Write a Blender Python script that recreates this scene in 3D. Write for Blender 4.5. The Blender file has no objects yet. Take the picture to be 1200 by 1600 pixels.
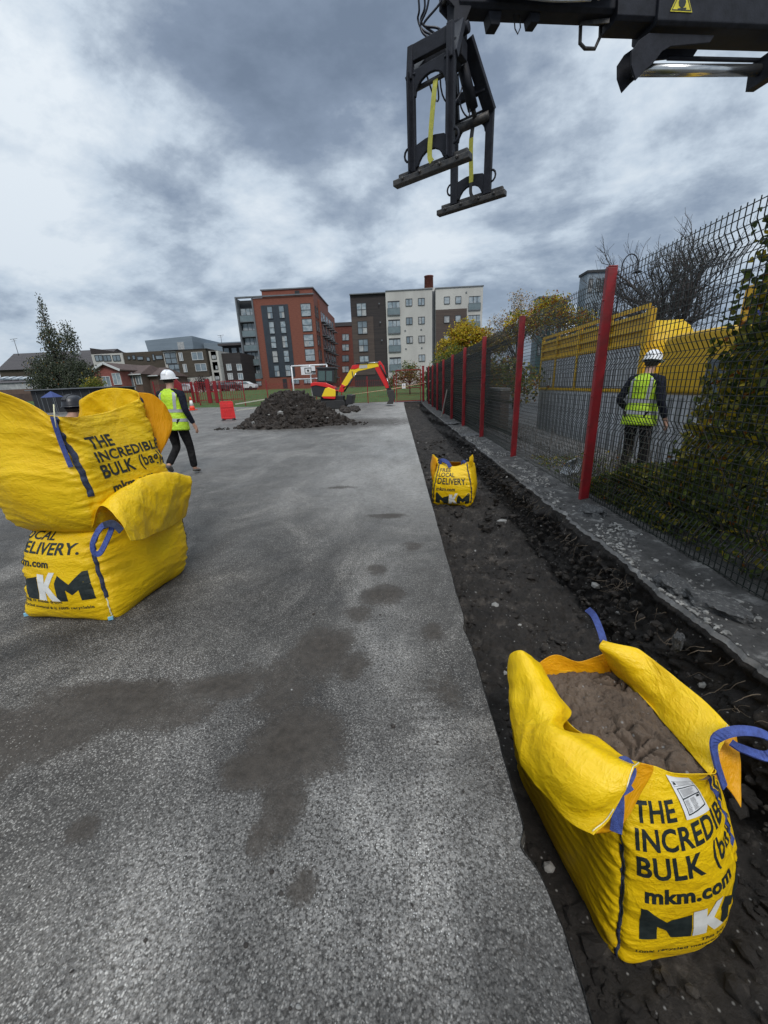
import bpy, bmesh, math, random
import numpy as np
from mathutils import Vector, Matrix, noise as mn
R_ = math.radians
random.seed(7)
SC = bpy.context.scene
COL = SC.collection
# ------------------------------------------------------------------ camera
CAMH = 1.42
FPX = 604.0
def _nrm(a): return a/np.linalg.norm(a)
_Y = _nrm(np.array([20.0, 198.0, -FPX])); _Z = -_nrm(np.array([80.0, -1850.0, -FPX]))
_Z = _nrm(_Z-_Y*(_Z@_Y)); _X = np.cross(_Y, _Z)
CR = np.array([_X, _Y, _Z])
cam_d = bpy.data.cameras.new('camera'); cam = bpy.data.objects.new('camera', cam_d); COL.objects.link(cam)
cam_d.sensor_fit = 'HORIZONTAL'; cam_d.sensor_width = 36; cam_d.lens = FPX/1200*36
cam_d.clip_start = 0.05; cam_d.clip_end = 2000
cam.matrix_world = Matrix([list(CR[i])+[[0, 0, CAMH][i]] for i in range(3)]+[[0, 0, 0, 1]])
SC.camera = cam
# ------------------------------------------------------------------ world
SUN_EL, SUN_AZ = R_(46), R_(162)       # high soft light from behind the camera, right
world = bpy.data.worlds.new('World'); SC.world = world; world.use_nodes = True
wn = world.node_tree; wn.nodes.clear(); L_ = wn.links.new
def N(t, typ, **k):
    n = t.nodes.new(typ)
    for a, b in k.items(): setattr(n, a, b)
    return n
def setin(n, **k):
    for a, b in k.items(): n.inputs[a.replace('_', ' ')].default_value = b
    return n
def ramp(t, pts, interp='LINEAR'):
    n = N(t, 'ShaderNodeValToRGB'); e = n.color_ramp.elements; n.color_ramp.interpolation = interp
    while len(e) < len(pts): e.new(0.5)
    for i, (p, c) in enumerate(pts):
        e[i].position = p; e[i].color = (c, c, c, 1) if isinstance(c, (int, float)) else (*c, 1)
    return n
def math_n(t, op, a=None, b=None, clamp=False):
    n = N(t, 'ShaderNodeMath', operation=op, use_clamp=clamp)
    for i, v in enumerate((a, b)):
        if v is None: continue
        if isinstance(v, (int, float)): n.inputs[i].default_value = v
        else: t.links.new(v, n.inputs[i])
    return n.outputs[0]
sky = N(wn, 'ShaderNodeTexSky', sky_type='NISHITA', sun_disc=False, sun_elevation=SUN_EL, sun_rotation=SUN_AZ)
sky.air_density = 1.5; sky.dust_density = 3
bg1 = N(wn, 'ShaderNodeBackground'); bg1.inputs[1].default_value = 0.06; L_(sky.outputs[0], bg1.inputs[0])
tc = N(wn, 'ShaderNodeTexCoord'); sp = N(wn, 'ShaderNodeSeparateXYZ'); L_(tc.outputs['Generated'], sp.inputs[0])
zz = math_n(wn, 'ADD', math_n(wn, 'MAXIMUM', sp.outputs[2], 0.0), 0.34)
cx = math_n(wn, 'DIVIDE', sp.outputs[0], zz); cy = math_n(wn, 'DIVIDE', sp.outputs[1], zz)
cb = N(wn, 'ShaderNodeCombineXYZ'); L_(cx, cb.inputs[0]); L_(cy, cb.inputs[1])
cb.inputs[2].default_value = 3.7
OFF1, OFF2 = 19.7, 2.4
SHX, SHY = -.4, 0.0
def wnoise(scale, detail, rough, dist, off=0.0):
    m = N(wn, 'ShaderNodeMapping'); m.inputs['Location'].default_value = (off+SHX, off*1.7+SHY, off*.3)
    m.inputs['Rotation'].default_value = (0, 0, R_(25)); m.inputs['Scale'].default_value = (1.0, 1.2, 1)
    L_(cb.outputs[0], m.inputs[0])
    n = N(wn, 'ShaderNodeTexNoise'); n.inputs['Scale'].default_value = scale; n.inputs['Detail'].default_value = detail
    n.inputs['Roughness'].default_value = rough; n.inputs['Distortion'].default_value = dist
    L_(m.outputs[0], n.inputs[0]); return n.outputs[0]
n1 = wnoise(.85, 3, .5, .1, OFF1); n2 = wnoise(2.3, 9, .6, .12, OFF2); n3 = wnoise(6.0, 6, .6, .2, 9.1)
mixn = math_n(wn, 'ADD', math_n(wn, 'ADD', math_n(wn, 'MULTIPLY', n1, .46), math_n(wn, 'MULTIPLY', n2, .46)), math_n(wn, 'MULTIPLY', n3, .08))
cr = ramp(wn, [(.37, (.15, .195, .27)), (.44, (.21, .265, .355)), (.48, (.33, .395, .485)), (.52, (.52, .60, .69)), (.58, (.72, .78, .835))])
L_(mixn, cr.inputs[0])
# horizon: even pale grey-blue; overhead (out of the frame) the cloud is thinner and brighter
hz = ramp(wn, [(0.0, .55), (.22, .25), (.5, 0.0)]); L_(sp.outputs[2], hz.inputs[0])
mx = N(wn, 'ShaderNodeMixRGB'); mx.inputs[2].default_value = (.30, .38, .485, 1)
L_(hz.outputs[0], mx.inputs[0]); L_(cr.outputs[0], mx.inputs[1])
zen = ramp(wn, [(0.0, 1.0), (.62, 1.0), (.95, 1.0)]); zen.color_ramp.elements[2].color = (1, 1, 1, 1); L_(sp.outputs[2], zen.inputs[0])
bright = N(wn, 'ShaderNodeMapRange'); L_(sp.outputs[2], bright.inputs[0])
bright.inputs[1].default_value = .72; bright.inputs[2].default_value = 1.0; bright.inputs[3].default_value = 1.0; bright.inputs[4].default_value = 3.4
bg2 = N(wn, 'ShaderNodeBackground'); L_(mx.outputs[0], bg2.inputs[0]); L_(bright.outputs[0], bg2.inputs[1])
ms = N(wn, 'ShaderNodeMixShader'); ms.inputs[0].default_value = .93
L_(bg1.outputs[0], ms.inputs[1]); L_(bg2.outputs[0], ms.inputs[2])
wo = N(wn, 'ShaderNodeOutputWorld'); L_(ms.outputs[0], wo.inputs[0])
# ------------------------------------------------------------------ sun (veiled by cloud)
sd = bpy.data.lights.new('sun', 'SUN'); sd.energy = 1.5; sd.angle = R_(20); sd.color = (1, .97, .93)
so = bpy.data.objects.new('sun', sd); COL.objects.link(so)
_sd = Vector((math.sin(SUN_AZ)*math.cos(SUN_EL), math.cos(SUN_AZ)*math.cos(SUN_EL), math.sin(SUN_EL)))
so.rotation_euler = _sd.to_track_quat('Z', 'Y').to_euler()
SC.view_settings.view_transform = 'Standard'; SC.view_settings.look = 'None'; SC.view_settings.gamma = 1
SC.view_settings.exposure = 0.26
SC.cycles.max_bounces = 6; SC.cycles.transparent_max_bounces = 12
# ------------------------------------------------------------------ helpers: measuring, naming
def ray(u, v):
    r = CR @ np.array([u-600.0, -(v-800.0), -FPX]); return r/np.linalg.norm(r)
def aZ(u, v, z): r = ray(u, v); t = (z-CAMH)/r[2]; return Vector((r[0]*t, r[1]*t, z))
def aY(u, v, y): r = ray(u, v); t = y/r[1]; return Vector((r[0]*t, y, CAMH+r[2]*t))
def aX(u, v, x): r = ray(u, v); t = x/r[0]; return Vector((x, r[1]*t, CAMH+r[2]*t))
def link(o, parent=None):
    COL.objects.link(o)
    if parent: o.parent = parent
    return o
def tag(o, label=None, cat=None, group=None, kind=None):
    for k, v in (('label', label), ('category', cat), ('group', group), ('kind', kind)):
        if v: o[k] = v
    return o
def empty(name, loc=(0, 0, 0), rz=0.0, label=None, cat=None, group=None):
    o = bpy.data.objects.new(name, None); o.location = loc; o.rotation_euler = (0, 0, rz); o.empty_display_size = .1
    return tag(link(o), label, cat, group)
class MB:
    def __init__(s): s.v = []; s.f = []; s.m = []; s.sm = []
    def add(s, vs, fs, mi=0, sm=False):
        b = len(s.v); s.v += [tuple(v) for v in vs]
        for f in fs: s.f.append([b+i for i in f]); s.m.append(mi); s.sm.append(sm)
        return s
    def box(s, c, d, rot=None, mi=0):
        M = rot if rot is not None else Matrix.Identity(3)
        if M.__class__ is not Matrix: M = Matrix.Rotation(M, 3, 'Z')
        c = Vector(c); vs = [c+M@Vector((x*d[0]/2, y*d[1]/2, z*d[2]/2)) for x in (-1, 1) for y in (-1, 1) for z in (-1, 1)]
        return s.add(vs, [(0, 1, 3, 2), (4, 6, 7, 5), (0, 4, 5, 1), (2, 3, 7, 6), (0, 2, 6, 4), (1, 5, 7, 3)], mi)
    def b2(s, a, b, mi=0):
        a = Vector(a); b = Vector(b); return s.box((a+b)/2, [abs(b[i]-a[i]) for i in range(3)], None, mi)
    def bar(s, a, b, w, h, up=(0, 0, 1), mi=0):
        a = Vector(a); b = Vector(b); d = (b-a); L = d.length; d.normalize(); up = Vector(up)
        x = d.cross(up)
        if x.length < 1e-4: x = d.cross(Vector((0, 1, 0)))
        x.normalize(); y = x.cross(d)
        M = Matrix((x, d, y)).transposed(); return s.box((a+b)/2, (w, L, h), M, mi)
    def tube(s, pts, r, n=8, mi=0, cap=True, sm=True):
        pts = [Vector(p) for p in pts]; rs = r if isinstance(r, (list, tuple)) else [r]*len(pts)
        prev = None; vs = []
        for i, p in enumerate(pts):
            d = (pts[min(i+1, len(pts)-1)]-pts[max(i-1, 0)])
            if d.length < 1e-9: d = Vector((0, 0, 1))
            d.normalize()
            if prev is None:
                x = d.orthogonal().normalized()
            else:
                x = prev-d*prev.dot(d)
                x = x.normalized() if x.length > 1e-6 else d.orthogonal().normalized()
            prev = x; y = d.cross(x)
            for k in range(n):
                a = 2*math.pi*k/n; vs.append(p+(x*math.cos(a)+y*math.sin(a))*rs[i])
        fs = [(i*n+k, i*n+(k+1) % n, (i+1)*n+(k+1) % n, (i+1)*n+k) for i in range(len(pts)-1) for k in range(n)]
        if cap: fs += [tuple(range(n-1, -1, -1)), tuple((len(pts)-1)*n+k for k in range(n))]
        return s.add(vs, fs, mi, sm)
    def prism(s, poly, z0, z1, M=None, mi=0, holes=None):
        M = M or Matrix.Identity(4); n = len(poly)
        vs = [M@Vector((x, y, z0)) for x, y in poly]+[M@Vector((x, y, z1)) for x, y in poly]
        fs = [tuple(range(n-1, -1, -1)), tuple(range(n, 2*n))]+[(i, (i+1) % n, n+(i+1) % n, n+i) for i in range(n)]
        return s.add(vs, fs, mi)
    def lathe(s, prof, n=20, c=(0, 0, 0), mi=0, sx=1, sy=1, M=None, sm=True):
        c = Vector(c); vs = []; M = M or Matrix.Identity(3)
        for r, z in prof:
            for k in range(n):
                a = 2*math.pi*k/n; vs.append(c+M@Vector((r*math.cos(a)*sx, r*math.sin(a)*sy, z)))
        m = len(prof); fs = [(i*n+k, i*n+(k+1) % n, (i+1)*n+(k+1) % n, (i+1)*n+k) for i in range(m-1) for k in range(n)]
        if prof[0][0] > 1e-4: fs.append(tuple(range(n-1, -1, -1)))
        if prof[-1][0] > 1e-4: fs.append(tuple((m-1)*n+k for k in range(n)))
        return s.add(vs, fs, mi, sm)
    def build(s, name, mats, parent=None, bevel=0, seg=2, kind=None):
        me = bpy.data.meshes.new(name); me.from_pydata(s.v, [], s.f)
        for m in (mats if isinstance(mats, (list, tuple)) else [mats]): me.materials.append(m)
        me.polygons.foreach_set('material_index', s.m); me.polygons.foreach_set('use_smooth', s.sm)
        me.update()
        bm = bmesh.new(); bm.from_mesh(me); bmesh.ops.recalc_face_normals(bm, faces=bm.faces); bm.to_mesh(me); bm.free()
        o = bpy.data.objects.new(name, me); link(o, parent)
        if bevel:
            b = o.modifiers.new('bevel', 'BEVEL'); b.width = bevel; b.segments = seg; b.limit_method = 'ANGLE'; b.harden_normals = False
        if kind: o['kind'] = kind
        return o
def copy_tree(o, parent=None):
    c = o.copy(); COL.objects.link(c)
    if parent: c.parent = parent
    for ch in list(o.children): copy_tree(ch, c)
    return c
# ------------------------------------------------------------------ materials
MATS = {}
def mat(name, base, rough=.6, var=None, vs=8.0, bump=0.0, bs=60.0, metal=0.0, stretch=(1, 1, 1), spec=.5, detail=5, rvar=0.0, trans=0.0, coord='Object', bdist=.004, ramp_pts=(.35, .65)):
    if name in MATS: return MATS[name]
    m = bpy.data.materials.new(name); m.use_nodes = True; t = m.node_tree; b = t.nodes['Principled BSDF']
    b.inputs['Roughness'].default_value = rough; b.inputs['Metallic'].default_value = metal
    b.inputs['Specular IOR Level'].default_value = spec; b.inputs['Base Color'].default_value = (*base, 1)
    if trans: b.inputs['Transmission Weight'].default_value = trans
    c = N(t, 'ShaderNodeTexCoord'); mp = N(t, 'ShaderNodeMapping'); mp.inputs['Scale'].default_value = stretch
    t.links.new(c.outputs[coord], mp.inputs[0])
    if var is not None:
        n = N(t, 'ShaderNodeTexNoise'); n.inputs['Scale'].default_value = vs; n.inputs['Detail'].default_value = detail; n.inputs['Roughness'].default_value = .62
        t.links.new(mp.outputs[0], n.inputs[0])
        r = ramp(t, [(ramp_pts[0], base), (ramp_pts[1], var)]); t.links.new(n.outputs[0], r.inputs[0]); t.links.new(r.outputs[0], b.inputs['Base Color'])
        if rvar:
            q = N(t, 'ShaderNodeMapRange'); q.inputs[3].default_value = rough-rvar; q.inputs[4].default_value = rough+rvar
            t.links.new(n.outputs[0], q.inputs[0]); t.links.new(q.outputs[0], b.inputs['Roughness'])
    if bump:
        n = N(t, 'ShaderNodeTexNoise'); n.inputs['Scale'].default_value = bs; n.inputs['Detail'].default_value = 4
        t.links.new(mp.outputs[0], n.inputs[0])
        k = N(t, 'ShaderNodeBump'); k.inputs['Strength'].default_value = bump; k.inputs['Distance'].default_value = bdist
        t.links.new(n.outputs[0], k.inputs['Height']); t.links.new(k.outputs[0], b.inputs['Normal'])
    MATS[name] = m; return m
def fbm(p, o=4, sc=1.0):
    a = 0; w = 1.0; f = sc; t = 0
    for _ in range(o): a += w*mn.noise(Vector(p)*f); t += w; w *= .5; f *= 2.07
    return a/t
def ss(a, b, x):
    t = max(0.0, min(1.0, (x-a)/(b-a))); return t*t*(3-2*t)
# ------------------------------------------------------------------ text
def text_polys(s, bold=0.0, res=3):
    c = bpy.data.curves.new('t', 'FONT'); c.body = s; c.offset = bold; c.resolution_u = res; c.space_character = 1.04; c.space_line = .82
    o = bpy.data.objects.new('t', c); COL.objects.link(o)
    dg = bpy.context.evaluated_depsgraph_get(); me = bpy.data.meshes.new_from_object(o.evaluated_get(dg))
    vs = [Vector((v.co.x, v.co.y)) for v in me.vertices]; fs = [list(p.vertices) for p in me.polygons]
    bpy.data.objects.remove(o); bpy.data.curves.remove(c); bpy.data.meshes.remove(me)
    return vs, fs
def fit(vs, x0, x1, y0, y1):
    ax = min(v.x for v in vs); bx = max(v.x for v in vs); ay = min(v.y for v in vs); by = max(v.y for v in vs)
    return [Vector((x0+(v.x-ax)/(bx-ax)*(x1-x0), y0+(v.y-ay)/(by-ay)*(y1-y0))) for v in vs]
LOGO = {'M1': [(0, 0), (0, 1), (.55, .52), (.62, .45), (.72, .52), (1.25, .75), (1.25, 0), (.95, 0), (.95, .38), (.62, .12), (.3, .38), (.3, 0)]}
# ------------------------------------------------------------------ ground heights
TRL, TRR, FX = 0.38, 1.80, 2.22         # trench left lip, right lip, fence line
def G(x, y):
    h = 1.3*ss(22, 62, y)+.3*ss(60, 90, y)
    h += .30*ss(-8, -22, x)*ss(20, 36, y)
    if x > 4.2: h += -.85*ss(4.2, 4.5, x)*(1-ss(26, 60, y))
    return h
def lipL(y): # ragged broken edge of the cut tarmac
    r = TRL+.006*mn.noise(Vector((0, y*3, 1)))+.004*mn.noise(Vector((3, y*14, 1)))+.003*mn.noise(Vector((3, y*50, 1)))
    r -= .03*math.exp(-((y-.86)/.04)**2) + .02*math.exp(-((y-2.02)/.08)**2)
    r += .03*ss(.85, .6, y)
    r += (y-2)*.004 if y > 2 else 0
    return r
def lipR(y):
    r = TRR+.05*mn.noise(Vector((7, y*1.1, 1)))+.035*mn.noise(Vector((9, y*4, 1)))+.028*mn.noise(Vector((9, y*13, 1)))+.014*mn.noise(Vector((9, y*34, 1)))
    return r+.03*ss(2.5, 8, y)
def tr_floor(y): return -.50-.13*ss(5.7, 4.4, y)-.06*ss(2.6, 1.7, y)
# --- asphalt material
def asphalt(name, strip=True):
    m = bpy.data.materials.new(name); m.use_nodes = True; t = m.node_tree; b = t.nodes['Principled BSDF']; ln = t.links.new
    c = N(t, 'ShaderNodeTexCoord').outputs['Object']
    def noise(s, d=4, r=.6, st=None, dist=0):
        n = N(t, 'ShaderNodeTexNoise'); n.inputs['Scale'].default_value = s; n.inputs['Detail'].default_value = d; n.inputs['Roughness'].default_value = r; n.inputs['Distortion'].default_value = dist
        if st:
            mp = N(t, 'ShaderNodeMapping'); mp.inputs['Scale'].default_value = st; ln(c, mp.inputs[0]); ln(mp.outputs[0], n.inputs[0])
        else: ln(c, n.inputs[0])
        return n.outputs[0]
    def mixc(f, a, bb):
        x = N(t, 'ShaderNodeMixRGB')
        for i, v in ((0, f), (1, a), (2, bb)):
            if isinstance(v, tuple): x.inputs[i].default_value = (*v, 1)
            elif isinstance(v, (int, float)): x.inputs[i].default_value = v
            else: ln(v, x.inputs[i])
        return x.outputs[0]
    def rr(v, *p):
        r = ramp(t, list(p)); ln(v, r.inputs[0]); return r.outputs[0]
    # packed stones: every cell its own grey
    v0 = N(t, 'ShaderNodeTexVoronoi'); v0.inputs['Scale'].default_value = 190; ln(c, v0.inputs['Vector']); s0 = N(t, 'ShaderNodeSeparateColor'); ln(v0.outputs['Color'], s0.inputs[0])
    ed_ = rr(v0.outputs['Distance'], (.25, 1.0), (.75, .35))
    cell = rr(s0.outputs[2], (.0, (.016, .0152, .0145)), (.45, (.062, .0585, .055)), (.8, (.165, .157, .147)), (1.0, (.46, .445, .42)))
    base0 = rr(noise(1.3, 7, .66), (.3, (.036, .0325, .029)), (.5, (.084, .077, .069)), (.7, (.175, .162, .145)))
    mq = N(t, 'ShaderNodeMixRGB', blend_type='MULTIPLY'); mq.inputs[0].default_value = .75; ln(cell, mq.inputs[1]); ln(ed_, mq.inputs[2])
    base = mixc(.38, mq.outputs[0], base0)
    # aggregate chips: pale worn stone tops
    vo = N(t, 'ShaderNodeTexVoronoi'); vo.inputs['Scale'].default_value = 125; ln(c, vo.inputs['Vector'])
    chip = rr(vo.outputs['Distance'], (.12, 1.0), (.45, 0.0))
    sepc = N(t, 'ShaderNodeSeparateColor'); ln(vo.outputs['Color'], sepc.inputs[0])
    sel = rr(sepc.outputs[0], (.62, 0.0), (.72, 1.0)); tone = rr(sepc.outputs[1], (0.0, (.14, .135, .13)), (.6, (.33, .31, .285)), (1.0, (.66, .64, .60)))
    worn = rr(noise(1.4, 8, .7, None, .5), (.46, 0.03), (.60, 1.0))
    f = math_n(t, 'MULTIPLY', math_n(t, 'MULTIPLY', chip, sel), worn)
    col = mixc(f, base, tone)
    # white scuffed specks
    v2 = N(t, 'ShaderNodeTexVoronoi'); v2.inputs['Scale'].default_value = 150; ln(c, v2.inputs['Vector'])
    s2 = N(t, 'ShaderNodeSeparateColor'); ln(v2.outputs['Color'], s2.inputs[0])
    sp2 = math_n(t, 'MULTIPLY', rr(v2.outputs['Distance'], (.1, 1.0), (.4, 0.0)), rr(s2.outputs[0], (.58, 0.0), (.66, 1.0)))
    at = N(t, 'ShaderNodeAttribute', attribute_name='scuff').outputs['Fac']
    scf = math_n(t, 'MULTIPLY', at, rr(noise(9, 6, .72), (.38, 0.1), (.54, 1.3)))
    col = mixc(math_n(t, 'MULTIPLY', sp2, scf, True), col, (.72, .72, .70))
    sb = math_n(t, 'MULTIPLY', at, rr(noise(85, 5, .75), (.44, 0.0), (.56, .75)), True); col = mixc(sb, col, (.40, .39, .375))
    tv = rr(noise(1.15, 10, .70, (1, .6, 1), .8), (.36, (.42, .41, .40)), (.5, (.76, .745, .725)), (.64, (1.5, 1.47, 1.42)))
    tm = N(t, 'ShaderNodeMixRGB', blend_type='MULTIPLY'); tm.inputs[0].default_value = 1; ln(col, tm.inputs[1]); ln(tv, tm.inputs[2]); col = tm.outputs[0]
    # pale dusty strip beside the trench; the far lightening also paints in vignetting
    dust = N(t, 'ShaderNodeAttribute', attribute_name='dust').outputs['Fac']
    df = math_n(t, 'MULTIPLY', dust, rr(noise(1.6, 6, .65, (1, .35, 1)), (.3, .35), (.7, 1.0)))
    col = mixc(math_n(t, 'MULTIPLY', df, .8), col, rr(noise(18, 5, .7), (.35, (.215, .205, .19)), (.65, (.33, .32, .30))))
    # mud
    mud = N(t, 'ShaderNodeAttribute', attribute_name='mud').outputs['Fac']
    mf = rr(math_n(t, 'ADD', math_n(t, 'MULTIPLY', mud, 1.15), math_n(t, 'ADD', math_n(t, 'MULTIPLY', math_n(t, 'SUBTRACT', noise(5, 8, .68), .5), 1.15), math_n(t, 'MULTIPLY', math_n(t, 'SUBTRACT', noise(60, 4, .7), .5), .7))), (.28, 0.0), (.5, .78), (.9, .95))
    mcol = rr(noise(26, 5, .6), (.3, (.026, .021, .016)), (.7, (.056, .046, .037)))
    col = mixc(math_n(t, 'MULTIPLY', mf, math_n(t, 'SUBTRACT', 1.0, math_n(t, 'MULTIPLY', f, .55))), col, mcol)
    # grime specks
    gs = rr(noise(38, 3, .5), (.30, 1.0), (.36, 0.0)); col = mixc(math_n(t, 'MULTIPLY', gs, .55), col, (.03, .028, .026))
    ln(col, b.inputs['Base Color'])
    rg = rr(noise(3, 4), (.3, .62), (.7, .9)); ln(rg, b.inputs['Roughness']); b.inputs['Specular IOR Level'].default_value = .4
    h = math_n(t, 'ADD', math_n(t, 'MULTIPLY', math_n(t, 'SUBTRACT', 1.0, vo.outputs['Distance']), 1.0), math_n(t, 'MULTIPLY', noise(30, 5, .7), 1.6))
    h = math_n(t, 'MULTIPLY', h, math_n(t, 'SUBTRACT', 1.0, math_n(t, 'MULTIPLY', mf, .7)))
    k = N(t, 'ShaderNodeBump'); k.inputs['Strength'].default_value = .8; k.inputs['Distance'].default_value = .0055
    ln(h, k.inputs['Height']); ln(k.outputs[0], b.inputs['Normal'])
    return m
M_asph = asphalt('tarmac')
def soil_mat(name, c1, c2, c3, bumpd=.01):
    m = bpy.data.materials.new(name); m.use_nodes = True; t = m.node_tree; b = t.nodes['Principled BSDF']; ln = t.links.new
    c = N(t, 'ShaderNodeTexCoord').outputs['Object']
    def noise(s, d=5, r=.65):
        n = N(t, 'ShaderNodeTexNoise'); n.inputs['Scale'].default_value = s; n.inputs['Detail'].default_value = d; n.inputs['Roughness'].default_value = r; ln(c, n.inputs[0]); return n.outputs[0]
    r = ramp(t, [(.3, c1), (.55, c2), (.72, c3)]); ln(noise(5, 8, .72), r.inputs[0])
    vo = N(t, 'ShaderNodeTexVoronoi'); vo.inputs['Scale'].default_value = 48; ln(c, vo.inputs['Vector'])
    s = N(t, 'ShaderNodeSeparateColor'); ln(vo.outputs['Color'], s.inputs[0])
    p = ramp(t, [(.10, 1.0), (.32, 0.0)]); ln(vo.outputs['Distance'], p.inputs[0]); q = ramp(t, [(.90, 0.0), (.93, 1.0)]); ln(s.outputs[0], q.inputs[0])
    x = N(t, 'ShaderNodeMixRGB'); ln(math_n(t, 'MULTIPLY', p.outputs[0], q.outputs[0]), x.inputs[0]); ln(r.outputs[0], x.inputs[1]); x.inputs[2].default_value = (.26, .25, .235, 1)
    ln(x.outputs[0], b.inputs['Base Color'])
    b.inputs['Roughness'].default_value = .82; b.inputs['Specular IOR Level'].default_value = .35
    v3 = N(t, 'ShaderNodeTexVoronoi'); v3.inputs['Scale'].default_value = 22; ln(c, v3.inputs['Vector'])
    k = N(t, 'ShaderNodeBump'); k.inputs['Strength'].default_value = .9; k.inputs['Distance'].default_value = bumpd
    ln(math_n(t, 'ADD', noise(28, 8, .75), math_n(t, 'MULTIPLY', v3.outputs['Distance'], -.5)), k.inputs['Height']); ln(k.outputs[0], b.inputs['Normal'])
    return m
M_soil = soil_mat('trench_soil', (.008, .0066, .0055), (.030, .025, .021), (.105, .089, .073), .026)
M_wall_shade = soil_mat('shaded_wall_soil', (.005, .004, .0034), (.015, .012, .0098), (.05, .041, .033), .03)  # trench soil made darker: the wall's shade is put into its colour
M_heap = soil_mat('heap_soil', (.011, .0085, .007), (.030, .023, .018), (.09, .075, .062), .03)
M_sand = soil_mat('damp_sand', (.065, .045, .031), (.115, .082, .058), (.17, .125, .092), .012)
M_rub = soil_mat('rubble', (.07, .068, .065), (.16, .155, .15), (.40, .39, .37), .008)
M_grass = mat('lawn_grass', (.035, .066, .018), .9, (.060, .105, .03), 1.5, .6, 40, spec=.2)
M_road = mat('road_tarmac', (.05, .05, .05), .85, (.08, .08, .08), 3, .4, 60)
M_earth = mat('far_ground', (.05, .06, .035), .9, (.09, .085, .06), .5)
# --- yard sheet
def grid_obj(name, xs, ys, zf, mats, mf=None, attrs=None, kind='structure', edge=None):
    nx, ny = len(xs), len(ys); co = []
    for j, y in enumerate(ys):
        for i, x in enumerate(xs):
            X = edge(i, x, y) if edge else x
            co.append((X, y, zf(X, y)))
    fs = [(j*nx+i, j*nx+i+1, (j+1)*nx+i+1, (j+1)*nx+i) for j in range(ny-1) for i in range(nx-1)]
    me = bpy.data.meshes.new(name); me.from_pydata(co, [], fs)
    for m in mats: me.materials.append(m)
    if mf: me.polygons.foreach_set('material_index', [mf(co[f[0]], co[f[2]]) for f in fs])
    if attrs:
        for an, fn in attrs.items():
            a = me.attributes.new(an, 'FLOAT', 'POINT'); a.data.foreach_set('value', [fn(*c) for c in co])
    me.polygons.foreach_set('use_smooth', [True]*len(fs)); me.update()
    o = link(bpy.data.objects.new(name, me)); o['kind'] = kind; return o
def steps(segs):
    out = [segs[0][0]]
    for a, b, d in segs:
        n = max(1, int(round((b-a)/d))); out += [a+(b-a)*(i+1)/n for i in range(n)]
    return out
MUD = [(-.14, 2.44, .13, .14, .9), (-.48, 1.82, .16, .2, .95), (-.46, 1.24, .17, .17, 1.0), (-.62, 1.12, .12, .07, 1.0), (-1.45, 1.48, .34, .12, 1.0), (-1.72, 1.30, .3, .14, 1.0), (-.95, 1.56, .22, .09, .85), (.17, 2.0, .07, .1, .6),
       (.2, 1.52, .1, .12, .5), (-1.7, 1.1, .12, .08, .6), (-.3, 2.2, .1, .1, .6), (-.2, 2.85, .09, .09, .7), (-1.13, .9, .06, .05, .6), (-.5, .88, .05, .07, .7), (-.33, .75, .05, .05, .5), (-.15, 4.2, .22, .08, .7), (-.9, 5.6, .3, .1, .5), (-.62, 1.6, .2, .25, .55), (-.45, 1.0, .08, .14, .7),
       (-1.2, 1.42, .3, .1, .8), (-.3, 1.72, .12, .12, .6), (.1, 3.3, .12, .12, .5), (-2.3, 1.1, .4, .14, .8)]
def mudf(x, y, z):
    m = .10+.10*mn.noise(Vector((x*.9, y*.9, 3)))
    for a, b, rx, ry, w in MUD:
        d = ((x-a)/rx)**2+((y-b)/ry)**2
        if d < 9: m = max(m, w*math.exp(-d*.7))
    if y > 12: m = max(m, .75*math.exp(-(((x+3)/4.2)**2+((y-16.5)/2.6)**2)))
    return m
def dust_vignette_f(x, y, z):
    e = ss(-2.9-.02*y, -.55, x+.25*mn.noise(Vector((x*1.1, y*.35, 4))))*ss(1.3, 5.5, y)
    w = .60*ss(2.0, 7, y)+.28*ss(.9, 3, y)*ss(-1.2, .2, x)
    return max(e*w*1.8 if y > 0 else 0, .55*ss(2.5, 9, y))  # distance term also paints vignette falloff into the tarmac colour
def scuff(x, y, z):
    a = .95*math.exp(-((x-.10)/.10)**2)*ss(1.9, 1.2, y)*(.55+.45*math.sin(y*110)) if y < 2 else 0
    b = .62*math.exp(-(((x+.62)/.45)**2+((y-.75)/.35)**2))
    c = .8*math.exp(-(((x+.25)/.35)**2+((y-.85)/.35)**2))+.5*math.exp(-(((x-.2)/.3)**2+((y-.9)/.5)**2))
    d = .5*math.exp(-(((x+.15)/.22)**2+((y-2.0)/1.1)**2))+.3*math.exp(-(((x+.9)/.2)**2+((y-1.2)/.8)**2))
    return min(1, max(a, b, c, d, .04))
xs = steps([(-90, -30, 6), (-30, -10, 1.2), (-10, -4, .3), (-4, -2, .05), (-2, .38, .02)])
ys = steps([(-8, 0, .8), (0, .3, .05), (.3, 3, .02), (3, 6, .05), (6, 14, .15), (14, 32, .5)])
def yard_z(x, y):
    z = G(x, y)+.004*mn.noise(Vector((x*.8, y*.8, 0)))
    if y < 6 and x > -3.5: z += .0016*mn.noise(Vector((x*14, y*14, 5)))+.006*ss(.25, .9, mudf(x, y, 0))*(1+.8*mn.noise(Vector((x*22, y*22, 2))))
    z -= .012*ss(.05, .38, x)*(.5+mn.noise(Vector((1, y*5, 2)))) if x > 0 else 0
    return z
yard = grid_obj('ground', xs, ys, yard_z, [M_asph], attrs={'mud': mudf, 'dust': dust_vignette_f, 'scuff': scuff}, edge=lambda i, x, y: lipL(y) if i == len(xs)-1 else min(x, lipL(y)-.004*(len(xs)-1-i)))
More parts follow.
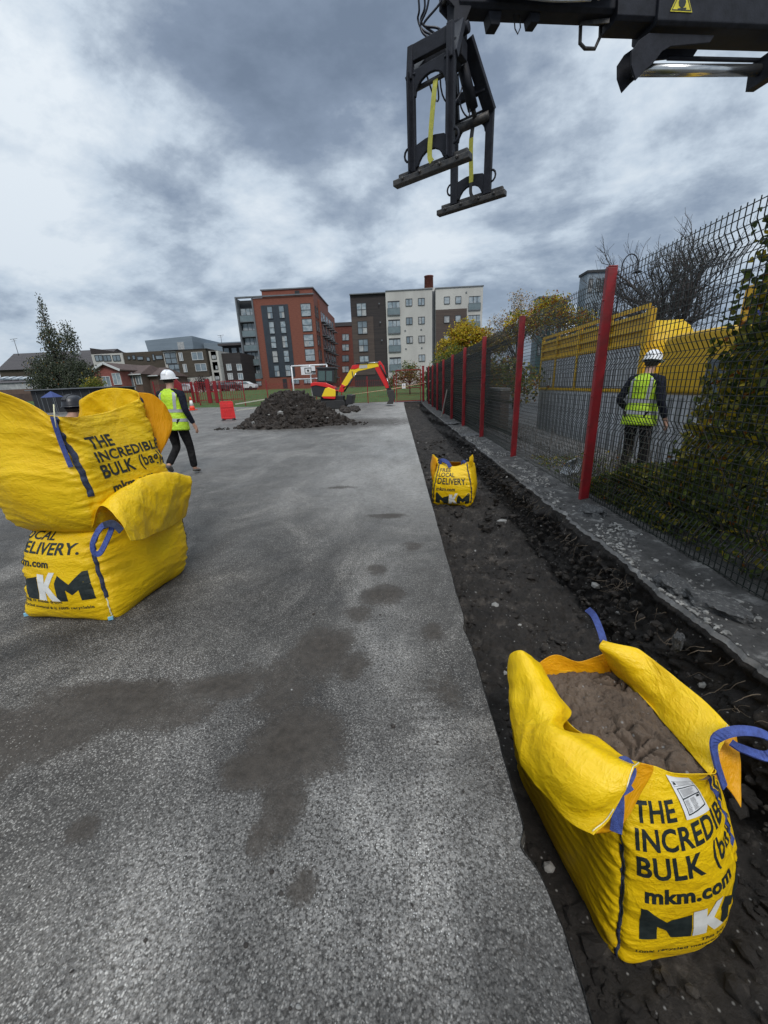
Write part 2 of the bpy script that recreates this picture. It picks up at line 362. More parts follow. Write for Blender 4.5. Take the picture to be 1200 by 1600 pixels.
# --- trench section: slab edge, left wall, floor, right wall, verge
def trench():
    ys = [-1.2]
    while ys[-1] < 31.0: ys.append(ys[-1]+max(.014, .0075*abs(ys[-1])))
    cols = []
    for k in range(4): cols.append(('e', k/4))          # slab edge
    for k in range(16): cols.append(('l', k/16))        # left wall
    for k in range(84): cols.append(('f', k/84))        # floor
    for k in range(40): cols.append(('r', k/40))        # right wall
    for k in range(5): cols.append(('s', k/4))          # right crust edge
    co = []; mi = []
    for y in ys:
        a = lipL(y); b = lipR(y); zf = tr_floor(y); g = G(0, y)
        end = ss(30.9, 30.2, y); zf *= max(.05, end)
        if y < -.4: zf *= ss(-1.2, -.6, y)*.98+.02
        for kind, t in cols:
            if kind == 'e': x = a+.003; z = -.055*t
            elif kind == 'l': x = a+.012-.05*math.sin(t*2.6)+.10*t**3; z = -.055+(zf+.055)*t
            elif kind == 'f': x = a+.09+(b-.10-a-.09)*t; flat_ = ss(.58, .42, max(abs(x-1.0)/1.1, abs(y-1.3)/1.25*.95)); z = z*(1-flat_)+(-.705)*flat_; z = zf+.03*math.cos(t*math.pi*2)*.5
            elif kind == 'r': x = b-.05+.05*ss(.1, 1, t)+.035*math.sin(t*7+y)-.05*ss(.25, 0, t); z = zf+(-.06-zf)*t
            else: x = b-.03+.03*t; z = -.06+.06*t
            p = Vector((x, y, z))
            if kind in 'lfr':
                amp = {'l': .022, 'f': .075*(1-.92*ss(.62, .46, max(abs(x-1.0)/1.1, abs(y-1.3)/1.25*.95))), 'r': .105}[kind]
                if kind == 'r': amp *= min(1, (1-t)*5+.15)*min(1, .4+t*3)
                if kind == 'l': amp *= min(1, t*5)
                d = fbm(p, 3, 2.2)*1.1+.6*abs(fbm(p+Vector((5, 0, 0)), 2, 7))
                if y < 12:
                    ce = mn.voronoi(p*Vector((11, 7, 11)) if False else Vector((p.x*12, p.y*9, p.z*12)))[0]
                    cb_ = mn.voronoi(Vector((p.x*24, p.y*20, p.z*24)))[0]; d += .35*min(.5, cb_[1]-cb_[0])+.75*(min(.5, ce[1]-ce[0])) + .22*mn.noise(p*34)
                else: d += .4*abs(mn.noise(p*5))
                if kind == 'f': z += amp*(d-.15)
                elif kind == 'l': x += amp*d
                else: x -= amp*d; z += .35*amp*d*(1-t)
            co.append((x, y, z+g)); 
    nx = len(cols); fs = []
    for j in range(len(ys)-1):
        for i in range(nx-1):
            fs.append((j*nx+i, j*nx+i+1, (j+1)*nx+i+1, (j+1)*nx+i)); k = cols[i][0]
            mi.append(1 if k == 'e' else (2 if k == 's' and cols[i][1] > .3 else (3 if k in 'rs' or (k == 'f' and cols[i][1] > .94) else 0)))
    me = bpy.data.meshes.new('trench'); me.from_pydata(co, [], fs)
    for m in (M_soil, M_asph, M_rub, M_wall_shade): me.materials.append(m)
    me.polygons.foreach_set('material_index', mi); me.polygons.foreach_set('use_smooth', [True]*len(fs)); me.update()
    o = link(bpy.data.objects.new('trench', me)); o['kind'] = 'structure'
trench()
M_verge = soil_mat('verge_grit', (.045, .044, .043), (.085, .083, .081), (.20, .195, .19), .006)
M_strip = soil_mat('verge_tarmac', (.020, .0195, .019), (.060, .058, .056), (.24, .235, .225), .016)
def verge_z(x, y):
    z = G(min(x, 4.2), y)
    if y < 14:
        z += .006*fbm((x*3, y*3, 0), 3)+.007*abs(mn.noise(Vector((x*24, y*24, 3))))+.022*max(0, mn.noise(Vector((x*5, y*2.2, 8)))-.25)
        z += .03*ss(FX-.12, FX+.1, x)*(1+fbm((x*4, y*4, 7), 2))
        z -= .03*math.exp(-((x-(lipR(y)+.04))/.03)**2)*ss(.45, .7, .5+.5*mn.noise(Vector((2, y*2, 0))))
    if x > 4.2: z = G(x, y)
    return z+.002
def verge_m(a, b): return 0 if a[0] < FX+.02+.08*mn.noise(Vector((a[1]*2, 0, 3))) else (1 if a[0] < 4.2 else 2)
vx = steps([(0, .42, .014), (.42, 2.4, .09), (2.4, 2.6, .1)])
grid_obj('verge', vx, steps([(-2, 0, .2), (0, 5, .014), (5, 12, .05), (12, 32, .4)]), verge_z, [M_strip, M_verge, M_road], verge_m,
         edge=lambda i, x, y: lipR(y)+x)
grid_obj('road', steps([(4.38, 4.6, .1), (4.6, 30, 3), (30, 200, 20)]), steps([(-8, 32, 2), (32, 90, 4), (90, 400, 30)]), lambda x, y: G(x, y)-.004, [M_road])
grid_obj('lawn', steps([(-90, -30, 6), (-30, 4.4, 1)]), steps([(32, 70, 1.5)]), lambda x, y: G(x, y)-.01+.03*mn.noise(Vector((x, y, 0))), [M_grass])
grid_obj('far_ground', steps([(-500, -90, 60), (-90, 10, 10), (10, 500, 60)]), steps([(-20, 20, 10), (20, 70, 10), (70, 500, 40)]), lambda x, y: G(x, y)-.05-.9*(1-ss(60, 72, y))-(.6 if x > 10 else 0), [M_earth])
def yard2_m(a, b): return 0
grid_obj('path', steps([(-.2, 2.2, .6)]), steps([(30.9, 32, .3)]), lambda x, y: G(x, y)+.001, [M_road])
# ------------------------------------------------------------------ woven bag cloth
def bag_mat(name, base, base2, trans=.12, wr=1.0):
    m = bpy.data.materials.new(name); m.use_nodes = True; t = m.node_tree; b = t.nodes['Principled BSDF']; ln = t.links.new
    uv = N(t, 'ShaderNodeUVMap', uv_map='UVMap').outputs[0]
    def noise(s, d, st, dist=0, r=.6):
        mp = N(t, 'ShaderNodeMapping'); mp.inputs['Scale'].default_value = st; ln(uv, mp.inputs[0])
        n = N(t, 'ShaderNodeTexNoise'); n.inputs['Scale'].default_value = s; n.inputs['Detail'].default_value = d; n.inputs['Roughness'].default_value = r; n.inputs['Distortion'].default_value = dist
        ln(mp.outputs[0], n.inputs[0]); return n.outputs[0]
    r = ramp(t, [(.3, base), (.7, base2)]); ln(noise(4, 5, (1, 1, 1)), r.inputs[0])
    dz = ramp(t, [(.60, 0.0), (.74, .38)]); ln(noise(9, 7, (1, 1, 1), .5, .7), dz.inputs[0])
    x = N(t, 'ShaderNodeMixRGB'); ln(dz.outputs[0], x.inputs[0]); ln(r.outputs[0], x.inputs[1]); x.inputs[2].default_value = (base[0]*.55, base[1]*.45, .02, 1)
    dr = ramp(t, [(.58, 0.0), (.66, .55)]); ln(noise(3.2, 8, (1, 1, 1), .3, .72), dr.inputs[0]); sv = N(t, 'ShaderNodeSeparateXYZ'); ln(uv, sv.inputs[0]); lo = ramp(t, [(.0, 1.0), (.30, .25), (.7, .05)]); ln(sv.outputs[1], lo.inputs[0])
    x0_ = x; x = N(t, 'ShaderNodeMixRGB'); ln(math_n(t, 'MULTIPLY', dr.outputs[0], lo.outputs[0]), x.inputs[0]); ln(x0_.outputs[0], x.inputs[1]); x.inputs[2].default_value = (.16, .10, .035, 1)
    ln(x.outputs[0], b.inputs['Base Color'])
    b.inputs['Roughness'].default_value = .42; b.inputs['Specular IOR Level'].default_value = .45
    # creases: long taut lines, crumples, and the weave of the tape
    wv = N(t, 'ShaderNodeTexWave', wave_type='BANDS', bands_direction='Y'); wv.inputs['Scale'].default_value = 160; ln(uv, wv.inputs[0])
    ridge = math_n(t, 'ABSOLUTE', math_n(t, 'SUBTRACT', noise(5, 3, (1.0, 7, 1), .8), .5))
    ridge2 = math_n(t, 'ABSOLUTE', math_n(t, 'SUBTRACT', noise(5, 3, (2.0, 2.4, 1), 1.0), .5))
    h = math_n(t, 'ADD', math_n(t, 'MULTIPLY', ridge, -1.6*wr), math_n(t, 'MULTIPLY', ridge2, -1.3*wr))
    def crease(sc_, st, w_):
        mp = N(t, 'ShaderNodeMapping'); mp.inputs['Scale'].default_value = st; ln(uv, mp.inputs[0])
        nz = N(t, 'ShaderNodeTexNoise'); nz.inputs['Scale'].default_value = sc_*.8; nz.inputs['Detail'].default_value = 3; ln(mp.outputs[0], nz.inputs[0])
        mm = N(t, 'ShaderNodeMixRGB'); mm.inputs[0].default_value = .22; ln(mp.outputs[0], mm.inputs[1]); ln(nz.outputs[1], mm.inputs[2])
        v = N(t, 'ShaderNodeTexVoronoi', feature='DISTANCE_TO_EDGE'); v.inputs['Scale'].default_value = sc_; ln(mm.outputs[0], v.inputs['Vector'])
        r_ = ramp(t, [(0.0, 1.0), (w_, 0.0)]); ln(v.outputs['Distance'], r_.inputs[0]); return r_.outputs[0]
    h = math_n(t, 'ADD', h, math_n(t, 'MULTIPLY', crease(6, (1, 1.3, 1), .22), .95)); h = math_n(t, 'ADD', h, math_n(t, 'MULTIPLY', crease(15, (1, 1.2, 1), .2), .35))
    h = math_n(t, 'ADD', h, math_n(t, 'MULTIPLY', wv.outputs[0], .02))
    k = N(t, 'ShaderNodeBump'); k.inputs['Strength'].default_value = .38; k.inputs['Distance'].default_value = .009
    ln(h, k.inputs['Height']); ln(k.outputs[0], b.inputs['Normal'])
    if trans:
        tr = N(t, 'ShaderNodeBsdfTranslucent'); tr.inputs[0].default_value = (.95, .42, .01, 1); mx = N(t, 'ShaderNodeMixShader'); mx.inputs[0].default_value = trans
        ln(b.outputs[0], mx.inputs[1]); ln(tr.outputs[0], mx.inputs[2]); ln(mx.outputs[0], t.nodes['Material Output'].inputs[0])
    return m
M_bag = bag_mat('yellow_woven_plastic', (.86, .545, .004), (.90, .62, .006), .18)
M_bagin = bag_mat('orange_lit_plastic', (.84, .40, .003), (.88, .46, .004), .30)  # same bag cloth turned orange: light shining through is put into the colour
M_strap = mat('navy_webbing', (.028, .045, .17), .7, (.05, .085, .30), 60, .8, 260)
M_strapd = mat('dark_webbing', (.012, .016, .035), .7, (.035, .05, .10), 40, .8, 260)
M_ink = mat('dark_green_ink', (.008, .014, .014), .55, (.02, .028, .026), 30)
M_white = mat('white_print', (.66, .66, .62), .5, (.74, .74, .70), 20)
M_stitch = mat('cream_stitching', (.80, .76, .5), .6, (.6, .56, .36), 80)
M_paper = mat('white_paper', (.74, .74, .73), .55, (.66, .66, .66), 8)
def crv(P, t):           # Catmull-Rom through P at parameter t (open)
    n = len(P); i = min(int(t), n-2); f = t-i
    p0 = P[max(i-1, 0)]; p1 = P[i]; p2 = P[i+1]; p3 = P[min(i+2, n-1)]
    return .5*((2*p1)+(-p0+p2)*f+(2*p0-5*p1+4*p2-p3)*f*f+(-p0+3*p1-3*p2+p3)*f*f*f)
def crv_grid(C, nu, nv, closed=False):
    C = np.array([[list(p) for p in row] for row in C], float)   # rows (v), cols (u)
    rows = []
    for row in C:
        P = list(row)
        if closed:
            n = len(P); Q = [P[-1]]+P+[P[0], P[1]]
            rows.append([crv(Q, 1+n*k/nu) for k in range(nu)])
        else: rows.append([crv(P, (len(P)-1)*k/nu) for k in range(nu+1)])
    rows = np.array(rows)
    return np.array([[crv(list(rows[:, k]), (len(C)-1)*j/nv) for k in range(rows.shape[1])] for j in range(nv+1)])
def gnorm(g, closed):
    if closed: du = np.roll(g, -1, 1)-np.roll(g, 1, 1)
    else: du = np.gradient(g, axis=1)
    dv = np.gradient(g, axis=0); n = np.cross(du, dv); l = np.linalg.norm(n, axis=2, keepdims=True); return n/np.maximum(l, 1e-9)
def grid_mesh(name, g, mats, parent, closed=False, cap=False, solid=0.0, uvs=(2.6, .9), capz=0):
    nv, nu = g.shape[:2]; me = bpy.data.meshes.new(name); vs = g.reshape(-1, 3).tolist(); fs = []
    for j in range(nv-1):
        for i in range(nu if closed else nu-1): fs.append((j*nu+i, j*nu+(i+1) % nu, (j+1)*nu+(i+1) % nu, (j+1)*nu+i))
    if cap:
        c = g[0].mean(0); vs.append(list(c)); k = len(vs)-1; fs += [(k, (i+1) % nu, i) for i in range(nu)]
    me.from_pydata(vs, [], fs); uvl = me.uv_layers.new(name='UVMap'); us = []
    for f in fs:
        idx = list(f); ii = [v % nu for v in idx]; jj = [min(v//nu, nv-1) for v in idx]
        wrap = closed and max(ii) == nu-1 and min(ii) == 0
        for a, b in zip(ii, jj):
            if wrap and a == 0: a = nu
            us += [a/nu*uvs[0], b/(nv-1)*uvs[1]]
    uvl.data.foreach_set('uv', us)
    for m in (mats if isinstance(mats, list) else [mats]): me.materials.append(m)
    me.polygons.foreach_set('use_smooth', [True]*len(fs)); me.update()
    o = link(bpy.data.objects.new(name, me), parent)
    if solid: s = o.modifiers.new('thick', 'SOLIDIFY'); s.thickness = solid; s.offset = 0
    return o
def wrinkle(g, closed, amp, seed, mode):
    n = gnorm(g, closed); nv, nu = g.shape[:2]; out = g.copy()
    for j in range(nv):
        v = j/(nv-1); a = amp(v) if callable(amp) else amp
        for i in range(nu):
            p = g[j, i]; q = Vector((p[0], p[1], p[2]))
            d = 0
            if mode == 'body':     # taut creases running round the bag, gathered at the corners
                sc = (i/nu*4) % 1 if closed else i/nu; cd = min(sc, 1-sc); gz = math.exp(-(cd/.16)**2)
                w = mn.noise(Vector((i/nu*4*1.1+seed, q.z*15+mn.noise(q*3)*1.6+sc*2.2, seed*3))); w2 = mn.noise(Vector((i/nu*9, q.z*55-sc*5, seed)))
                d += (.35-1.3*abs(w))*(.35+1.1*gz)+.42*w2*(.12+1.2*gz)
                d += 1.1*mn.noise(q*3.2+Vector((seed, 0, 0)))
                d -= .9*math.exp(-(cd/.03)**2)
            else:                  # crumpled skirt
                wq = q*5.2+mn.noise_vector(q*3+Vector((seed, 0, 0)))*.7+Vector((seed, 3, 1)); w1 = mn.voronoi(wq)[0][0]; w2 = mn.voronoi(wq*2.3)[0][0]; w0 = mn.noise(q*4+Vector((0, seed, 0)))
                d += (.45-w1)*1.5+(.4-w2)*.55+.5*w0
            out[j, i] = p+n[j, i]*d*a
    return out
class Face:               # print laid on one side of a bag body: x in 0..1 across the side, y in 0..1 of the height
    def __init__(s, g, side, off=.0022):
        s.g = g; s.n = gnorm(g, True); s.nu = g.shape[1]; s.nv = g.shape[0]; s.side = side; s.off = off
    def at(s, x, y, off=None):
        u = (s.side*.25+x*.25)*s.nu; v = min(max(y, 0), .9999)*(s.nv-1); i = int(math.floor(u)); j = int(v); fu = u-i; fv = v-j
        def L(a): return (a[j, i % s.nu]*(1-fu)+a[j, (i+1) % s.nu]*fu)*(1-fv)+(a[j+1, i % s.nu]*(1-fu)+a[j+1, (i+1) % s.nu]*fu)*fv
        return Vector(L(s.g)+L(s.n)*(s.off if off is None else off))
    def shape(s, name, polys_list, m, parent, off=None, cut=.03):
        bm = bmesh.new()
        for vs, fs in polys_list:
            bv = [bm.verts.new((v.x, v.y, 0)) for v in vs]
            for f in fs:
                try: bm.faces.new([bv[i] for i in f])
                except ValueError: pass
        xs_ = [v.co.x for v in bm.verts]; ys_ = [v.co.y for v in bm.verts]
        for lo, hi, no, st in ((min(xs_), max(xs_), (1, 0, 0), cut*.8), (min(ys_), max(ys_), (0, 1, 0), cut*.5)):
            k = math.ceil(lo/st)
            while k*st < hi:
                bmesh.ops.bisect_plane(bm, geom=bm.verts[:]+bm.edges[:]+bm.faces[:], plane_co=Vector(no)*k*st, plane_no=no, dist=1e-6); k += 1
        for v in bm.verts: v.co = s.at(v.co.x, v.co.y, off)
        me = bpy.data.meshes.new(name); bm.to_mesh(me); bm.free(); me.materials.append(m)
        return link(bpy.data.objects.new(name, me), parent)
    def text(s, name, body, x0, x1, y0, y1, parent, bold=.02, m=None, off=None):
        vs, fs = text_polys(body, bold); return s.shape(name, [(fit(vs, x0, x1, y0, y1), fs)], m or M_ink, parent, off)
    def poly(s, name, polys, m, parent, off=None):
        return s.shape(name, [([Vector(p) for p in P], [list(range(len(P)))]) for P in polys], m, parent, off)
def logo(F, x0, x1, y0, y1, parent):
    W = x1-x0; h = y1-y0
    def T(P, a, b): return [(x0+W*(a+(b-a)*px_), y0+h*py_) for px_, py_ in P]
    ML = [(0, 0), (0, 1), (.10, .95), (.55, .52), (1, .95), (1, 0), (.66, 0), (.66, .40), (.5, .22), (.34, .40), (.34, 0)]
    MP = [(0, 0), (.0, 1), (.12, 1), (.52, .60), (.60, .68), (1.0, .80), (1.0, 0), (.62, 0), (.52, .28), (.34, .42), (.34, 0)]
    KP = [(0, 0), (0, .9), (.40, .9), (.40, .6), (.72, 1), (1.0, 1), (.62, .5), (1.05, 0), (.66, 0), (.40, .34), (.40, 0)]
    MR = [(.0, .0), (.0, .62), (.14, .9), (.44, .58), (.86, 1), (1, 1), (1, 0), (.66, 0), (.66, .38), (.46, .22), (.30, .40), (.30, 0)]
    F.poly('logo_letter', [T(MP, 0, .385)], M_ink, parent, .0026)
    F.poly('logo_letter', [T(KP, .395, .66)], M_white, parent, .0030)
    F.poly('logo_letter', [T(MR, .64, 1.0)], M_ink, parent, .0026)
def incredible(F, b, x0=.10, x1=.97, top=.80, ky=1.0, lx=1.0):
    W = x1-x0; Fo = F
    class K:
        def text(s, n, t, a, c, d, e, *r): Fo.text(n, t, a, c, top-(top-d)*ky, top-(top-e)*ky, *r)
    F = K()
    F.text('lettering', 'THE', x0, x0+W*.34, top-.11, top, b, .025)
    F.text('lettering', 'INCREDIBLE', x0, x1, top-.245, top-.135, b, .025)
    F.text('lettering', 'BULK', x0, x0+W*.47, top-.38, top-.27, b, .025)
    F.text('lettering', '(bag).', x0+W*.56, x0+W*.98, top-.405, top-.265, b, .018)
    F.text('lettering', 'mkm.com', x0+W*.05, x0+W*.70, top-.50, top-.425, b, .04)
    logo(Fo, x0+W*.03, x0+W*lx, top-.70*ky, top-.53*ky, b)
    F.text('small_print', 'This bag is made from', x0+W*.42, x0+W*.95, top-.765, top-.735, b, .015)
    F.text('small_print', '100% recycled material & is 100% recyclable', x0+W*.02, x0+W*1.05, top-.815, top-.78, b, .015)
def localdel(F, b, x0=.10, x1=.92, top=.78):
    W = x1-x0
    F.text('lettering', 'FREE', x0, x0+W*.42, top-.09, top, b, .02)
    F.text('lettering', 'LOCAL', x0, x0+W*.58, top-.20, top-.11, b, .02)
    F.text('lettering', 'DELIVERY.', x0, x0+W*.98, top-.32, top-.22, b, .025)
    F.text('lettering', 'mkm.com', x0, x0+W*.60, top-.42, top-.36, b, .03)
    logo(F, x0, x1+.03, top-.655, top-.45, b)
    F.text('small_print', 'This bag is made from', x0+.04, x0+W*.7, top-.68, top-.65, b, .015)
    F.text('small_print', '100% recycled material & is 100% recyclable', x0, x1, top-.73, top-.70, b, .015)
def seam_strap(F, corner, y0, y1, parent, w=.018, m=None, off=.004, n=60, wob=.004):
    Fx = Face(F.g, 0, off); pts = []
    vs = []; fs = []; k = 0
    for i in range(n+1):
        y = y0+(y1-y0)*i/n; x = corner+wob*math.sin(i*.5)+wob*mn.noise(Vector((i*.3, corner, 1)))
        c = Fx.at(x, y); d = (Fx.at(x+.02, y)-Fx.at(x-.02, y)).normalized()
        nn = (Fx.at(x, y, off+.01)-Fx.at(x, y, off)).normalized()
        for a, o_ in ((-w, 0), (-w*.9, .0025), (w*.9, .0025), (w, 0)): vs.append(c+d*a+nn*o_)
        if i: fs += [((i-1)*4+q, (i-1)*4+q+1, i*4+q+1, i*4+q) for q in range(3)]
    mb = MB().add(vs, fs, 0, True); return mb.build('strap', m or M_strapd, parent)
def ribbon(pts, ups, w, name, m, parent, th=.003, n=40):
    P = [np.array(list(p), float) for p in pts]; U = [np.array(list(u), float) for u in ups]; vs = []; fs = []
    for i in range(n+1):
        t = (len(P)-1)*i/n; c = Vector(crv(P, t)); d = (Vector(crv(P, min(t+.05, len(P)-1)))-Vector(crv(P, max(t-.05, 0)))).normalized()
        u = Vector(crv(U, t)).normalized(); x = d.cross(u).normalized(); nn = x.cross(d)
        for a, b in ((-w, -th), (-w, th), (w, th), (w, -th)): vs.append(c+x*a+nn*b)
        if i: fs += [((i-1)*4+q, (i-1)*4+(q+1) % 4, i*4+(q+1) % 4, i*4+q) for q in range(4)]
    fs += [(0, 1, 2, 3), (n*4+3, n*4+2, n*4+1, n*4)]
    return MB().add(vs, fs, 0, False).build(name, m, parent)
def flap(name, C, parent, seed=1.0, amp=.010, nu=70, nv=40, uv=(.8, .35), m=None, th=.003):
    g = wrinkle(crv_grid(C, nu, nv), False, amp, seed, 'flap')
    o = grid_mesh(name, g, m or M_bag, parent, solid=th, uvs=uv)
    return g
def stitch_line(g, idx, axis, parent, off=.003, rng=(0.0, 1.0), w=.0016):
    n = gnorm(g, False); L = g.shape[0] if axis == 1 else g.shape[1]; a = int(L*rng[0]); b = int((L-1)*rng[1])
    for sgn in (1, -1):
        pts = [Vector((g[j, idx]+n[j, idx]*off*sgn) if axis == 1 else (g[idx, j]+n[idx, j]*off*sgn)) for j in range(a, b+1, 2)]
        MB().tube(pts, w, 5).build('stitching', M_stitch, parent)
def sand_fill(ring, zc, zedge, parent, seed, name='sand_fill', shrink=.985, amp=.018, nr=46):
    c = ring.mean(0); nu = ring.shape[0]; g = np.zeros((nr+1, nu, 3))
    for j in range(nr+1):
        r = shrink*j/nr
        for i in range(nu):
            p = c+(ring[i]-c)*r; z = zedge+(zc-zedge)*(1-(j/nr)**2.2)
            q = Vector((p[0], p[1], 0)); vd = mn.voronoi(Vector((p[0]*14+seed+.5*mn.noise(q*9), p[1]*14+.5*mn.noise(q*9+Vector((4, 0, 0))), 0)))[0]
            crack = -math.exp(-((vd[1]-vd[0])/.10)**2)*.75*ss(-.1, .35, mn.noise(q*5+Vector((seed, 1, 0))))
            vc_ = mn.voronoi(Vector((p[0]*34+seed, p[1]*34, 1)))[0]; z += amp*(.9*fbm(q+Vector((seed, 0, 0)), 3, 8)+.5*fbm(q+Vector((seed, 7, 0)), 4, 34)+.45*min(.4, vc_[1]-vc_[0])+crack)*min(1, (1-j/nr)*6+.25)
            g[j, i] = (p[0], p[1], z)
    return grid_mesh(name, g, M_sand, parent, closed=True)
def hull(levels, nu, nv, seed, amp):
    """levels: (z, FL, FR, BR, BL, bulge front, right, back, left)"""
    rows = []
    for lv in levels:
        z, c, bl = lv[0], [np.array(p, float) for p in lv[1:5]], lv[5]; row = []
        for k in range(4):
            a, b = c[k], c[(k+1) % 4]; e = b-a; nrm = np.array([e[1], -e[0]])/np.linalg.norm(e)
            za = z if not isinstance(z, (list, tuple)) else z[k]; zb = z if not isinstance(z, (list, tuple)) else z[(k+1) % 4]
            for f, bb in ((0, 0), (1/3, .9), (2/3, .9)):
                q = a+e*f+nrm*bl[k]*bb; row.append((q[0], q[1], za+(zb-za)*f))
        rows.append(row)
    g = crv_grid(rows, nu, nv, True)
    return wrinkle(g, True, amp, seed, 'body')
# ------------------------------------------------------------------ the near bag, standing in the trench
def px3(l): return [aZ(*p) for p in l]
def near_bag():
    root = empty('bulk_bag', (1.0, 1.3, -.68), 0, 'open yellow bulk bag brimming with brown sand, standing in the near end of the trench', 'bulk bag', 'yellow bulk bags')
    inv = Vector((-1.0, -1.3, .68))
    H_ = empty('x'); H_.location = (0, 0, 0)
    Z0 = -.69
    def row(front, right, back, left): return [*front, *right, *back, *left]
    V = Vector
    rows = []
    def R(z, FL, F1, F2, FR, R1, R2, BR, B1, B2, BL, L1, L2):
        rows.append([V((*p, z)) if len(p) == 2 else V(p) for p in (FL, F1, F2, FR, R1, R2, BR, B1, B2, BL, L1, L2)])
    R(Z0,  (.775, .905), (.95, .905), (1.13, .94), (1.25, 1.03), (1.32, 1.2), (1.34, 1.45), (1.33, 1.64), (1.1, 1.7), (.85, 1.69), (.645, 1.65), (.665, 1.38), (.715, 1.12))
    R(-.60, (.765, .90), (.945, .89), (1.14, .925), (1.28, 1.035), (1.36, 1.2), (1.38, 1.48), (1.36, 1.67), (1.1, 1.74), (.85, 1.73), (.625, 1.68), (.64, 1.38), (.70, 1.10))
    R(-.45, (.762, .92), (.93, .885), (1.13, .925), (1.285, 1.055), (1.37, 1.22), (1.39, 1.5), (1.36, 1.69), (1.1, 1.76), (.85, 1.75), (.60, 1.69), (.615, 1.38), (.69, 1.12))
    R(-.28, (.758, .945), (.91, .905), (1.09, .945), (1.235, 1.075), (1.33, 1.25), (1.36, 1.5), (1.33, 1.69), (1.1, 1.74), (.83, 1.73), (.585, 1.68), (.60, 1.38), (.68, 1.14))
    R(-.12, (.745, .97), (.88, .94), (1.035, .98), (1.165, 1.085), (1.27, 1.28), (1.31, 1.5), (1.28, 1.66), (1.06, 1.70), (.80, 1.69), (.575, 1.64), (.585, 1.36), (.665, 1.15))
    R(.02, (.735, 1.0), (.86, .975), (.985, 1.01), (1.09, 1.08), (1.19, 1.28), (1.24, 1.48), (1.20, 1.60), (1.0, 1.64), (.78, 1.64), (.57, 1.57), (.58, 1.36), (.655, 1.16))
    rim = [aZ(966, 1192, .16), aZ(1018, 1196, .13), aZ(1058, 1209, .11), aZ(1120, 1204, .12), aZ(1078, 1168, .10), aZ(1012, 1098, .10), aZ(955, 1045, .10),
           aZ(925, 1047, .09), aZ(885, 1048, .09), aZ(850, 1052, .10), aZ(886, 1125, .12), aZ(932, 1158, .14)]
    rows.append(rim)
    g = wrinkle(crv_grid(rows, 336, 150, True), True, lambda v: (.0105 if v < .8 else .007)*min(1, .25+v*14), 1.3, 'body')
    body = grid_mesh('bag_body', g, M_bag, root, closed=True, cap=True, solid=.002)
    F = Face(g, 0)
    incredible(F, root, .10, 1.12, .85, .86, .86)
    sand_fill(g[-6], .115, .075, root, 2.2, amp=.042, nr=120)
    seam_strap(F, 0, .0, .62, root, .006, M_strapd, .003); seam_strap(F, .012, .30, .78, root, .003, M_ink, .004, wob=.006)
    seam_strap(F, 1, .45, .97, root, .018, M_strap, .005)
    # skirt of the bag: side panels folded outward
    Lf = [[(850, 1052, .10), (890, 1112, .13), (884, 1138, .14), (928, 1150, .15), (972, 1178, .165), (1001, 1190, .18)],
          [(838, 1036, .20), (872, 1098, .20), (862, 1132, .20), (905, 1165, .205), (955, 1196, .205), (990, 1202, .205)],
          [(818, 1018, .26), (840, 1100, .20), (838, 1148, .15), (872, 1202, .13), (925, 1245, .13), (970, 1240, .15)],
          [(802, 1022, .22), (805, 1112, .11), (812, 1160, .05), (846, 1222, .02), (900, 1272, .03), (952, 1282, .075)],
          [(797, 1040, .14), (797, 1112, .05), (806, 1162, .0), (838, 1228, -.03), (888, 1282, -.01), (928, 1306, .035)]]
    gl = flap('side_flap', [px3(r) for r in Lf], root, 3.1, .019, 110, 60, (1.0, .4))
    stitch_line(gl, -4, 1, root, rng=(.02, .42)); stitch_line(gl, -4, 1, root, rng=(.62, .97))
    Rf = [[(950, 1046, .085), (1002, 1092, .085), (1038, 1132, .09), (1076, 1176, .10), (1110, 1212, .11)],
          [(944, 1030, .18), (1006, 1070, .16), (1046, 1104, .16), (1090, 1150, .155), (1122, 1180, .15)],
          [(936, 1014, .27), (1010, 1045, .22), (1056, 1078, .215), (1108, 1124, .20), (1134, 1156, .185)],
          [(944, 1002, .31), (998, 1016, .265), (1048, 1052, .25), (1104, 1098, .225), (1142, 1136, .20)]]
    gr = flap('side_flap', [px3(r) for r in Rf], root, 5.7, .018, 100, 50, (1.0, .3)); stitch_line(gr, -6, 1, root, rng=(.55, .98))
    Bf = [[(842, 1060, .07), (880, 1054, .07), (915, 1053, .07), (955, 1052, .08)], [(840, 1046, .12), (876, 1038, .12), (910, 1042, .11), (950, 1036, .14)],
          [(838, 1040, .14), (868, 1024, .17), (905, 1034, .14), (946, 1020, .19)]]
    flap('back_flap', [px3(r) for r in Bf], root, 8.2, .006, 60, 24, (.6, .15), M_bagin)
    Cf = [[(1112, 1150, .17), (1122, 1180, .13), (1118, 1215, .10)], [(1130, 1142, .19), (1140, 1185, .12), (1138, 1232, .04)], [(1152, 1146, .18), (1158, 1195, .10), (1158, 1262, 0)]]
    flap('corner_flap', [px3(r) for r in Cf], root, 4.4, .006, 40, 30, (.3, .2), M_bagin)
    Df = [[(968, 1192, .165), (990, 1190, .16), (1020, 1196, .14)], [(955, 1230, .08), (985, 1222, .10), (1015, 1215, .10)], [(930, 1302, .0), (955, 1298, -.03), (968, 1292, -.03)]]
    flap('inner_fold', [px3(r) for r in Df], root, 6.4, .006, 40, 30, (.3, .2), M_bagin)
    # blue lifting loops
    up = (0, 0, 1)
    ribbon(px3([(942, 1252, .10), (965, 1238, .135), (985, 1205, .17), (975, 1190, .18), (966, 1215, .15), (966, 1260, .09), (962, 1300, .02)]), [(-.3, -.8, .5)]*7, .017, 'lifting_loop', M_strap, root)
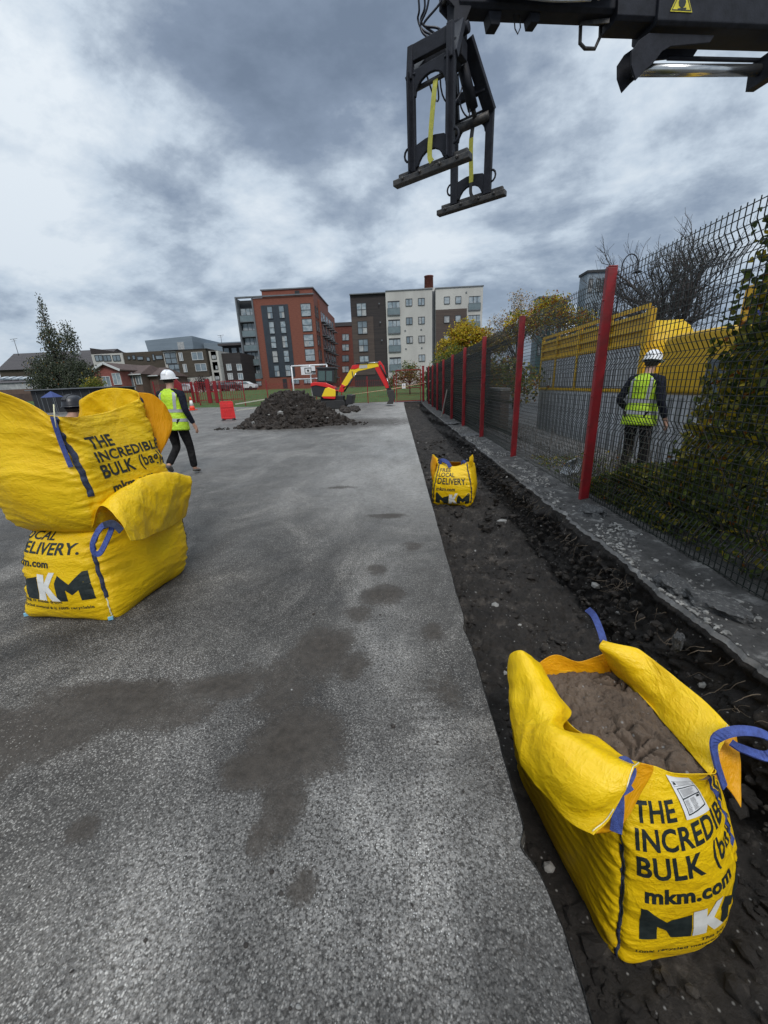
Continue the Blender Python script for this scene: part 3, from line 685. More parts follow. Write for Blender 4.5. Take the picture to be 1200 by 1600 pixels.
    ribbon(px3([(944, 1240, .12), (966, 1232, .14), (982, 1222, .15)]), [(-.4, -.7, .7)]*3, .022, 'lifting_loop', M_strap, root)
    ribbon(px3([(1132, 1230, .06), (1118, 1185, .15), (1118, 1155, .21), (1150, 1142, .25), (1190, 1146, .24), (1215, 1165, .22), (1200, 1182, .20), (1160, 1170, .19), (1142, 1160, .19)]), [(.3, -.5, .8)]*9, .016, 'lifting_loop', M_strap, root)
    ribbon(px3([(945, 1010, .28), (938, 985, .33), (928, 962, .38), (918, 952, .41)]), [(-.3, -.9, .2)]*4, .014, 'lifting_loop', M_strap, root)
    # document pouch on the front
    Pp = Face(g, 0); x0, x1, y0, y1 = .49, .77, .745, .965
    Pp.poly('document', [[(x0, y1), (x1-.03, y1), (x1+.015, y0-.01), (x0+.03, y0+.01)]], M_paper, root, .005)
    def q(a, b): return (x0+.02+(x1-x0-.03)*a+.02*(1-b), y0+.015+(y1-y0-.03)*b)
    def fr(a0, b0, a1, b1, w, m_, off=.006):
        Pp.poly('document_print', [[q(a0, b0), q(a1, b0), q(a1, b0+w), q(a0, b0+w)], [q(a0, b1-w), q(a1, b1-w), q(a1, b1), q(a0, b1)],
                 [q(a0, b0), q(a0+w, b0), q(a0+w, b1), q(a0, b1)], [q(a1-w, b0), q(a1, b0), q(a1, b1), q(a1-w, b1)]], m_, root, off)
    fr(.08, .04, .92, .70, .025, M_ink); fr(.10, .40, .90, .43, .015, M_ink); fr(.02, .75, .92, .90, .008, M_ink)
    gm = mat('grey_print', (.30, .30, .30), .6); rnd = random.Random(4); bars = []
    for k in range(9): y = .46+k*.022; bars.append([q(.16, y), q(.16+.66*rnd.uniform(.6, 1), y), q(.16+.66*.9, y+.009), q(.16, y+.009)])
    for k in range(11): y = .09+k*.026; bars += [[q(.14, y), q(.14+.18*rnd.uniform(.5, 1), y), q(.30, y+.012), q(.14, y+.012)], [q(.38, y), q(.38+.25*rnd.uniform(.5, 1), y), q(.60, y+.012), q(.38, y+.012)]]
    for k in range(4): y = .775+k*.03; bars.append([q(.22, y), q(.22+.6*rnd.uniform(.5, 1), y), q(.8, y+.01), q(.22, y+.01)])
    Pp.poly('document_print', bars, gm, root, .0062)
    Pp.poly('document_symbol', [[q(.70, .32), q(.86, .32), q(.84, .38), q(.72, .38)]], M_ink, root, .0064); Pp.poly('document_symbol', [[q(.04, .80), q(.16, .80), q(.14, .88), q(.06, .88)]], M_ink, root, .0064)
    return root, H_
def rebase(root, H_=None):
    # children were built in world coordinates
    M = Matrix.Translation(root.location).inverted()
    for ch in root.children: ch.matrix_parent_inverse = M
    if H_: bpy.data.objects.remove(H_)
r_, h_ = near_bag(); rebase(r_, h_)
# ------------------------------------------------------------------ bag further along the trench
def mid_bag():
    root = empty('bulk_bag', (.9, 6.4, -.5), 0, 'yellow bulk bag standing alone on the trench floor halfway along, its corners pulled up', 'bulk bag', 'yellow bulk bags')
    lv = []
    for z, (a, b, c, d), bl in [(-.50, ((.555, 6.22), (1.12, 6.06), (1.28, 6.62), (.70, 6.78)), (.01, .01, .01, .01)), (-.42, ((.545, 6.2), (1.15, 6.04), (1.31, 6.64), (.69, 6.8)), (.05, .04, .03, .03)),
                                (-.22, ((.56, 6.2), (1.15, 6.04), (1.32, 6.64), (.69, 6.8)), (.07, .06, .05, .05)), (-.02, ((.60, 6.22), (1.12, 6.08), (1.30, 6.62), (.68, 6.76)), (.05, .05, .04, .04)),
                                (.10, ((.64, 6.27), (1.10, 6.14), (1.27, 6.58), (.68, 6.7)), (.0, .03, .0, .03)), ((.21, .20, .14, .14), ((.66, 6.32), (1.09, 6.2), (1.22, 6.5), (.70, 6.6)), (-.05, .0, -.03, 0))]:
        lv.append((z, a, b, c, d, bl))
    g = hull(lv, 200, 80, 3.3, .012); n = g.shape[1]
    for i in range(n):      # sagging front lip
        x = i/n*4
        if x < 1: g[-14:, i, 2] -= np.linspace(0, .10, 14)*math.sin(x*math.pi)**1.3
    grid_mesh('bag_body', g, M_bag, root, closed=True, cap=True, solid=.002)
    F = Face(g, 0, .004); localdel(F, root, .10, .90, .80)
    sand_fill(g[-16], .06, .03, root, 1.2, nr=14)
    seam_strap(F, .02, .18, .97, root, .013, M_strapd, .006); seam_strap(F, .985, .18, .97, root, .013, M_strapd, .006)
    V = Vector
    flap('side_flap', [[V((.70, 6.6, .1)), V((.62, 6.42, .1)), V((.655, 6.31, .1))], [V((.64, 6.58, .2)), V((.57, 6.42, .2)), V((.62, 6.30, .18))], [V((.60, 6.56, .27)), V((.56, 6.44, .30)), V((.64, 6.33, .25))]], root, 2.2, .008, 30, 24)
    flap('side_flap', [[V((.62, 6.3, .20)), V((.58, 6.32, .0)), V((.57, 6.3, -.15))], [V((.585, 6.34, .28)), V((.54, 6.38, .05)), V((.55, 6.36, -.12))], [V((.55, 6.44, .28)), V((.53, 6.5, .05)), V((.56, 6.5, -.1))]], root, 2.9, .008, 30, 24, m=M_bagin)
    flap('side_flap', [[V((1.09, 6.2, .12)), V((1.2, 6.32, .10)), V((1.22, 6.5, .1))], [V((1.13, 6.21, .2)), V((1.22, 6.34, .22)), V((1.24, 6.5, .2))], [V((1.14, 6.24, .27)), V((1.21, 6.36, .29)), V((1.22, 6.5, .26))]], root, 5.2, .008, 30, 24)
    ribbon([(.66, 6.3, .17), (.70, 6.27, .23), (.78, 6.24, .20), (.83, 6.22, .12)], [(0, -1, .3)]*4, .03, 'lifting_loop', M_strap, root)
    ribbon([(1.08, 6.2, .15), (1.05, 6.2, .21), (1.02, 6.22, .19), (1.03, 6.24, .12)], [(0, -1, .3)]*4, .02, 'lifting_loop', M_strap, root)
    return root
rebase(mid_bag())
# ------------------------------------------------------------------ two bags stacked on the tarmac
def lower_bag():
    root = empty('bulk_bag', (-2.25, 2.6, 0), 0, 'yellow bulk bag on the tarmac, squashed under the one stacked on it', 'bulk bag', 'yellow bulk bags')
    lv = [(.004, (-2.60, 2.26), (-1.955, 2.20), (-1.86, 2.90), (-2.58, 2.98), (.01, .01, .01, .01)), (.06, (-2.60, 2.24), (-1.945, 2.18), (-1.84, 2.93), (-2.6, 3.0), (.05, .04, .03, .05)),
          (.20, (-2.55, 2.25), (-1.945, 2.185), (-1.80, 2.95), (-2.5, 3.0), (.08, .07, .05, .03)), (.36, (-2.52, 2.26), (-1.96, 2.20), (-1.80, 2.95), (-2.45, 3.0), (.08, .08, .05, .02)),
          (.50, (-2.48, 2.28), (-1.96, 2.21), (-1.80, 2.93), (-2.42, 2.98), (.07, .07, .05, .02)), (.60, (-2.44, 2.32), (-1.93, 2.24), (-1.82, 2.90), (-2.54, 2.92), (.03, .03, .03, .03)),
          (.64, (-2.4, 2.36), (-1.95, 2.32), (-1.9, 2.86), (-2.45, 2.86), (0, 0, 0, 0))]
    g = hull(lv, 264, 110, 7.3, .012)
    grid_mesh('bag_body', g, M_bag, root, closed=True, cap=True, solid=.002)
    c = g[-1].mean(0); nr = 6; top = np.array([[c+(g[-1][i]-c)*(1-j/nr) for i in range(g.shape[1])] for j in range(nr)]); grid_mesh('bag_top', top, M_bag, root, closed=True)
    F = Face(g, 0, .0035); localdel(F, root, -.08, .88, .97)
    seam_strap(F, .995, .30, .84, root, .012, M_strapd, .005); seam_strap(F, .995, .0, .30, root, .004, M_stitch, .004)
    seam_strap(F, 1.985, .3, .8, root, .010, M_strapd, .005)
    cr_ = [(163, 792, 2.16), (195, 764, 2.35), (228, 747, 2.55), (262, 741, 2.75), (297, 744, 2.98)]
    hm = [(203, 846, 2.08), (226, 842, 2.28), (246, 832, 2.48), (268, 822, 2.72), (290, 806, 2.96)]
    A = [aY(*p) for p in cr_]; B = [aY(*p) for p in hm]
    C = [[p+Vector((-.14, .02, -.14)) for p in A], [p+Vector((-.05, 0, -.02)) for p in A], A,
         [A[i].lerp(B[i], .30)+Vector((.035, -.02, .015)) for i in range(5)], [A[i].lerp(B[i], .65)+Vector((.03, -.02, .01)) for i in range(5)], B]
    gf = flap('side_flap', C, root, 9.1, .016, 90, 60, (.8, .4), th=.003)
    mid = [aY(150, 806, 2.14), aY(172, 800, 2.1), aY(186, 818, 2.08)]
    ribbon([aY(176, 822, 2.12), aY(160, 822, 2.08), aY(146, 845, 2.04), aY(146, 862, 2.03), aY(156, 864, 2.03), aY(168, 842, 2.07), aY(176, 822, 2.1)], [(-.2, -1, .2)]*7, .017, 'lifting_loop', M_strap, root)
    ribbon([aY(160, 822, 2.09), aY(176, 818, 2.06), aY(190, 830, 2.05)], [(-.1, -1, .3)]*3, .02, 'lifting_loop', M_strapd, root)
    # blue-white bottom corner tags
    for p in ((-1.955, 2.175, .02), (-2.585, 2.225, .03)):
        MB().box(p, (.03, .012, .025), .4).build('corner_tag', mat('pale_blue_tag', (.2, .45, .6), .6), root, .003)
    return root
rebase(lower_bag())
def upper_bag():
    root = empty('bulk_bag', (-2.2, 2.6, .6), 0, 'yellow bulk bag lifted on top of another, its flaps flared open beside the walking worker', 'bulk bag', 'yellow bulk bags')
    lv = [(.60, (-2.36, 2.4), (-2.02, 2.36), (-1.98, 2.85), (-2.3, 2.85), (.02, .02, .02, .02)), (.62, (-2.44, 2.32), (-1.93, 2.26), (-1.88, 2.92), (-2.45, 2.95), (.04, .03, .03, .04)),
          (.70, (-2.50, 2.27), (-1.875, 2.2), (-1.84, 2.95), (-2.48, 3.0), (.07, .04, .04, .02)), (.84, (-2.54, 2.24), (-1.85, 2.18), (-1.83, 2.96), (-2.5, 3.02), (.10, .04, .05, .03)),
          (1.00, (-2.57, 2.22), (-1.86, 2.17), (-1.85, 2.95), (-2.54, 3.02), (.10, .03, .04, .04)), (1.12, (-2.60, 2.20), (-1.88, 2.17), (-1.87, 2.95), (-2.6, 3.0), (.06, .02, .03, .05)),
          (1.25, (-2.64, 2.17), (-1.90, 2.15), (-1.89, 2.95), (-2.62, 3.0), (.03, .0, .02, .03)), ((1.46, 1.34, 1.43, 1.40), (-2.72, 2.12), (-1.905, 2.15), (-1.905, 2.95), (-2.64, 3.0), (.05, -.02, .03, .02))]
    g = hull(lv, 288, 130, 4.3, .013); n = g.shape[1]
    for i in range(n):
        x = i/n*4
        if x < 1: g[-30:, i, 2] += np.linspace(0, .13, 30)*math.sin(min(1, x*1.05)*math.pi)**.7
        if 1 < x < 2: g[-16:, i, 2] -= np.linspace(0, .055, 16)*math.sin((x-1)*math.pi)**.8
        if 2 < x <= 2.72: g[-16:, i, 2] += np.linspace(0, .07, 16)*math.sin((x-2)/.72*math.pi)
        if 2.72 < x < 3.3: g[-24:, i, 2] -= np.linspace(0, .24, 24)*math.sin((x-2.72)/.58*math.pi)**.6
    n_ = gnorm(g, True)
    for j in range(85, g.shape[0]):
        for i in range(n):
            q = Vector(g[j, i]); wq = q*4.2+mn.noise_vector(q*2.5)*.7; w = mn.voronoi(wq)[0][0]; w2 = mn.voronoi(wq*2.4)[0][0]
            a = min(1, (j-85)/25)
            g[j, i] += n_[j, i]*(.036*(.45-w)+.014*(.4-w2))*a*(.35 if 1 < i/n*4 < 2 else 1)
    grid_mesh('bag_body', g, M_bag, root, closed=True, cap=True, solid=.002)
    F = Face(g, 1, .0035); incredible(F, root, .15, .95, .80, .74, .98)
    sand_fill(g[-34], 1.2, 1.16, root, 6.2, nr=20)
    seam_strap(F, 1.0, .45, .985, root, .017, M_strapd, .005); seam_strap(F, 2.0, .42, .985, root, .015, M_strapd, .006)
    ribbon([(-1.90, 2.13, 1.33), (-1.905, 2.14, 1.2), (-1.885, 2.135, 1.05)], [(.5, -1, 0)]*3, .012, 'lifting_loop', M_strap, root)
    # the rear panel swings out past the corner, light comes through it
    C = [[aY(216, 613, 2.96), aY(228, 655, 2.96), aY(240, 695, 2.96), aY(248, 728, 2.96)], [aY(238, 616, 3.02), aY(245, 655, 3.02), aY(250, 690, 3.0), aY(249, 722, 2.98)],
         [aY(256, 630, 3.08), aY(262, 655, 3.08), aY(262, 680, 3.05), aY(251, 712, 3.0)], [aY(264, 642, 3.12), aY(269, 655, 3.12), aY(267, 675, 3.08), aY(253, 706, 3.02)]]
    flap('side_flap', C, root, 1.1, .006, 60, 40, (.3, .3), M_bagin)
    C = [[(-2.60, 2.16, 1.3), (-2.4, 2.12, 1.3), (-2.1, 2.1, 1.25), (-1.92, 2.13, 1.2)], [(-2.72, 2.13, 1.42), (-2.4, 2.08, 1.44), (-2.1, 2.06, 1.42), (-1.93, 2.11, 1.33)]]
    MB().tube([aY(84, 632, 2.12), aY(85, 650, 2.1), aY(88, 668, 2.09)], .003, 5).build('stitching', M_stitch, root)
    return root
rebase(upper_bag())
V = Vector
# ------------------------------------------------------------------ fence materials
M_red = mat('red_paint', (.27, .010, .016), .45, (.17, .014, .016), 9, .3, 40, rvar=.1, detail=9)
M_redp = mat('red_plastic', (.70, .03, .03), .45, (.55, .03, .03), 5)
M_wire = mat('dark_green_wire', (.013, .018, .016), .4)
M_steel = mat('black_painted_steel', (.012, .013, .017), .6, (.024, .026, .034), 9, .4, 50, rvar=.12, spec=.2)
M_steel2 = mat('worn_black_steel', (.028, .028, .03), .5, (.075, .068, .06), 22, .5, 60, metal=.3)
M_galv = mat('galvanised_steel', (.50, .52, .52), .38, (.34, .35, .35), 12, .3, 60, metal=.7)
M_chrome = mat('cylinder_rod', (.62, .62, .60), .22, (.5, .5, .5), 6, metal=.95)
M_rubber = mat('black_rubber', (.012, .012, .013), .7, (.03, .03, .03), 20, .4, 60)
M_hose = mat('hydraulic_hose', (.010, .012, .022), .4)
M_glass = mat('window_glass', (.10, .13, .15), .08, (.22, .27, .30), .35, spec=.9)
M_white2 = mat('white_painted_steel', (.72, .73, .74), .45, (.62, .62, .62), 6)
# ------------------------------------------------------------------ mesh fence along the trench
FH = 2.46
def panel(L, mb, pitch=.05, hp=.055, r=.0036):
    bends = [2.22, 1.58, .95, .32]
    def off(z):
        for b in bends:
            d = abs(z-b)
            if d < .10: return .06*(1-d/.10)
        return 0.0
    zs = [0.03]
    for b in sorted(bends): zs += [b-.10, b, b+.10]
    zs.append(FH-.02)
    def w4(a, b, r_):   # thin square wire
        a = V(a); b = V(b); d = (b-a).normalized(); x = d.orthogonal().normalized()*r_; y = d.cross(x)
        mb.add([a+x, a+y, a-x, a-y, b+x, b+y, b-x, b-y], [(0, 1, 5, 4), (1, 2, 6, 5), (2, 3, 7, 6), (3, 0, 4, 7)])
    n = int(L/pitch)
    for i in range(n+1):
        y = -L/2+L*i/n
        for k in range(len(zs)-1): w4((off(zs[k])+.003, y, zs[k]), (off(zs[k+1])+.003, y, zs[k+1]), r)
    z = .05
    while z < FH:
        w4((off(z)-.002, -L/2, z), (off(z)-.002, L/2, z), r); z += hp
fence = empty('mesh_fence', (FX, 4.6, 0), 0, 'long dark wire mesh fence with bent beads on square red posts, beside the trench', 'fence')
ptrue = [4.58+2.98*k for k in range(9)]
for k, y in enumerate(ptrue):
    if k == 0:
        mb = MB(); mb.box((0, 0, FH/2), (.10, .06, FH+.02)); post0 = mb.build('post', M_red, fence, .008)
        mb = MB()
        mb.lathe([(.011, 0), (.011, .008), (.006, .011), (0, .011)], 8, M=Matrix.Rotation(R_(-90), 3, 'Y')); bo = mb.build('bolt', M_red, post0); bo.location = (-.05, -.012, .25)
        for i in range(1, 7): b2_ = bo.copy(); link(b2_); b2_.parent = post0; b2_.location = (-.05, -.012, .25+.32*i)
        mb = MB(); mb.box((0, 0, FH+.014), (.09, .065, .014)); mb.build('post_cap', M_red, post0, .004)
        base_post = post0
    else:
        post0 = copy_tree(base_post, fence)
    g = G(FX, y); post0.location = (.0, y-4.6, g+.0); post0.rotation_euler = (0, R_(.3*math.sin(k*2.1)), R_(random.uniform(-2, 2)))
mbp = MB(); panel(2.93, mbp); p0 = mbp.build('mesh_panel', M_wire, fence)
mbp = MB(); panel(2.93, mbp, .055, .075, .0056); pf = mbp.build('mesh_panel', M_wire, fence)
used = False
for k in range(-1, 9):
    y = 4.58+2.98*(k+.5); src = p0 if k < 1 else pf
    o = src if (src is p0 and k == -1) or (src is pf and k == 1) else None
    if o is None: o = src.copy(); link(o); o.parent = fence
    o.location = (.055, y-4.6, G(FX, y)+.0)
# ------------------------------------------------------------------ end gate and red mesh fence across the far side
def wire_panel(mb, L, H, pv, ph, r, z0=0.05):
    n = int(L/pv)
    for i in range(n+1): mb.bar((L*i/n, 0, z0), (L*i/n, 0, H), r, r, up=(0, 1, 0))
    z = z0
    while z <= H: mb.bar((0, .004, z), (L, .004, z), r, r); z += ph
gy = 31.0
gate = empty('site_gate', (-.06, gy, G(0, gy)), 0, 'red framed mesh gate with a small white notice at the head of the trench', 'gate')
mb = MB(); mb.b2((0, -.03, .02), (.06, .03, 2.35)); mb.b2((1.84, -.03, .02), (1.90, .03, 2.35)); mb.b2((.06, -.025, 2.29), (1.84, .025, 2.35)); mb.b2((.06, -.025, .05), (1.84, .025, .11)); mb.b2((.06, -.02, 1.0), (1.84, .02, 1.05)); mb.build('gate_frame', M_red, gate)
mb = MB(); wire_panel(mb, 1.78, 2.29, .06, .2, .008); o = mb.build('gate_mesh', M_red, gate); o.location = (.06, 0, 0)
mb = MB(); mb.b2((.45, -.05, 1.0), (.72, -.035, 1.36)); nt = mb.build('notice', mat('white_sign', (.75, .75, .75), .5), gate)
mb = MB(); mb.b2((.50, -.056, 1.22), (.67, -.051, 1.24)); mb.b2((.575, -.056, 1.08), (.595, -.051, 1.32)); mb.b2((.50, -.056, 1.12), (.67, -.051, 1.135)); mb.build('notice_print', M_ink, nt)
for x in (-.05, 1.95, 2.1):
    pass
gp = empty('gate_post', (2.0, 30.9, G(0, gy)), 0, 'thick red post where the gate meets the long fence', 'post')
mb = MB(); mb.box((0, 0, 1.25), (.16, .16, 2.5)); mb.build('shaft', M_red, gp, .01); mb = MB(); mb.box((0, 0, 2.53), (.2, .2, .05)); mb.build('cap', M_red, gp, .01)
ef = empty('mesh_fence', (-20, 33, 0), 0, 'low red wire mesh fence between the yard and the green lawn', 'fence')
ex0, ex1 = -21.0, -.2
first = None
for k in range(11):
    x = ex0+(ex1-ex0)*k/10; y = 34.5-(x+21)/20.8*3.4
    if first is None:
        mb = MB(); mb.box((0, 0, 1.0), (.07, .07, 2.0)); first = o = mb.build('post', M_red, ef)
    else: o = first.copy(); link(o); o.parent = ef
    o.location = (x+20, y-33, G(x, y))
    if k < 10:
        L = 2.11; mb = MB(); wire_panel(mb, L, 1.75, .14, .4, .010); q = mb.build('mesh_panel', M_red, ef) if k == 0 else None
        if k == 0: pan = q
        else: q = pan.copy(); link(q); q.parent = ef
        q.location = (x+20, y-33, G(x, y)); q.rotation_euler = (0, 0, math.atan2(-3.4, 20.8))
# sturdy red goal/gate frames at the left, seen over the worker's shoulder
for i, (u0, u1, vt, vb, yy, lab) in enumerate([(274, 290, 590, 634, 36, 'red gate leaf standing ajar by the cone, first left of the lawn'), (326, 344, 592, 632, 36, 'tall red double post of the playground rail left of the red barrier'), (302, 312, 596, 631, 37, 'slim red post between the cone and the double post')]):
    a = aY((u0+u1)/2, vb, yy); h = aY((u0+u1)/2, vt, yy).z-G(a.x, yy)
    e = empty('rail_post', (a.x, yy, G(a.x, yy)), 0, lab, 'post', 'red playground posts')
    w = (u1-u0)/604*yy
    mb = MB()
    if i == 0: mb.prism([(-w/2, 0), (w/2, 0), (w/2, h*.75), (-w*.1, h*1.05), (-w/2, h)], -.04, .04, Matrix.Rotation(R_(90), 4, 'X'))
    else: mb.box((-w*.3, 0, h/2), (w*.28, .12, h)); mb.box((w*.3, 0, h*.46), (w*.28, .12, h*.92))
    mb.build('shaft', M_red, e, .01); mb = MB(); mb.b2((-w/2, -.05, h*.45), (w/2, -.045+.1, h*.5)); mb.build('cross_bar', M_red, e)
rl = empty('hoop_railing', (-17.5, 36.5, G(-17, 36.5)), 0, 'red vertical bar railing behind the traffic cone and walking worker', 'railing')
mb = MB(); mb.b2((-3.4, -.03, 1.75), (3.4, .03, 1.8)); mb.b2((-3.4, -.03, .2), (3.4, .03, .25)); mb.build('rail', M_red, rl)
mb = MB(); mb.b2((-.015, -.015, 0), (.015, .015, 1.9)); b0 = mb.build('bar', M_red, rl)
for k in range(34):
    o = b0 if k == 0 else b0.copy()
    if k: link(o); o.parent = rl
    o.location = (-3.3+.2*k, 0, 0)
# ------------------------------------------------------------------ loose things on the verge, roots, clods
M_stone = mat('broken_stone', (.12, .117, .11), .85, (.32, .31, .29), 9, .7, 40)
M_dirtst = mat('soil_clod', (.016, .013, .011), .9, (.048, .040, .034), 12, .8, 40)
M_root = mat('root', (.075, .055, .038), .8, (.17, .13, .09), 14)
def rock(mb, c, r, rnd, flat=.6, mi=0, sub=1):
    bm = bmesh.new(); bmesh.ops.create_icosphere(bm, subdivisions=sub, radius=1)
    s = (rnd.uniform(.7, 1.3), rnd.uniform(.6, 1.1), flat*rnd.uniform(.7, 1.2)); a = rnd.uniform(0, 6.3); o = V((rnd.uniform(0, 99), 0, 0)); M = Matrix.Rotation(a, 3, 'Z') @ Matrix.Rotation(rnd.uniform(-.4, .4), 3, 'X')
    vs = []
    for v in bm.verts:
        q = v.co*(1+.5*mn.noise(v.co*1.3+o)+.2*mn.noise(v.co*3+o)); vs.append(V(c)+M@V((q.x*s[0]*r, q.y*s[1]*r, q.z*s[2]*r)))
    mb.add(vs, [[v.index for v in f.verts] for f in bm.faces], mi, False); bm.free()
rnd = random.Random(11)
mb = MB()
for k in range(5200):
    y = .4+rnd.random()**1.8*13; x = lipR(y)+.005+rnd.random()**1.6*.38; cl = mn.noise(V((x*2, y*1.3, 0)))+.35*mn.noise(V((x*9, y*7, 0)))
    if rnd.random() > max(.05, .30+2.2*cl): continue
    rock(mb, (x, y, verge_z(x, y)+.002), rnd.choice([.005, .007, .008, .011, .014, .02]), rnd, .7, rnd.choice([0, 0, 0, 1]), 1)
tag(mb.build('gravel', [M_stone, M_strip]), kind='stuff')
mb = MB()
for k in range(5200):
    y = .35+rnd.random()**1.8*14; a = lipL(y); b = lipR(y); x = a+.06+rnd.random()*(b-a-.2)
    r = rnd.choice([.006, .008, .010, .012, .014, .018, .022, .035, .05])*(1 if y < 5 else 1.4)
    if r > .03 and rnd.random() < .75: continue
    if mn.noise(V((x*2.5, y*2, 4)))+rnd.uniform(-.3, .3) < -.02: continue
    rock(mb, (x, y, tr_floor(y)+.01+.2*r+(.12*ss(b-.30, b-.16, x))), r, rnd, .55, 1 if rnd.random() < .02 else 0, 1)
for k in range(700):
    y = .6+rnd.random()**1.6*10; b = lipR(y); t = rnd.random(); rock(mb, (b-.17+.12*t, y, tr_floor(y)+.42*t+.05), rnd.choice([.012, .018, .025, .035]), rnd, .8, 1 if rnd.random() < .04 else 0, 1)
tag(mb.build('soil_clods', [M_soil, M_stone]), kind='stuff')
mb = MB()
for k in range(170):
    y = rnd.uniform(1.0, 7.5); x = lipR(y)-rnd.uniform(.02, .09); z = rnd.uniform(-.28, -.05); p = V((x, y, z)); pts = [p]; d = V((-.5+rnd.uniform(-.3, .2), rnd.uniform(-1, 1), -.35)).normalized()
    n = rnd.randint(5, 12)
    for i in range(n):
        d = (d+V((rnd.uniform(-.5, .35), rnd.uniform(-.6, .6), rnd.uniform(-.75, .5)))*1.0).normalized(); p = p+d*rnd.uniform(.010, .024); pts.append(p)
    r = rnd.choice([.0009, .0012, .0018, .003]); mb.tube(pts, [r*(1-.75*i/len(pts)) for i in range(len(pts))], 5)
tag(mb.build('roots', M_root), kind='stuff')
mb = MB()
for k in range(200):        # crumbs on the yard
    x = rnd.uniform(-2.2, .36); y = .5+rnd.random()**1.7*5; 
    if rnd.random() > .35+mudf(x, y, 0): continue
    rock(mb, (x, y, .002), rnd.choice([.003, .004, .005, .007]), rnd, .7, 0 if rnd.random() < .7 else 1, 1)
rock(mb, (aZ(614, 1135, 0).x, aZ(614, 1135, 0).y, .004), .012, rnd, .7, 0, 2); rock(mb, (aZ(510, 905, 0).x, aZ(505, 960, 0).y, .004), .012, rnd, .7, 0, 2)
tag(mb.build('crumbs', [M_dirtst, M_stone]), kind='stuff')
M_crust = soil_mat('broken_tarmac', (.035, .035, .036), (.08, .08, .08), (.30, .295, .28), .008)
for (u, v, w, l, a, lab) in [(1052, 905, .10, .16, .3, 'small lump of broken tarmac lying on the verge, nearer the leaning red post'), (1122, 940, .11, .24, .5, 'larger lump of broken tarmac on the verge under the leafy creeper'), (926, 792, .12, .18, .2, 'broken tarmac lump around the foot of the nearest red post'), (1060, 992, .05, .06, .2, 'fist-sized dark stone on the verge edge')]:
    p = aZ(u, v+8, .03); rock_mb = MB(); rr_ = random.Random(int(u)); rock(rock_mb, (0, 0, 0), 1.0, rr_, .9, 0, 4)
    rock_mb.v = [(x_*(1+.10*mn.noise(V((x_, y_, z_))*7)), y_*(1+.10*mn.noise(V((x_, y_, z_))*7+V((3, 0, 0)))), min(.42+.10*mn.noise(V((x_*5, y_*5, 1))), z_)+.10*mn.noise(V((x_, y_, z_))*9)) for x_, y_, z_ in rock_mb.v]
    o = rock_mb.build('tarmac_lump', M_crust); o.scale = (w*.8, l*.7, .09 if w > .06 else .07); o.rotation_euler = (R_(6), R_(-8), a); o.location = (p.x, p.y, .03)
    tag(o, lab, 'rubble', 'tarmac lumps on the verge')
# boards leaning on the fence and a crumpled sheet
bd = MB().box((0, 0, .55), (.03, .22, 1.15), Matrix.Rotation(R_(12), 3, 'Y')).build('timber_board', mat('grey_timber', (.10, .09, .08), .8, (.2, .18, .15), 6, stretch=(1, 1, .2)), None, .004)
bd.location = (2.0, 17.2, .05); tag(bd, 'weathered board leaning against the fence far along the trench', 'board')
for i, (y, lab) in enumerate([(14.4, 'flat dark slab lying at the foot of the fifth red post'), (10.9, 'flat dark stone beside the third red post foot')]):
    m_ = MB(); rock(m_, (0, 0, 0), 1, random.Random(40+i), .3, 0, 2); o = m_.build('paving_slab', M_crust); o.scale = (.28, .3, .14); o.location = (2.02, y, .03); tag(o, lab, 'slab')
def sheet():
    C = [[aX(868, 752, 2.42), aX(885, 742, 2.50), aX(905, 738, 2.46)], [aX(880, 728, 2.50), aX(893, 722, 2.56), aX(908, 722, 2.5)], [aX(893, 722, 2.5), aX(900, 716, 2.5), aX(909, 715, 2.46)]]
    g = wrinkle(crv_grid(C, 40, 30), False, .03, 3.0, 'flap'); o = grid_mesh('plastic_sheet', g, mat('white_plastic_film', (.62, .64, .66), .4, (.4, .41, .43), 14), None, solid=.002)
    tag(o, 'crumpled whitish plastic sheet lying behind the mesh by the nearest post', 'plastic sheet')
sheet()
# ------------------------------------------------------------------ foliage
M_lf = [mat('leaf_green', (.085, .125, .022), .45, (.17, .21, .04), 3, spec=.3), mat('leaf_dark', (.045, .07, .018), .45, (.075, .105, .028), 3, spec=.3), mat('leaf_yellow', (.52, .36, .02), .5, (.46, .37, .03), 3, spec=.3),
        mat('leaf_brown', (.34, .12, .02), .55, (.20, .08, .02), 3, spec=.2), mat('leaf_olive', (.17, .165, .03), .5, (.34, .29, .05), 3, spec=.3)]
for _m in M_lf:
    _t = _m.node_tree; _b = _t.nodes['Principled BSDF']; _o = _t.nodes['Material Output']; _tr = N(_t, 'ShaderNodeBsdfTranslucent'); _mx = N(_t, 'ShaderNodeMixShader'); _mx.inputs[0].default_value = .38
    _t.links.new(_b.inputs['Base Color'].links[0].from_socket, _tr.inputs[0]); _t.links.new(_b.outputs[0], _mx.inputs[1]); _t.links.new(_tr.outputs[0], _mx.inputs[2]); _t.links.new(_mx.outputs[0], _o.inputs[0])
M_twig = mat('twig', (.07, .055, .045), .8, (.12, .10, .085), 5)
M_bark = mat('dark_bark', (.035, .03, .028), .85, (.07, .06, .055), 7, .6, 30)
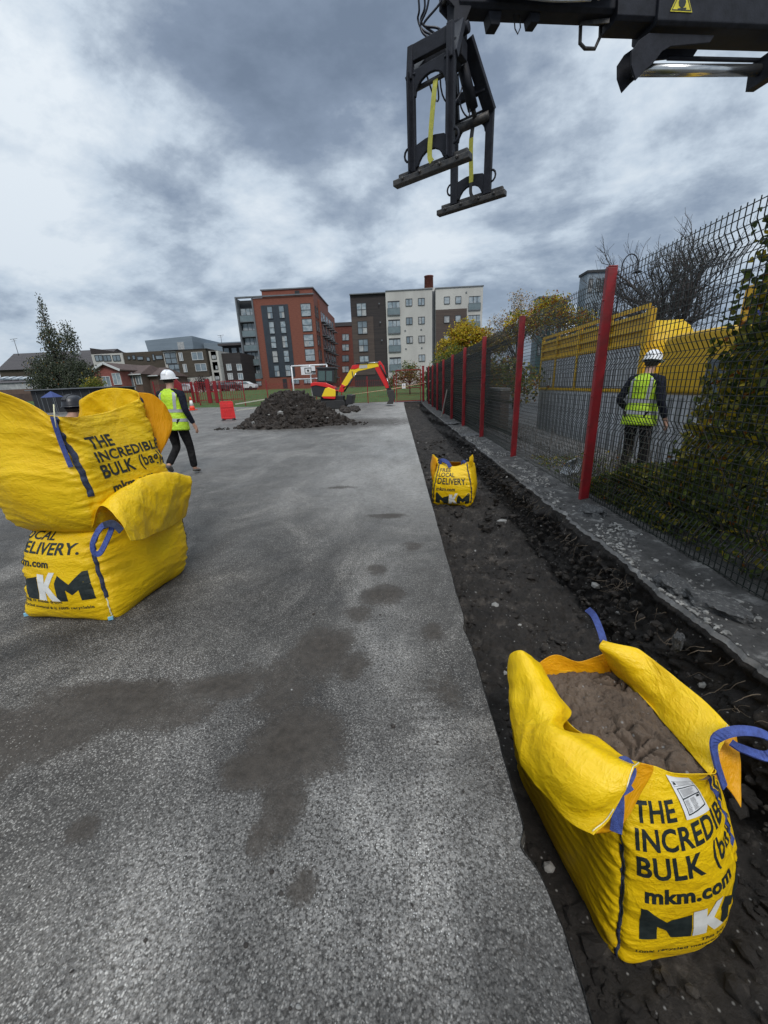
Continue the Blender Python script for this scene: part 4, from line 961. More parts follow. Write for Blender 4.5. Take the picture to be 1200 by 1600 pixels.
def leaf(mb, c, s, rnd, mi, down=0.3):
    n = V((rnd.gauss(0, 1), rnd.gauss(0, 1), rnd.gauss(0, 1)+.3)).normalized(); a = n.orthogonal().normalized(); a = Matrix.Rotation(rnd.uniform(0, 6.3), 3, n)@a
    if down: a = (a+V((0, 0, -down))).normalized()
    b = n.cross(a).normalized(); n = a.cross(b); f = s*.18
    P = [(-.5, 0, 0), (-.28, .30, 1), (.05, .36, 1), (.5, 0, .2), (.05, -.36, 1), (-.28, -.30, 1)]
    vs = [V(c)+a*x*s+b*y*s+n*(f*z if y else 0) for x, y, z in P]
    mb.add(vs, [(0, 1, 2, 3), (0, 3, 4, 5)], mi)
def pick(rnd, w):
    r = rnd.random()*sum(w); 
    for i, x in enumerate(w):
        r -= x
        if r < 0: return i
    return 0
# creeper along the fence, right
cre = empty('creeper', (2.9, 3.0, 0), 0, 'thick yellowing leafy creeper hanging over and behind the fence at the right edge', 'plant')
mb = MB(); rnd = random.Random(3); st = MB()
def cre_top(y): # wall of growth rises towards the camera
    return 2.3*ss(3.55, 2.75, y)+.55*ss(5.4, 3.9, y)
for k in range(36000):
    y = 1.2+rnd.random()*4.4; top = cre_top(y)*(1+.22*mn.noise(V((y*2.2, 1, 0))))
    z = rnd.random()**.85*top; x = FX+.16+rnd.random()**1.3*(.75+.35*z)
    if mn.noise(V((x*2.4, y*2.6, z*2.6))) < -.22 and rnd.random() < .8: continue
    if z > .7 and rnd.random() < .5: x = FX+.10+rnd.random()*.3
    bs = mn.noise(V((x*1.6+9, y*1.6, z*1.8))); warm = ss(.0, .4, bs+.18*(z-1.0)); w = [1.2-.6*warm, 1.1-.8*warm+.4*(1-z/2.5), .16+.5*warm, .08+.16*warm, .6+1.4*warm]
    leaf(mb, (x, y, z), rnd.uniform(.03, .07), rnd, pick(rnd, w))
for k in range(170):   # sprays poking over the top
    t = rnd.random(); c = V((FX+.2+rnd.random()*.3, 2.55+rnd.gauss(0, .20), 2.38+rnd.gauss(0, .10))); leaf(mb, c, rnd.uniform(.04, .075), rnd, pick(rnd, [.5, .2, .4, .35, 1.0]))
for k in range(60):
    c = V((FX+.1+rnd.random()*.2, 2.15+rnd.gauss(0, .10), 2.62+rnd.gauss(0, .06))); leaf(mb, c, rnd.uniform(.04, .07), rnd, pick(rnd, [.3, .2, .3, 1.0, .5]))
for k in range(2600):   # tall growth at the very right, up through the mesh top
    c = V((FX+.15+rnd.random()*.5, 2.35+rnd.gauss(0, .22), 1.7+rnd.random()*.8)); 
    if mn.noise(c*3) > -.15: leaf(mb, c, rnd.uniform(.035, .08), rnd, pick(rnd, [.5, .3, .35, .2, 1.3]))
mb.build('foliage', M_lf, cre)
for k in range(110):
    y = rnd.uniform(1.2, 5.8); x = FX+rnd.uniform(.1, .5); p = V((x, y, 0)); pts = [p]; d = V((rnd.uniform(-.1, .2), rnd.uniform(-.5, .5), 1)).normalized()
    for i in range(rnd.randint(6, 14)):
        d = (d+V((rnd.uniform(-.2, .2), rnd.uniform(-.3, .3), rnd.uniform(-.2, .25)))*.6).normalized(); p = p+d*.13; pts.append(p)
        if p.z > cre_top(p.y)+.35: break
    st.tube(pts, [.005*(1-.8*i/len(pts)) for i in range(len(pts))], 4)
st.build('stem', M_twig, cre); rebase(cre)
# dead stalks and weeds between fence and lorry
mb = MB(); rnd = random.Random(9)
for k in range(420):
    y = rnd.uniform(3.8, 12); x = rnd.uniform(FX+.12, 3.3); p = V((x, y, 0)); pts = [p]; d = V((0, 0, 1))
    for i in range(rnd.randint(3, 8)): d = (d+V((rnd.uniform(-.5, .5), rnd.uniform(-.5, .5), .2))*.5).normalized(); p = p+d*.07; pts.append(p)
    mb.tube(pts, .0025, 3)
lw = MB()
for k in range(1500):
    y = rnd.uniform(3.2, 7.5); x = rnd.uniform(FX+.15, 3.2); leaf(lw, (x, y, rnd.random()**2*.45*ss(7.5, 5, y)+.03), rnd.uniform(.02, .045), rnd, pick(rnd, [.6, 1, .2, .25, .4]))
tag(mb.build('dead_stalks', M_twig), kind='stuff'); tag(lw.build('weeds', M_lf), kind='stuff')
def branch(mb, p, d, L, r, lvl, rnd, tips, spread=.55, up=.12, kids=(3, 5), seg=5, droop=0.0, sides=5, minr=.003):
    pts = [p]; q = p.copy(); dd = d.copy()
    for i in range(seg):
        dd = (dd+V((rnd.gauss(0, .12), rnd.gauss(0, .12), rnd.gauss(0, .08)+up-droop))).normalized(); q = q+dd*(L/seg); pts.append(q.copy())
    mb.tube(pts, [max(minr, r*(1-.6*i/seg)) for i in range(seg+1)], max(3, sides), cap=False)
    if lvl == 0: tips.append((pts[-1], dd)); tips.append((pts[-2], dd)); return
    n = rnd.randint(*kids)
    for k in range(n+1):
        t = 1.0 if k == n else rnd.uniform(.3, 1.0); i = min(seg, int(t*seg)); a = V((rnd.gauss(0, 1), rnd.gauss(0, 1), rnd.gauss(0, .6))).normalized()
        nd = (dd+a*spread*(.5 if k == n else 1.0)*1.3).normalized(); branch(mb, pts[i], nd, L*rnd.uniform(.58, .8), r*(.5 if k < n else .62), lvl-1, rnd, tips, spread, up, kids, max(3, seg-1), droop, max(3, sides-1), minr)
# the bare tree behind the lorry
rnd = random.Random(21); bt = empty('bare_tree', (15.2, 24.5, -.85), 0, 'large leafless dark tree spreading its twigs behind the yellow lorry', 'tree'); mb = MB(); tips = []
mb.tube([(0, 0, 0), (.05, 0, 1.5), (-.05, .1, 3.2), (0, .1, 4.6)], [.50, .42, .38, .34], 10)
for k in range(9):
    a = k*2*math.pi/9+rnd.uniform(-.3, .3); tl = rnd.uniform(.35, 1.1); branch(mb, V((0, .1, rnd.uniform(3.4, 4.8))), V((math.cos(a)*tl, math.sin(a)*tl, 1.0)).normalized(), rnd.uniform(1.9, 2.5), .15, 5, rnd, tips, .58, .06, (2, 3), 4, 0, 5, .0075)
mb.build('trunk', M_bark, bt)
print('bare tree', len(mb.f))
def leafy(name, loc, label, cat, trunk_h, trunk_r, crown, n, ls, w, seed, group=None, mats=None, dens=-.1, limb=8, drop=.3, nf=1.0):
    """crown: list of (dx, dy, z, rx, ry, rz) lobes, filled with leaf-sized faces in clumps"""
    rnd = random.Random(seed); root = empty(name, loc, 0, label, cat, group); t = MB(); c0 = crown[0]; crown = crown
    t.tube([(0, 0, -.2), (0, 0, trunk_h*.5), (c0[0]*.3, c0[1]*.3, trunk_h)], [trunk_r, trunk_r*.85, trunk_r*.6], 8)
    for k in range(limb):
        c = crown[k % len(crown)]; e = V((c[0]+rnd.uniform(-.6, .6)*c[3], c[1]+rnd.uniform(-.6, .6)*c[4], c[2]+rnd.uniform(-.3, .7)*c[5])); s = V((0, 0, trunk_h*rnd.uniform(.5, 1)))
        m = s.lerp(e, .5)+V((0, 0, .2*c[5])); t.tube([s, m, e], [trunk_r*.4, trunk_r*.22, trunk_r*.06], 5)
    t.build('trunk', M_bark, root); mb = MB(); tot = sum(c[3]*c[4]*c[5] for c in crown)
    for c in crown:
        k = int(n*c[3]*c[4]*c[5]/tot); i = 0; tries = 0
        while i < k and tries < k*6:
            tries += 1; d = V((rnd.gauss(0, 1), rnd.gauss(0, 1), rnd.gauss(0, 1))).normalized()*(rnd.random()**.45)*rnd.uniform(.75, 1.12)
            p = V((c[0]+d.x*c[3], c[1]+d.y*c[4], c[2]+d.z*c[5]))
            if mn.noise(p*(2.0*nf/max(c[3], .5))+V((seed, 0, 0))) < dens: continue
            leaf(mb, p, ls*rnd.uniform(.6, 1.3), rnd, pick(rnd, w), drop); i += 1
    mb.build('crown', mats or M_lf, root); return root
# ------------------------------------------------------------------ lorry crane and block grab
def crane():
    root = empty('lorry_crane', (4.7, 6.1, .8), 0, 'black hydraulic crane boom reaching in from the lorry over the fence', 'crane')
    inv = Matrix.Translation(V((4.7, 6.1, .8))).inverted()
    a = V((.66, 5.05, 4.74)); b = V((4.7, 6.09, 5.07)); d = (b-a).normalized(); n = V((d.y, -d.x, 0)).normalized(); up = n.cross(d)*-1
    if up.z < 0: up = -up
    def P(s, o, h): return a+d*s+n*o+up*h       # along, towards the viewer, up
    def beam(mb, s0, s1, w, h0, h1, mi=0, ch=.03):
        prof = [(-w/2, h0+ch), (-w/2+ch, h0), (w/2-ch, h0), (w/2, h0+ch), (w/2, h1-ch), (w/2-ch, h1), (-w/2+ch, h1), (-w/2, h1-ch)]
        vs = [P(s, o, h) for s in (s0, s1) for o, h in prof]; mb.add(vs, [tuple(range(7, -1, -1)), tuple(range(8, 16))]+[(i, (i+1) % 8, 8+(i+1) % 8, 8+i) for i in range(8)], mi)
    mb = MB(); beam(mb, .02, 2.6, .20, .05, .36); mb.build('outer_section', M_steel, root, .006)
    mb = MB(); beam(mb, 1.7, 2.62, .27, -.02, .43); mb.build('extension_collar', M_steel, root, .006)
    mb = MB(); beam(mb, 2.15, 6.9, .34, -.07, .52); mb.build('main_section', M_steel, root, .01)
    # end lugs with the link
    mb = MB()
    for o in (-.07, .07):
        vs = [(-.10, .40), (.12, .40), (.14, .05), (.02, -.14), (-.02, -.16), (-.06, -.12), (-.03, .05), (-.12, .12)]
        p = [P(s, o-.012, h) for s, h in vs]+[P(s, o+.012, h) for s, h in vs]; k = len(vs); mb.add(p, [tuple(range(k)), tuple(range(2*k-1, k-1, -1))]+[(i, (i+1) % k, k+(i+1) % k, k+i) for i in range(k)])
    mb.build('boom_tip', M_steel, root, .004)
    mb = MB(); mb.tube([P(-.03, -.1, -.10), P(-.03, .1, -.10)], .028, 10); mb.tube([P(-.08, -.1, .16), P(-.08, .1, .16)], .024, 10); mb.build('pin', M_steel2, root)
    # galvanised hose tray on the near side
    mb = MB(); o = .10
    for s0, s1 in ((.30, 1.66),):
        mb.bar(P(s0, o+.07, .15), P(s1, o+.11, .17), .006, .08, up=up); mb.bar(P(s0, o+.03, .19), P(s1, o+.07, .21), .10, .006, up=up)
    mb.build('hose_tray', M_galv, root)
    mb = MB(); mb.tube([P(s, o+.075, .10+.01*math.sin(s*6)) for s in [.30+.1*i for i in range(10)]], .012, 8); mb.tube([P(s, o+.07, .075+.012*math.sin(s*5)) for s in [.36+.1*i for i in range(11)]], .012, 8); mb.build('pipe', M_galv, root)
    mb = MB()
    for s in (.50, .98, 1.45): mb.box(P(s, o+.085, .11), (.02, .05, .05), Matrix((d, n, up)).transposed())
    mb.build('clamp', M_galv, root)
    mb = MB()
    for s, w, h in ((.40, .14, .10), (.83, .12, .07)):
        mb = MB(); mb.add([P(s+x*w/2*(1 if z else .7), y*.06, (-.0 if z else -h)+.05) for x in (-1, 1) for y in (-1, 1) for z in (0, 1)], [(0, 1, 3, 2), (4, 6, 7, 5), (0, 4, 5, 1), (2, 3, 7, 6), (0, 2, 6, 4), (1, 5, 7, 3)]); mb.build('underside_bracket', M_steel, root, .006)
    mb = MB(); mb.tube([P(.62, .02, .05), P(.63, .02, -.05), P(.66, .02, -.09), P(.69, .02, -.04), P(.68, .02, .05)], .006, 6); mb.build('wire_loop', M_steel2, root)
    mb = MB(); mb.tube([P(1.42, -.05, .04), P(1.42, -.05, -.10), P(1.48, -.05, -.14), P(1.60, -.05, -.14), P(1.66, -.05, -.04), P(1.66, -.05, .04)], .018, 6); mb.b2(P(1.40, -.02, .06), P(1.68, .04, .0)); mb.build('lashing_eye', M_steel2, root)
    # lug and ram below
    mb = MB(); prof = [(2.12, -.10), (2.0, -.16), (1.92, -.25), (1.93, -.36), (2.0, -.48), (2.10, -.40), (2.2, -.34), (2.3, -.24), (2.4, -.20), (2.9, -.16), (2.95, -.10)]
    for o2 in (-.10, .085):
        p = [P(s, o2, h) for s, h in prof]+[P(s, o2+.02, h) for s, h in prof]; k = len(prof); mb.add(p, [tuple(range(k)), tuple(range(2*k-1, k-1, -1))]+[(i, (i+1) % k, k+(i+1) % k, k+i) for i in range(k)])
    mb.build('ram_lug', M_steel, root, .004)
    mb = MB(); mb.tube([P(2.05, 0, -.34), P(3.85, 0, -.32)], .052, 16); mb.build('ram_rod', M_chrome, root)
    mb = MB(); mb.tube([P(3.8, 0, -.32), P(6.2, 0, -.30)], .10, 16); mb.tube([P(2.5, -.02, -.22), P(4.4, -.02, -.22)], .02, 8); mb.box(P(3.80, 0, -.33), (.12, .24, .24), Matrix((d, n, up)).transposed()); mb.build('ram_cylinder', M_steel, root)
    mb = MB(); mb.box((7.25, 6.75, 2.3), (.34, .42, 5.4)); mb.build('column', M_steel, root, .02)
    # warning triangle
    c = P(2.42, .172, .10); T = lambda x, y, e: c+d*x+up*y+n*e
    S = .27; tri = lambda s, e: [T(-s/2, -s*.29, e), T(s/2, -s*.29, e), T(0, s*.58, e)]
    ye = mat('hazard_yellow', (.72, .62, .03), .5, (.55, .47, .04), 20)
    mb = MB(); mb.add(tri(S, .001)+tri(S, .004), [(0, 1, 2), (5, 4, 3), (0, 3, 4, 1), (1, 4, 5, 2), (2, 5, 3, 0)]); tr = mb.build('warning_sign', ye, root)
    mb = MB(); 
    t1, t2 = tri(S*.90, .006), tri(S*.80, .006); mb.add(t1+t2, [(0, 1, 4, 3), (1, 2, 5, 4), (2, 0, 3, 5)])
    mb.add([T(.045*math.cos(a_)-.0, .045*math.sin(a_)-.005, .0065) for a_ in [i*.628 for i in range(10)]], [tuple(range(10))]); mb.add([T(-.06, .03, .0066), T(.06, .05, .0066), T(.06, .065, .0066), T(-.06, .045, .0066)], [(0, 1, 2, 3)]); mb.add([T(-.05, -.055, .0066), T(.055, -.045, .0066), T(.055, -.058, .0066), T(-.05, -.068, .0066)], [(0, 1, 2, 3)])
    mb.build('warning_symbol', M_ink, tr)
    mb = MB(); mb.add([P(2.68, .1705, -.12), P(2.74, .1705, -.12), P(2.95, .1705, .3), P(2.89, .1705, .3)], [(0, 1, 2, 3)])
    # hoses looping from the boom head down into the grab
    hs = [[aY(648, -60, 4.8), aY(655, 10, 4.85), aY(653, 30, 4.9), aY(662, 48, 4.9), aY(690, 60, 4.9), aY(702, 66, 4.95)], [aY(676, -50, 4.8), aY(668, 10, 4.85), aY(657, 40, 4.9), aY(668, 58, 4.9), aY(700, 68, 4.95)],
          [aY(700, -30, 4.8), aY(688, 4, 4.85), aY(662, 38, 4.9), aY(684, 44, 4.9), aY(700, 58, 4.95)], [aY(655, -60, 4.82), aY(664, 6, 4.87), aY(658, 34, 4.92), aY(682, 54, 4.92), aY(700, 62, 4.97)]]
    for h in hs:
        pts = [Vector(crv([np.array(list(p)) for p in h], (len(h)-1)*i/26)) for i in range(27)]; MB().tube(pts, .010, 7).build('hose', M_hose, root)
    rebase(root)
crane()
def grab():
    c0 = V((.655, 5.05, 3.4)); root = empty('block_grab', c0, 0, 'black steel block grab with two padded arms and yellow straps hanging from the boom', 'crane grab')
    u = V((.8336, -.5524, 0)); w = V((.5524, .8336, 0)); z = V((0, 0, 1))
    def P(a, b, h): return c0+u*a+w*b+z*(h-3.4)
    def plate(mb, poly, fn, th):      # poly in (a, h); fn maps (a,h,off) to space
        k = len(poly); p = [fn(a, h, -th/2) for a, h in poly]+[fn(a, h, th/2) for a, h in poly]
        mb.add(p, [tuple(range(k-1, -1, -1)), tuple(range(k, 2*k))]+[(i, (i+1) % k, k+(i+1) % k, k+i) for i in range(k)])
    for sgn in (-1, 1):
        b0 = .475*sgn; arm = MB()
        def fv(a, h, o): return P(a, b0+o, h)
        def fs(a, h, o): # upper leaning part: from (b0,4.2) to (.1*sgn,4.62)
            t = (h-4.18)/.46; return P(a*(1-.55*t), b0*(1-.80*t)+o*.7, h)
        tw = .035 if sgn < 0 else .035
        for s2 in (-1, 1): arm.bar(P(s2*.205, b0, 3.44), P(s2*.21, b0, 4.20), .045, .085, up=u); arm.bar(P(s2*.205, b0+.03*sgn, 3.44), P(s2*.205, b0+.03*sgn, 4.2), .012, .09, up=w)
        # cross plates with arched cut-outs
        arch = lambda z0, z1, zc, sx: [(-.2, z0), (-.2, z1), (.2, z1), (.2, z0)]+[(.175*math.cos(t), zc+(z0-zc)*0+sx*math.sin(t)) for t in [i*math.pi/10 for i in range(11)]]
        plate(arm, [(-.19, 4.02), (-.19, 4.22), (.19, 4.22), (.19, 4.02), (.155, 4.02)]+[(.155*math.cos(t), 4.02+.12*math.sin(t)) for t in [i*math.pi/10 for i in range(1, 10)]]+[(-.155, 4.02)], fv, .03)
        plate(arm, [(-.19, 3.60), (-.15, 3.65), (-.05, 3.67), (.05, 3.67), (.15, 3.65), (.19, 3.60), (.19, 3.47), (.14, 3.47)]+[(.13*math.cos(t), 3.47+.10*math.sin(t)) for t in [i*math.pi/8 for i in range(1, 8)]]+[(-.14, 3.47), (-.19, 3.47)], fv, .03)
        for s2 in (-1, 1):
            arm.bar(P(s2*.21, b0, 4.17), P(s2*.095, .1*sgn, 4.62), .06, .12, up=u)
            arm.bar(P(s2*.21, b0+.02*sgn, 4.15), P(s2*.2, b0, 4.40 if sgn < 0 else 4.2), .06, .05, up=w)
        arm.bar(P(-.2, b0*.72, 4.33), P(.2, b0*.72, 4.33), .05, .08, up=z)
        if sgn < 0: arm.bar(P(-.22, b0, 4.34), P(.2, b0*.95, 4.34), .05, .12, up=z)
        ar = arm.build('arm', M_steel, root, .006)
        pad = MB(); pad.bar(P(-.42, b0-.0, 3.40), P(.42, b0, 3.40), .085, .055, up=z); pad.bar(P(-.38, b0+.03, 3.455), P(.38, b0+.03, 3.455), .05, .05, up=z); pd = pad.build('clamping_pad', M_steel2, root, .008)
        for k in (-.3, -.1, .12, .3): MB().tube([P(k, b0-.05, 3.41), P(k, b0-.058, 3.41)], .016, 8).build('bolt', M_steel2, pd)
        for s2 in (-1, 1):
            q = [P(s2*(.245+.05*math.sin(t)), b0, 3.60+.055*math.cos(t)) for t in [i*math.pi/6 for i in range(-1, 8)]]; MB().tube(q, .011, 6).build('shackle', M_steel, ar)
    mb = MB(); mb.box(P(0, 0, 4.60), (.20, .20, .16), Matrix((u, w, z)).transposed()); mb.box(P(0, 0, 4.49), (.24, .13, .14), Matrix((u, w, z)).transposed()); mb.tube([P(-.16, 0, 4.64), P(.16, 0, 4.64)], .045, 10); mb.build('head', M_steel, root, .01)
    mb = MB(); mb.tube([P(0, 0, 4.66), P(0, 0, 4.90)], [.06, .045], 10); mb.box(P(0, 0, 4.76), (.09, .12, .16), Matrix((u, w, z)).transposed()); mb.build('rotator', M_steel, root, .006)
    mb = MB(); mb.box(P(.0, -.108, 4.61), (.022, .003, .10), Matrix((u, w, z)).transposed()); mb.build('label_plate', mat('dull_label', (.32, .33, .34), .5), root)
    mb = MB(); mb.tube([P(-.02, -.30, 4.46), P(.02, .05, 4.42)], .05, 12); mb.tube([P(.04, .12, 4.46), P(.06, .36, 4.2)], .055, 12); mb.build('cylinder', M_steel, root)
    mb = MB(); mb.tube([P(.06, .34, 4.22), P(.06, .44, 4.13)], .025, 10); mb.tube([P(-.2, .44, 4.13), P(.21, .44, 4.13)], .045, 10); mb.build('ram_rod', M_steel2, root); MB().tube([P(-.2, -.44, 4.1), P(.2, -.44, 4.1)], .02, 10).build('cross_pin', M_steel2, root)
    for q in ([P(-.05, -.2, 4.4), P(-.08, -.1, 4.2), P(-.06, .05, 4.15), P(0, .15, 4.25), P(.03, .2, 4.42)], [P(.0, .1, 4.4), P(-.02, .22, 4.2), P(.04, .3, 4.12), P(.05, .3, 4.3)], [P(-.12, -.35, 4.25), P(-.05, -.3, 4.05), P(.02, -.35, 4.0), P(.04, -.42, 4.1)]):
        MB().tube([Vector(crv([np.array(list(p)) for p in q], (len(q)-1)*i/14)) for i in range(15)], .008, 6).build('hose', M_hose, root)
    ys_ = mat('yellow_webbing', (.42, .40, .05), .7, (.30, .30, .05), 20, .6, 120)
    ribbon([P(.04, -.44, 4.12), P(.05, -.50, 3.95), P(.03, -.52, 3.7), P(.02, -.53, 3.50), P(.05, -.54, 3.44)], [tuple(-w)]*5, .024, 'yellow_strap', ys_, root)
    ribbon([P(.03, .44, 4.12), P(.02, .42, 3.98)], [tuple(-w)]*2, .022, 'strap_sleeve', M_rubber, root, n=4)
    ribbon([P(.02, .42, 3.99), P(.02, .42, 3.85), P(.03, .42, 3.65), P(.03, .42, 3.58)], [tuple(-w)]*4, .024, 'yellow_strap', ys_, root)
    ribbon([P(.03, .42, 3.58), P(.03, .42, 3.48), P(.08, .41, 3.40)], [tuple(-w)]*3, .018, 'strap_tail', M_rubber, root)
    rebase(root)
grab()
# ------------------------------------------------------------------ flatbed lorry beyond the fence
def lorry():
    root = empty('flatbed_lorry', (5.9, 9.5, -.85), 0, 'yellow and grey flatbed lorry parked on the road beyond the fence', 'lorry')
    M_ly = mat('lorry_yellow', (.62, .37, .01), .45, (.50, .30, .012), 5, detail=9); M_lg = mat('lorry_grey_panel', (.20, .205, .21), .5, (.28, .285, .29), 2, stretch=(1, 1, .3)); M_lw = mat('lorry_pale_panel', (.50, .51, .53), .5, (.40, .41, .42), 3)
    X0 = 4.9
    def bx(a, b): return MB().b2(a, b)
    mb = MB(); mb.b2((X0, 6.4, 1.06), (7.3, 14.2, 1.14)); mb.build('deck', M_ly, root, .01)
    d0 = bx((X0, 8.4, 1.15), (X0+.05, 14.2, 1.98)).build('drop_side', M_lg, root, .01)
    mb = MB()
    for k in range(30): mb.b2((X0-.012, 8.5+k*.19, 1.2), (X0-.003, 8.56+k*.19, 1.94))
    mb.build('rib', M_lw, d0)
    mb = MB(); mb.b2((X0+.02, 5.2, -.30), (X0+.06, 14.2, 1.05)); g = mb.build('side_guard', M_lw, root, .01)
    mb = MB()
    for k in range(31): mb.b2((X0+.002, 5.4+k*.28, -.26), (X0+.019, 5.5+k*.28, 1.0))
    mb.build('rib', M_lg, g)
    mb = MB(); mb.b2((X0-.01, 5.2, -.36), (X0+.02, 14.2, -.29)); mb.build('guard_trim', M_ly, root)
    mb = MB()
    mb.b2((X0+.045, 8.5, 1.99), (X0+.07, 14.1, 2.52))
    for y in (8.45, 9.9, 11.4, 12.9, 14.15): mb.b2((X0-.02, y-.05, 1.15), (X0+.06, y+.05, 2.65))
    for z in (2.0, 2.25, 2.5, 2.65): mb.b2((X0-.01, 8.45, z), (X0+.04, 14.15, z+.07))
    mb.build('stake_rail', M_ly, root)
    mb = MB(); mb.b2((X0+.1, 8.4, 1.15), (7.2, 8.48, 1.6)); mb.b2((X0-.03, 8.36, 1.1), (X0+.1, 8.5, 2.62)); mb.build('headboard', M_ly, root, .01)
    wh = MB(); wh.lathe([(.0, -.14), (.32, -.14), (.47, -.12), (.50, -.05), (.50, .08), (.46, .14), (.3, .14), (.26, .06), (0, .06)], 26, M=Matrix.Rotation(R_(90), 3, 'Y')); w0 = wh.build('wheel', M_rubber, root); w0.location = (X0+.25, 12.6, -.35)
    for y in (11.4, 6.0): w = w0.copy(); link(w); w.parent = root; w.location = (X0+.25, y, -.35)
    mb = MB(); mb.b2((X0+.6, 4.0, -.1), (X0+.8, 14.0, .9)); mb.b2((6.6, 4.0, -.1), (6.8, 14, .9)); mb.build('chassis', M_steel, root)
    # cab
    prof = [(5.15, 1.08), (5.15, 1.3), (5.25, 1.65), (5.75, 1.92), (6.4, 2.06), (7.45, 2.06), (7.75, 2.02), (7.8, 1.4), (7.8, 1.08)]
    k = len(prof); mb = MB(); mb.add([(X0-.05, y, z) for y, z in prof]+[(6.95, y, z) for y, z in prof], [tuple(range(k-1, -1, -1)), tuple(range(k, 2*k))]+[(i, (i+1) % k, k+(i+1) % k, k+i) for i in range(k)]); cab = mb.build('cab', M_ly, root, .06, 3)
    mb = MB(); mb.b2((X0-.06, 5.6, 1.05), (X0-.045, 6.6, 1.6)); mb.build('side_window', M_glass, cab)
    M_bl = mat('lorry_blue', (.03, .05, .30), .4); mb = MB(); mb.b2((X0-.062, 5.2, 1.12), (X0-.052, 5.55, 1.55)); mb.build('blue_panel', M_bl, cab)
    mb = MB(); mb.b2((5.45, 6.1, 2.08), (5.6, 6.75, 2.62)); mb.build('roof_sign', M_bl, cab, .03); mb = MB(); mb.b2((5.45, 6.8, 2.05), (5.6, 6.95, 2.65)); mb.build('roof_post', M_ly, cab)
    # mirror and grey lockers
    mb = MB(); mb.b2((X0-.3, 5.3, 1.2), (X0-.1, 5.36, 1.7)); mb.build('mirror', M_rubber, root, .02)
    rebase(root)
    # load of yellow bags on the deck
    rnd = random.Random(5)
    for k, (y, s) in enumerate([(9.1, .95), (10.15, .9), (11.2, .98), (12.3, .92), (13.35, .95)]):
        e = empty('loaded_bag', (5.55, y, 1.14), 0, ['yellow bulk bag on the lorry deck nearest the headboard', 'yellow bulk bag second behind the headboard on the lorry', 'yellow bulk bag in the middle of the lorry deck', 'yellow bulk bag second from the lorry tail', 'yellow bulk bag at the tail of the lorry'][k], 'bulk bag', 'bags loaded on the lorry')
        h = 1.38*s; q = .47; X, Y, Z = 5.55, y, 1.14
        lv = [(Z+.0, (X-q, Y-q), (X+q, Y-q), (X+q, Y+q), (X-q, Y+q), (0, 0, 0, 0)), (Z+h*.3, (X-q, Y-q), (X+q, Y-q), (X+q, Y+q), (X-q, Y+q), (.08, .08, .08, .08)), (Z+h*.75, (X-q*.95, Y-q*.95), (X+q*.95, Y-q*.95), (X+q*.95, Y+q*.95), (X-q*.95, Y+q*.95), (.06, .06, .06, .06)), (Z+h, (X-q*.6, Y-q*.6), (X+q*.6, Y-q*.6), (X+q*.6, Y+q*.6), (X-q*.6, Y+q*.6), (.0, .0, .0, .0))]
        g = hull(lv, 72, 26, k*1.7, .02); grid_mesh('bag_body', g, M_bag, e, closed=True, cap=True)
        c = g[-1].mean(0); top = np.array([[c+(g[-1][i]-c)*(1-j/3) for i in range(72)] for j in range(3)]); grid_mesh('bag_top', top, M_bag, e, closed=True); rebase(e)
lorry()
# ------------------------------------------------------------------ things between fence and road further back
wl = MB(); wl.b2((2.95, 11.6, -.05), (3.2, 15.5, 1.15)); o = wl.build('garden_wall', mat('dark_brick', (.06, .045, .04), .85, (.13, .10, .085), 9, .7, 30, stretch=(1, 1, 3)), None, .01); tag(o, 'low dark brick wall behind the fence past the lorry tail', 'wall')
cp = MB(); cp.b2((2.92, 11.6, 1.15), (3.23, 15.5, 1.22)); o2 = cp.build('coping', mat('pale_coping', (.3, .3, .29), .8, (.2, .2, .2), 5), o)
hd = empty('screen_fence', (2.9, 22, 0), 0, 'dark green netting screen standing behind the far half of the mesh fence', 'fence')
mb = MB(); mb.b2((2.72, 12.4, 0), (2.75, 31, 2.25)); mb.build('netting', mat('netting', (.018, .026, .022), .8, (.035, .045, .038), 4, .3, 40), hd)
mb = MB(); mb.b2((2.69, 12.4, 1.28), (2.72, 31, 1.34)); mb.build('rail', mat('netting_rail', (.09, .11, .10), .6), hd)
for k in range(8): MB().b2((2.76, 12.5+2.6*k, 0), (2.83, 12.57+2.6*k, 2.3)).build('post', M_steel, hd)
rebase(hd)
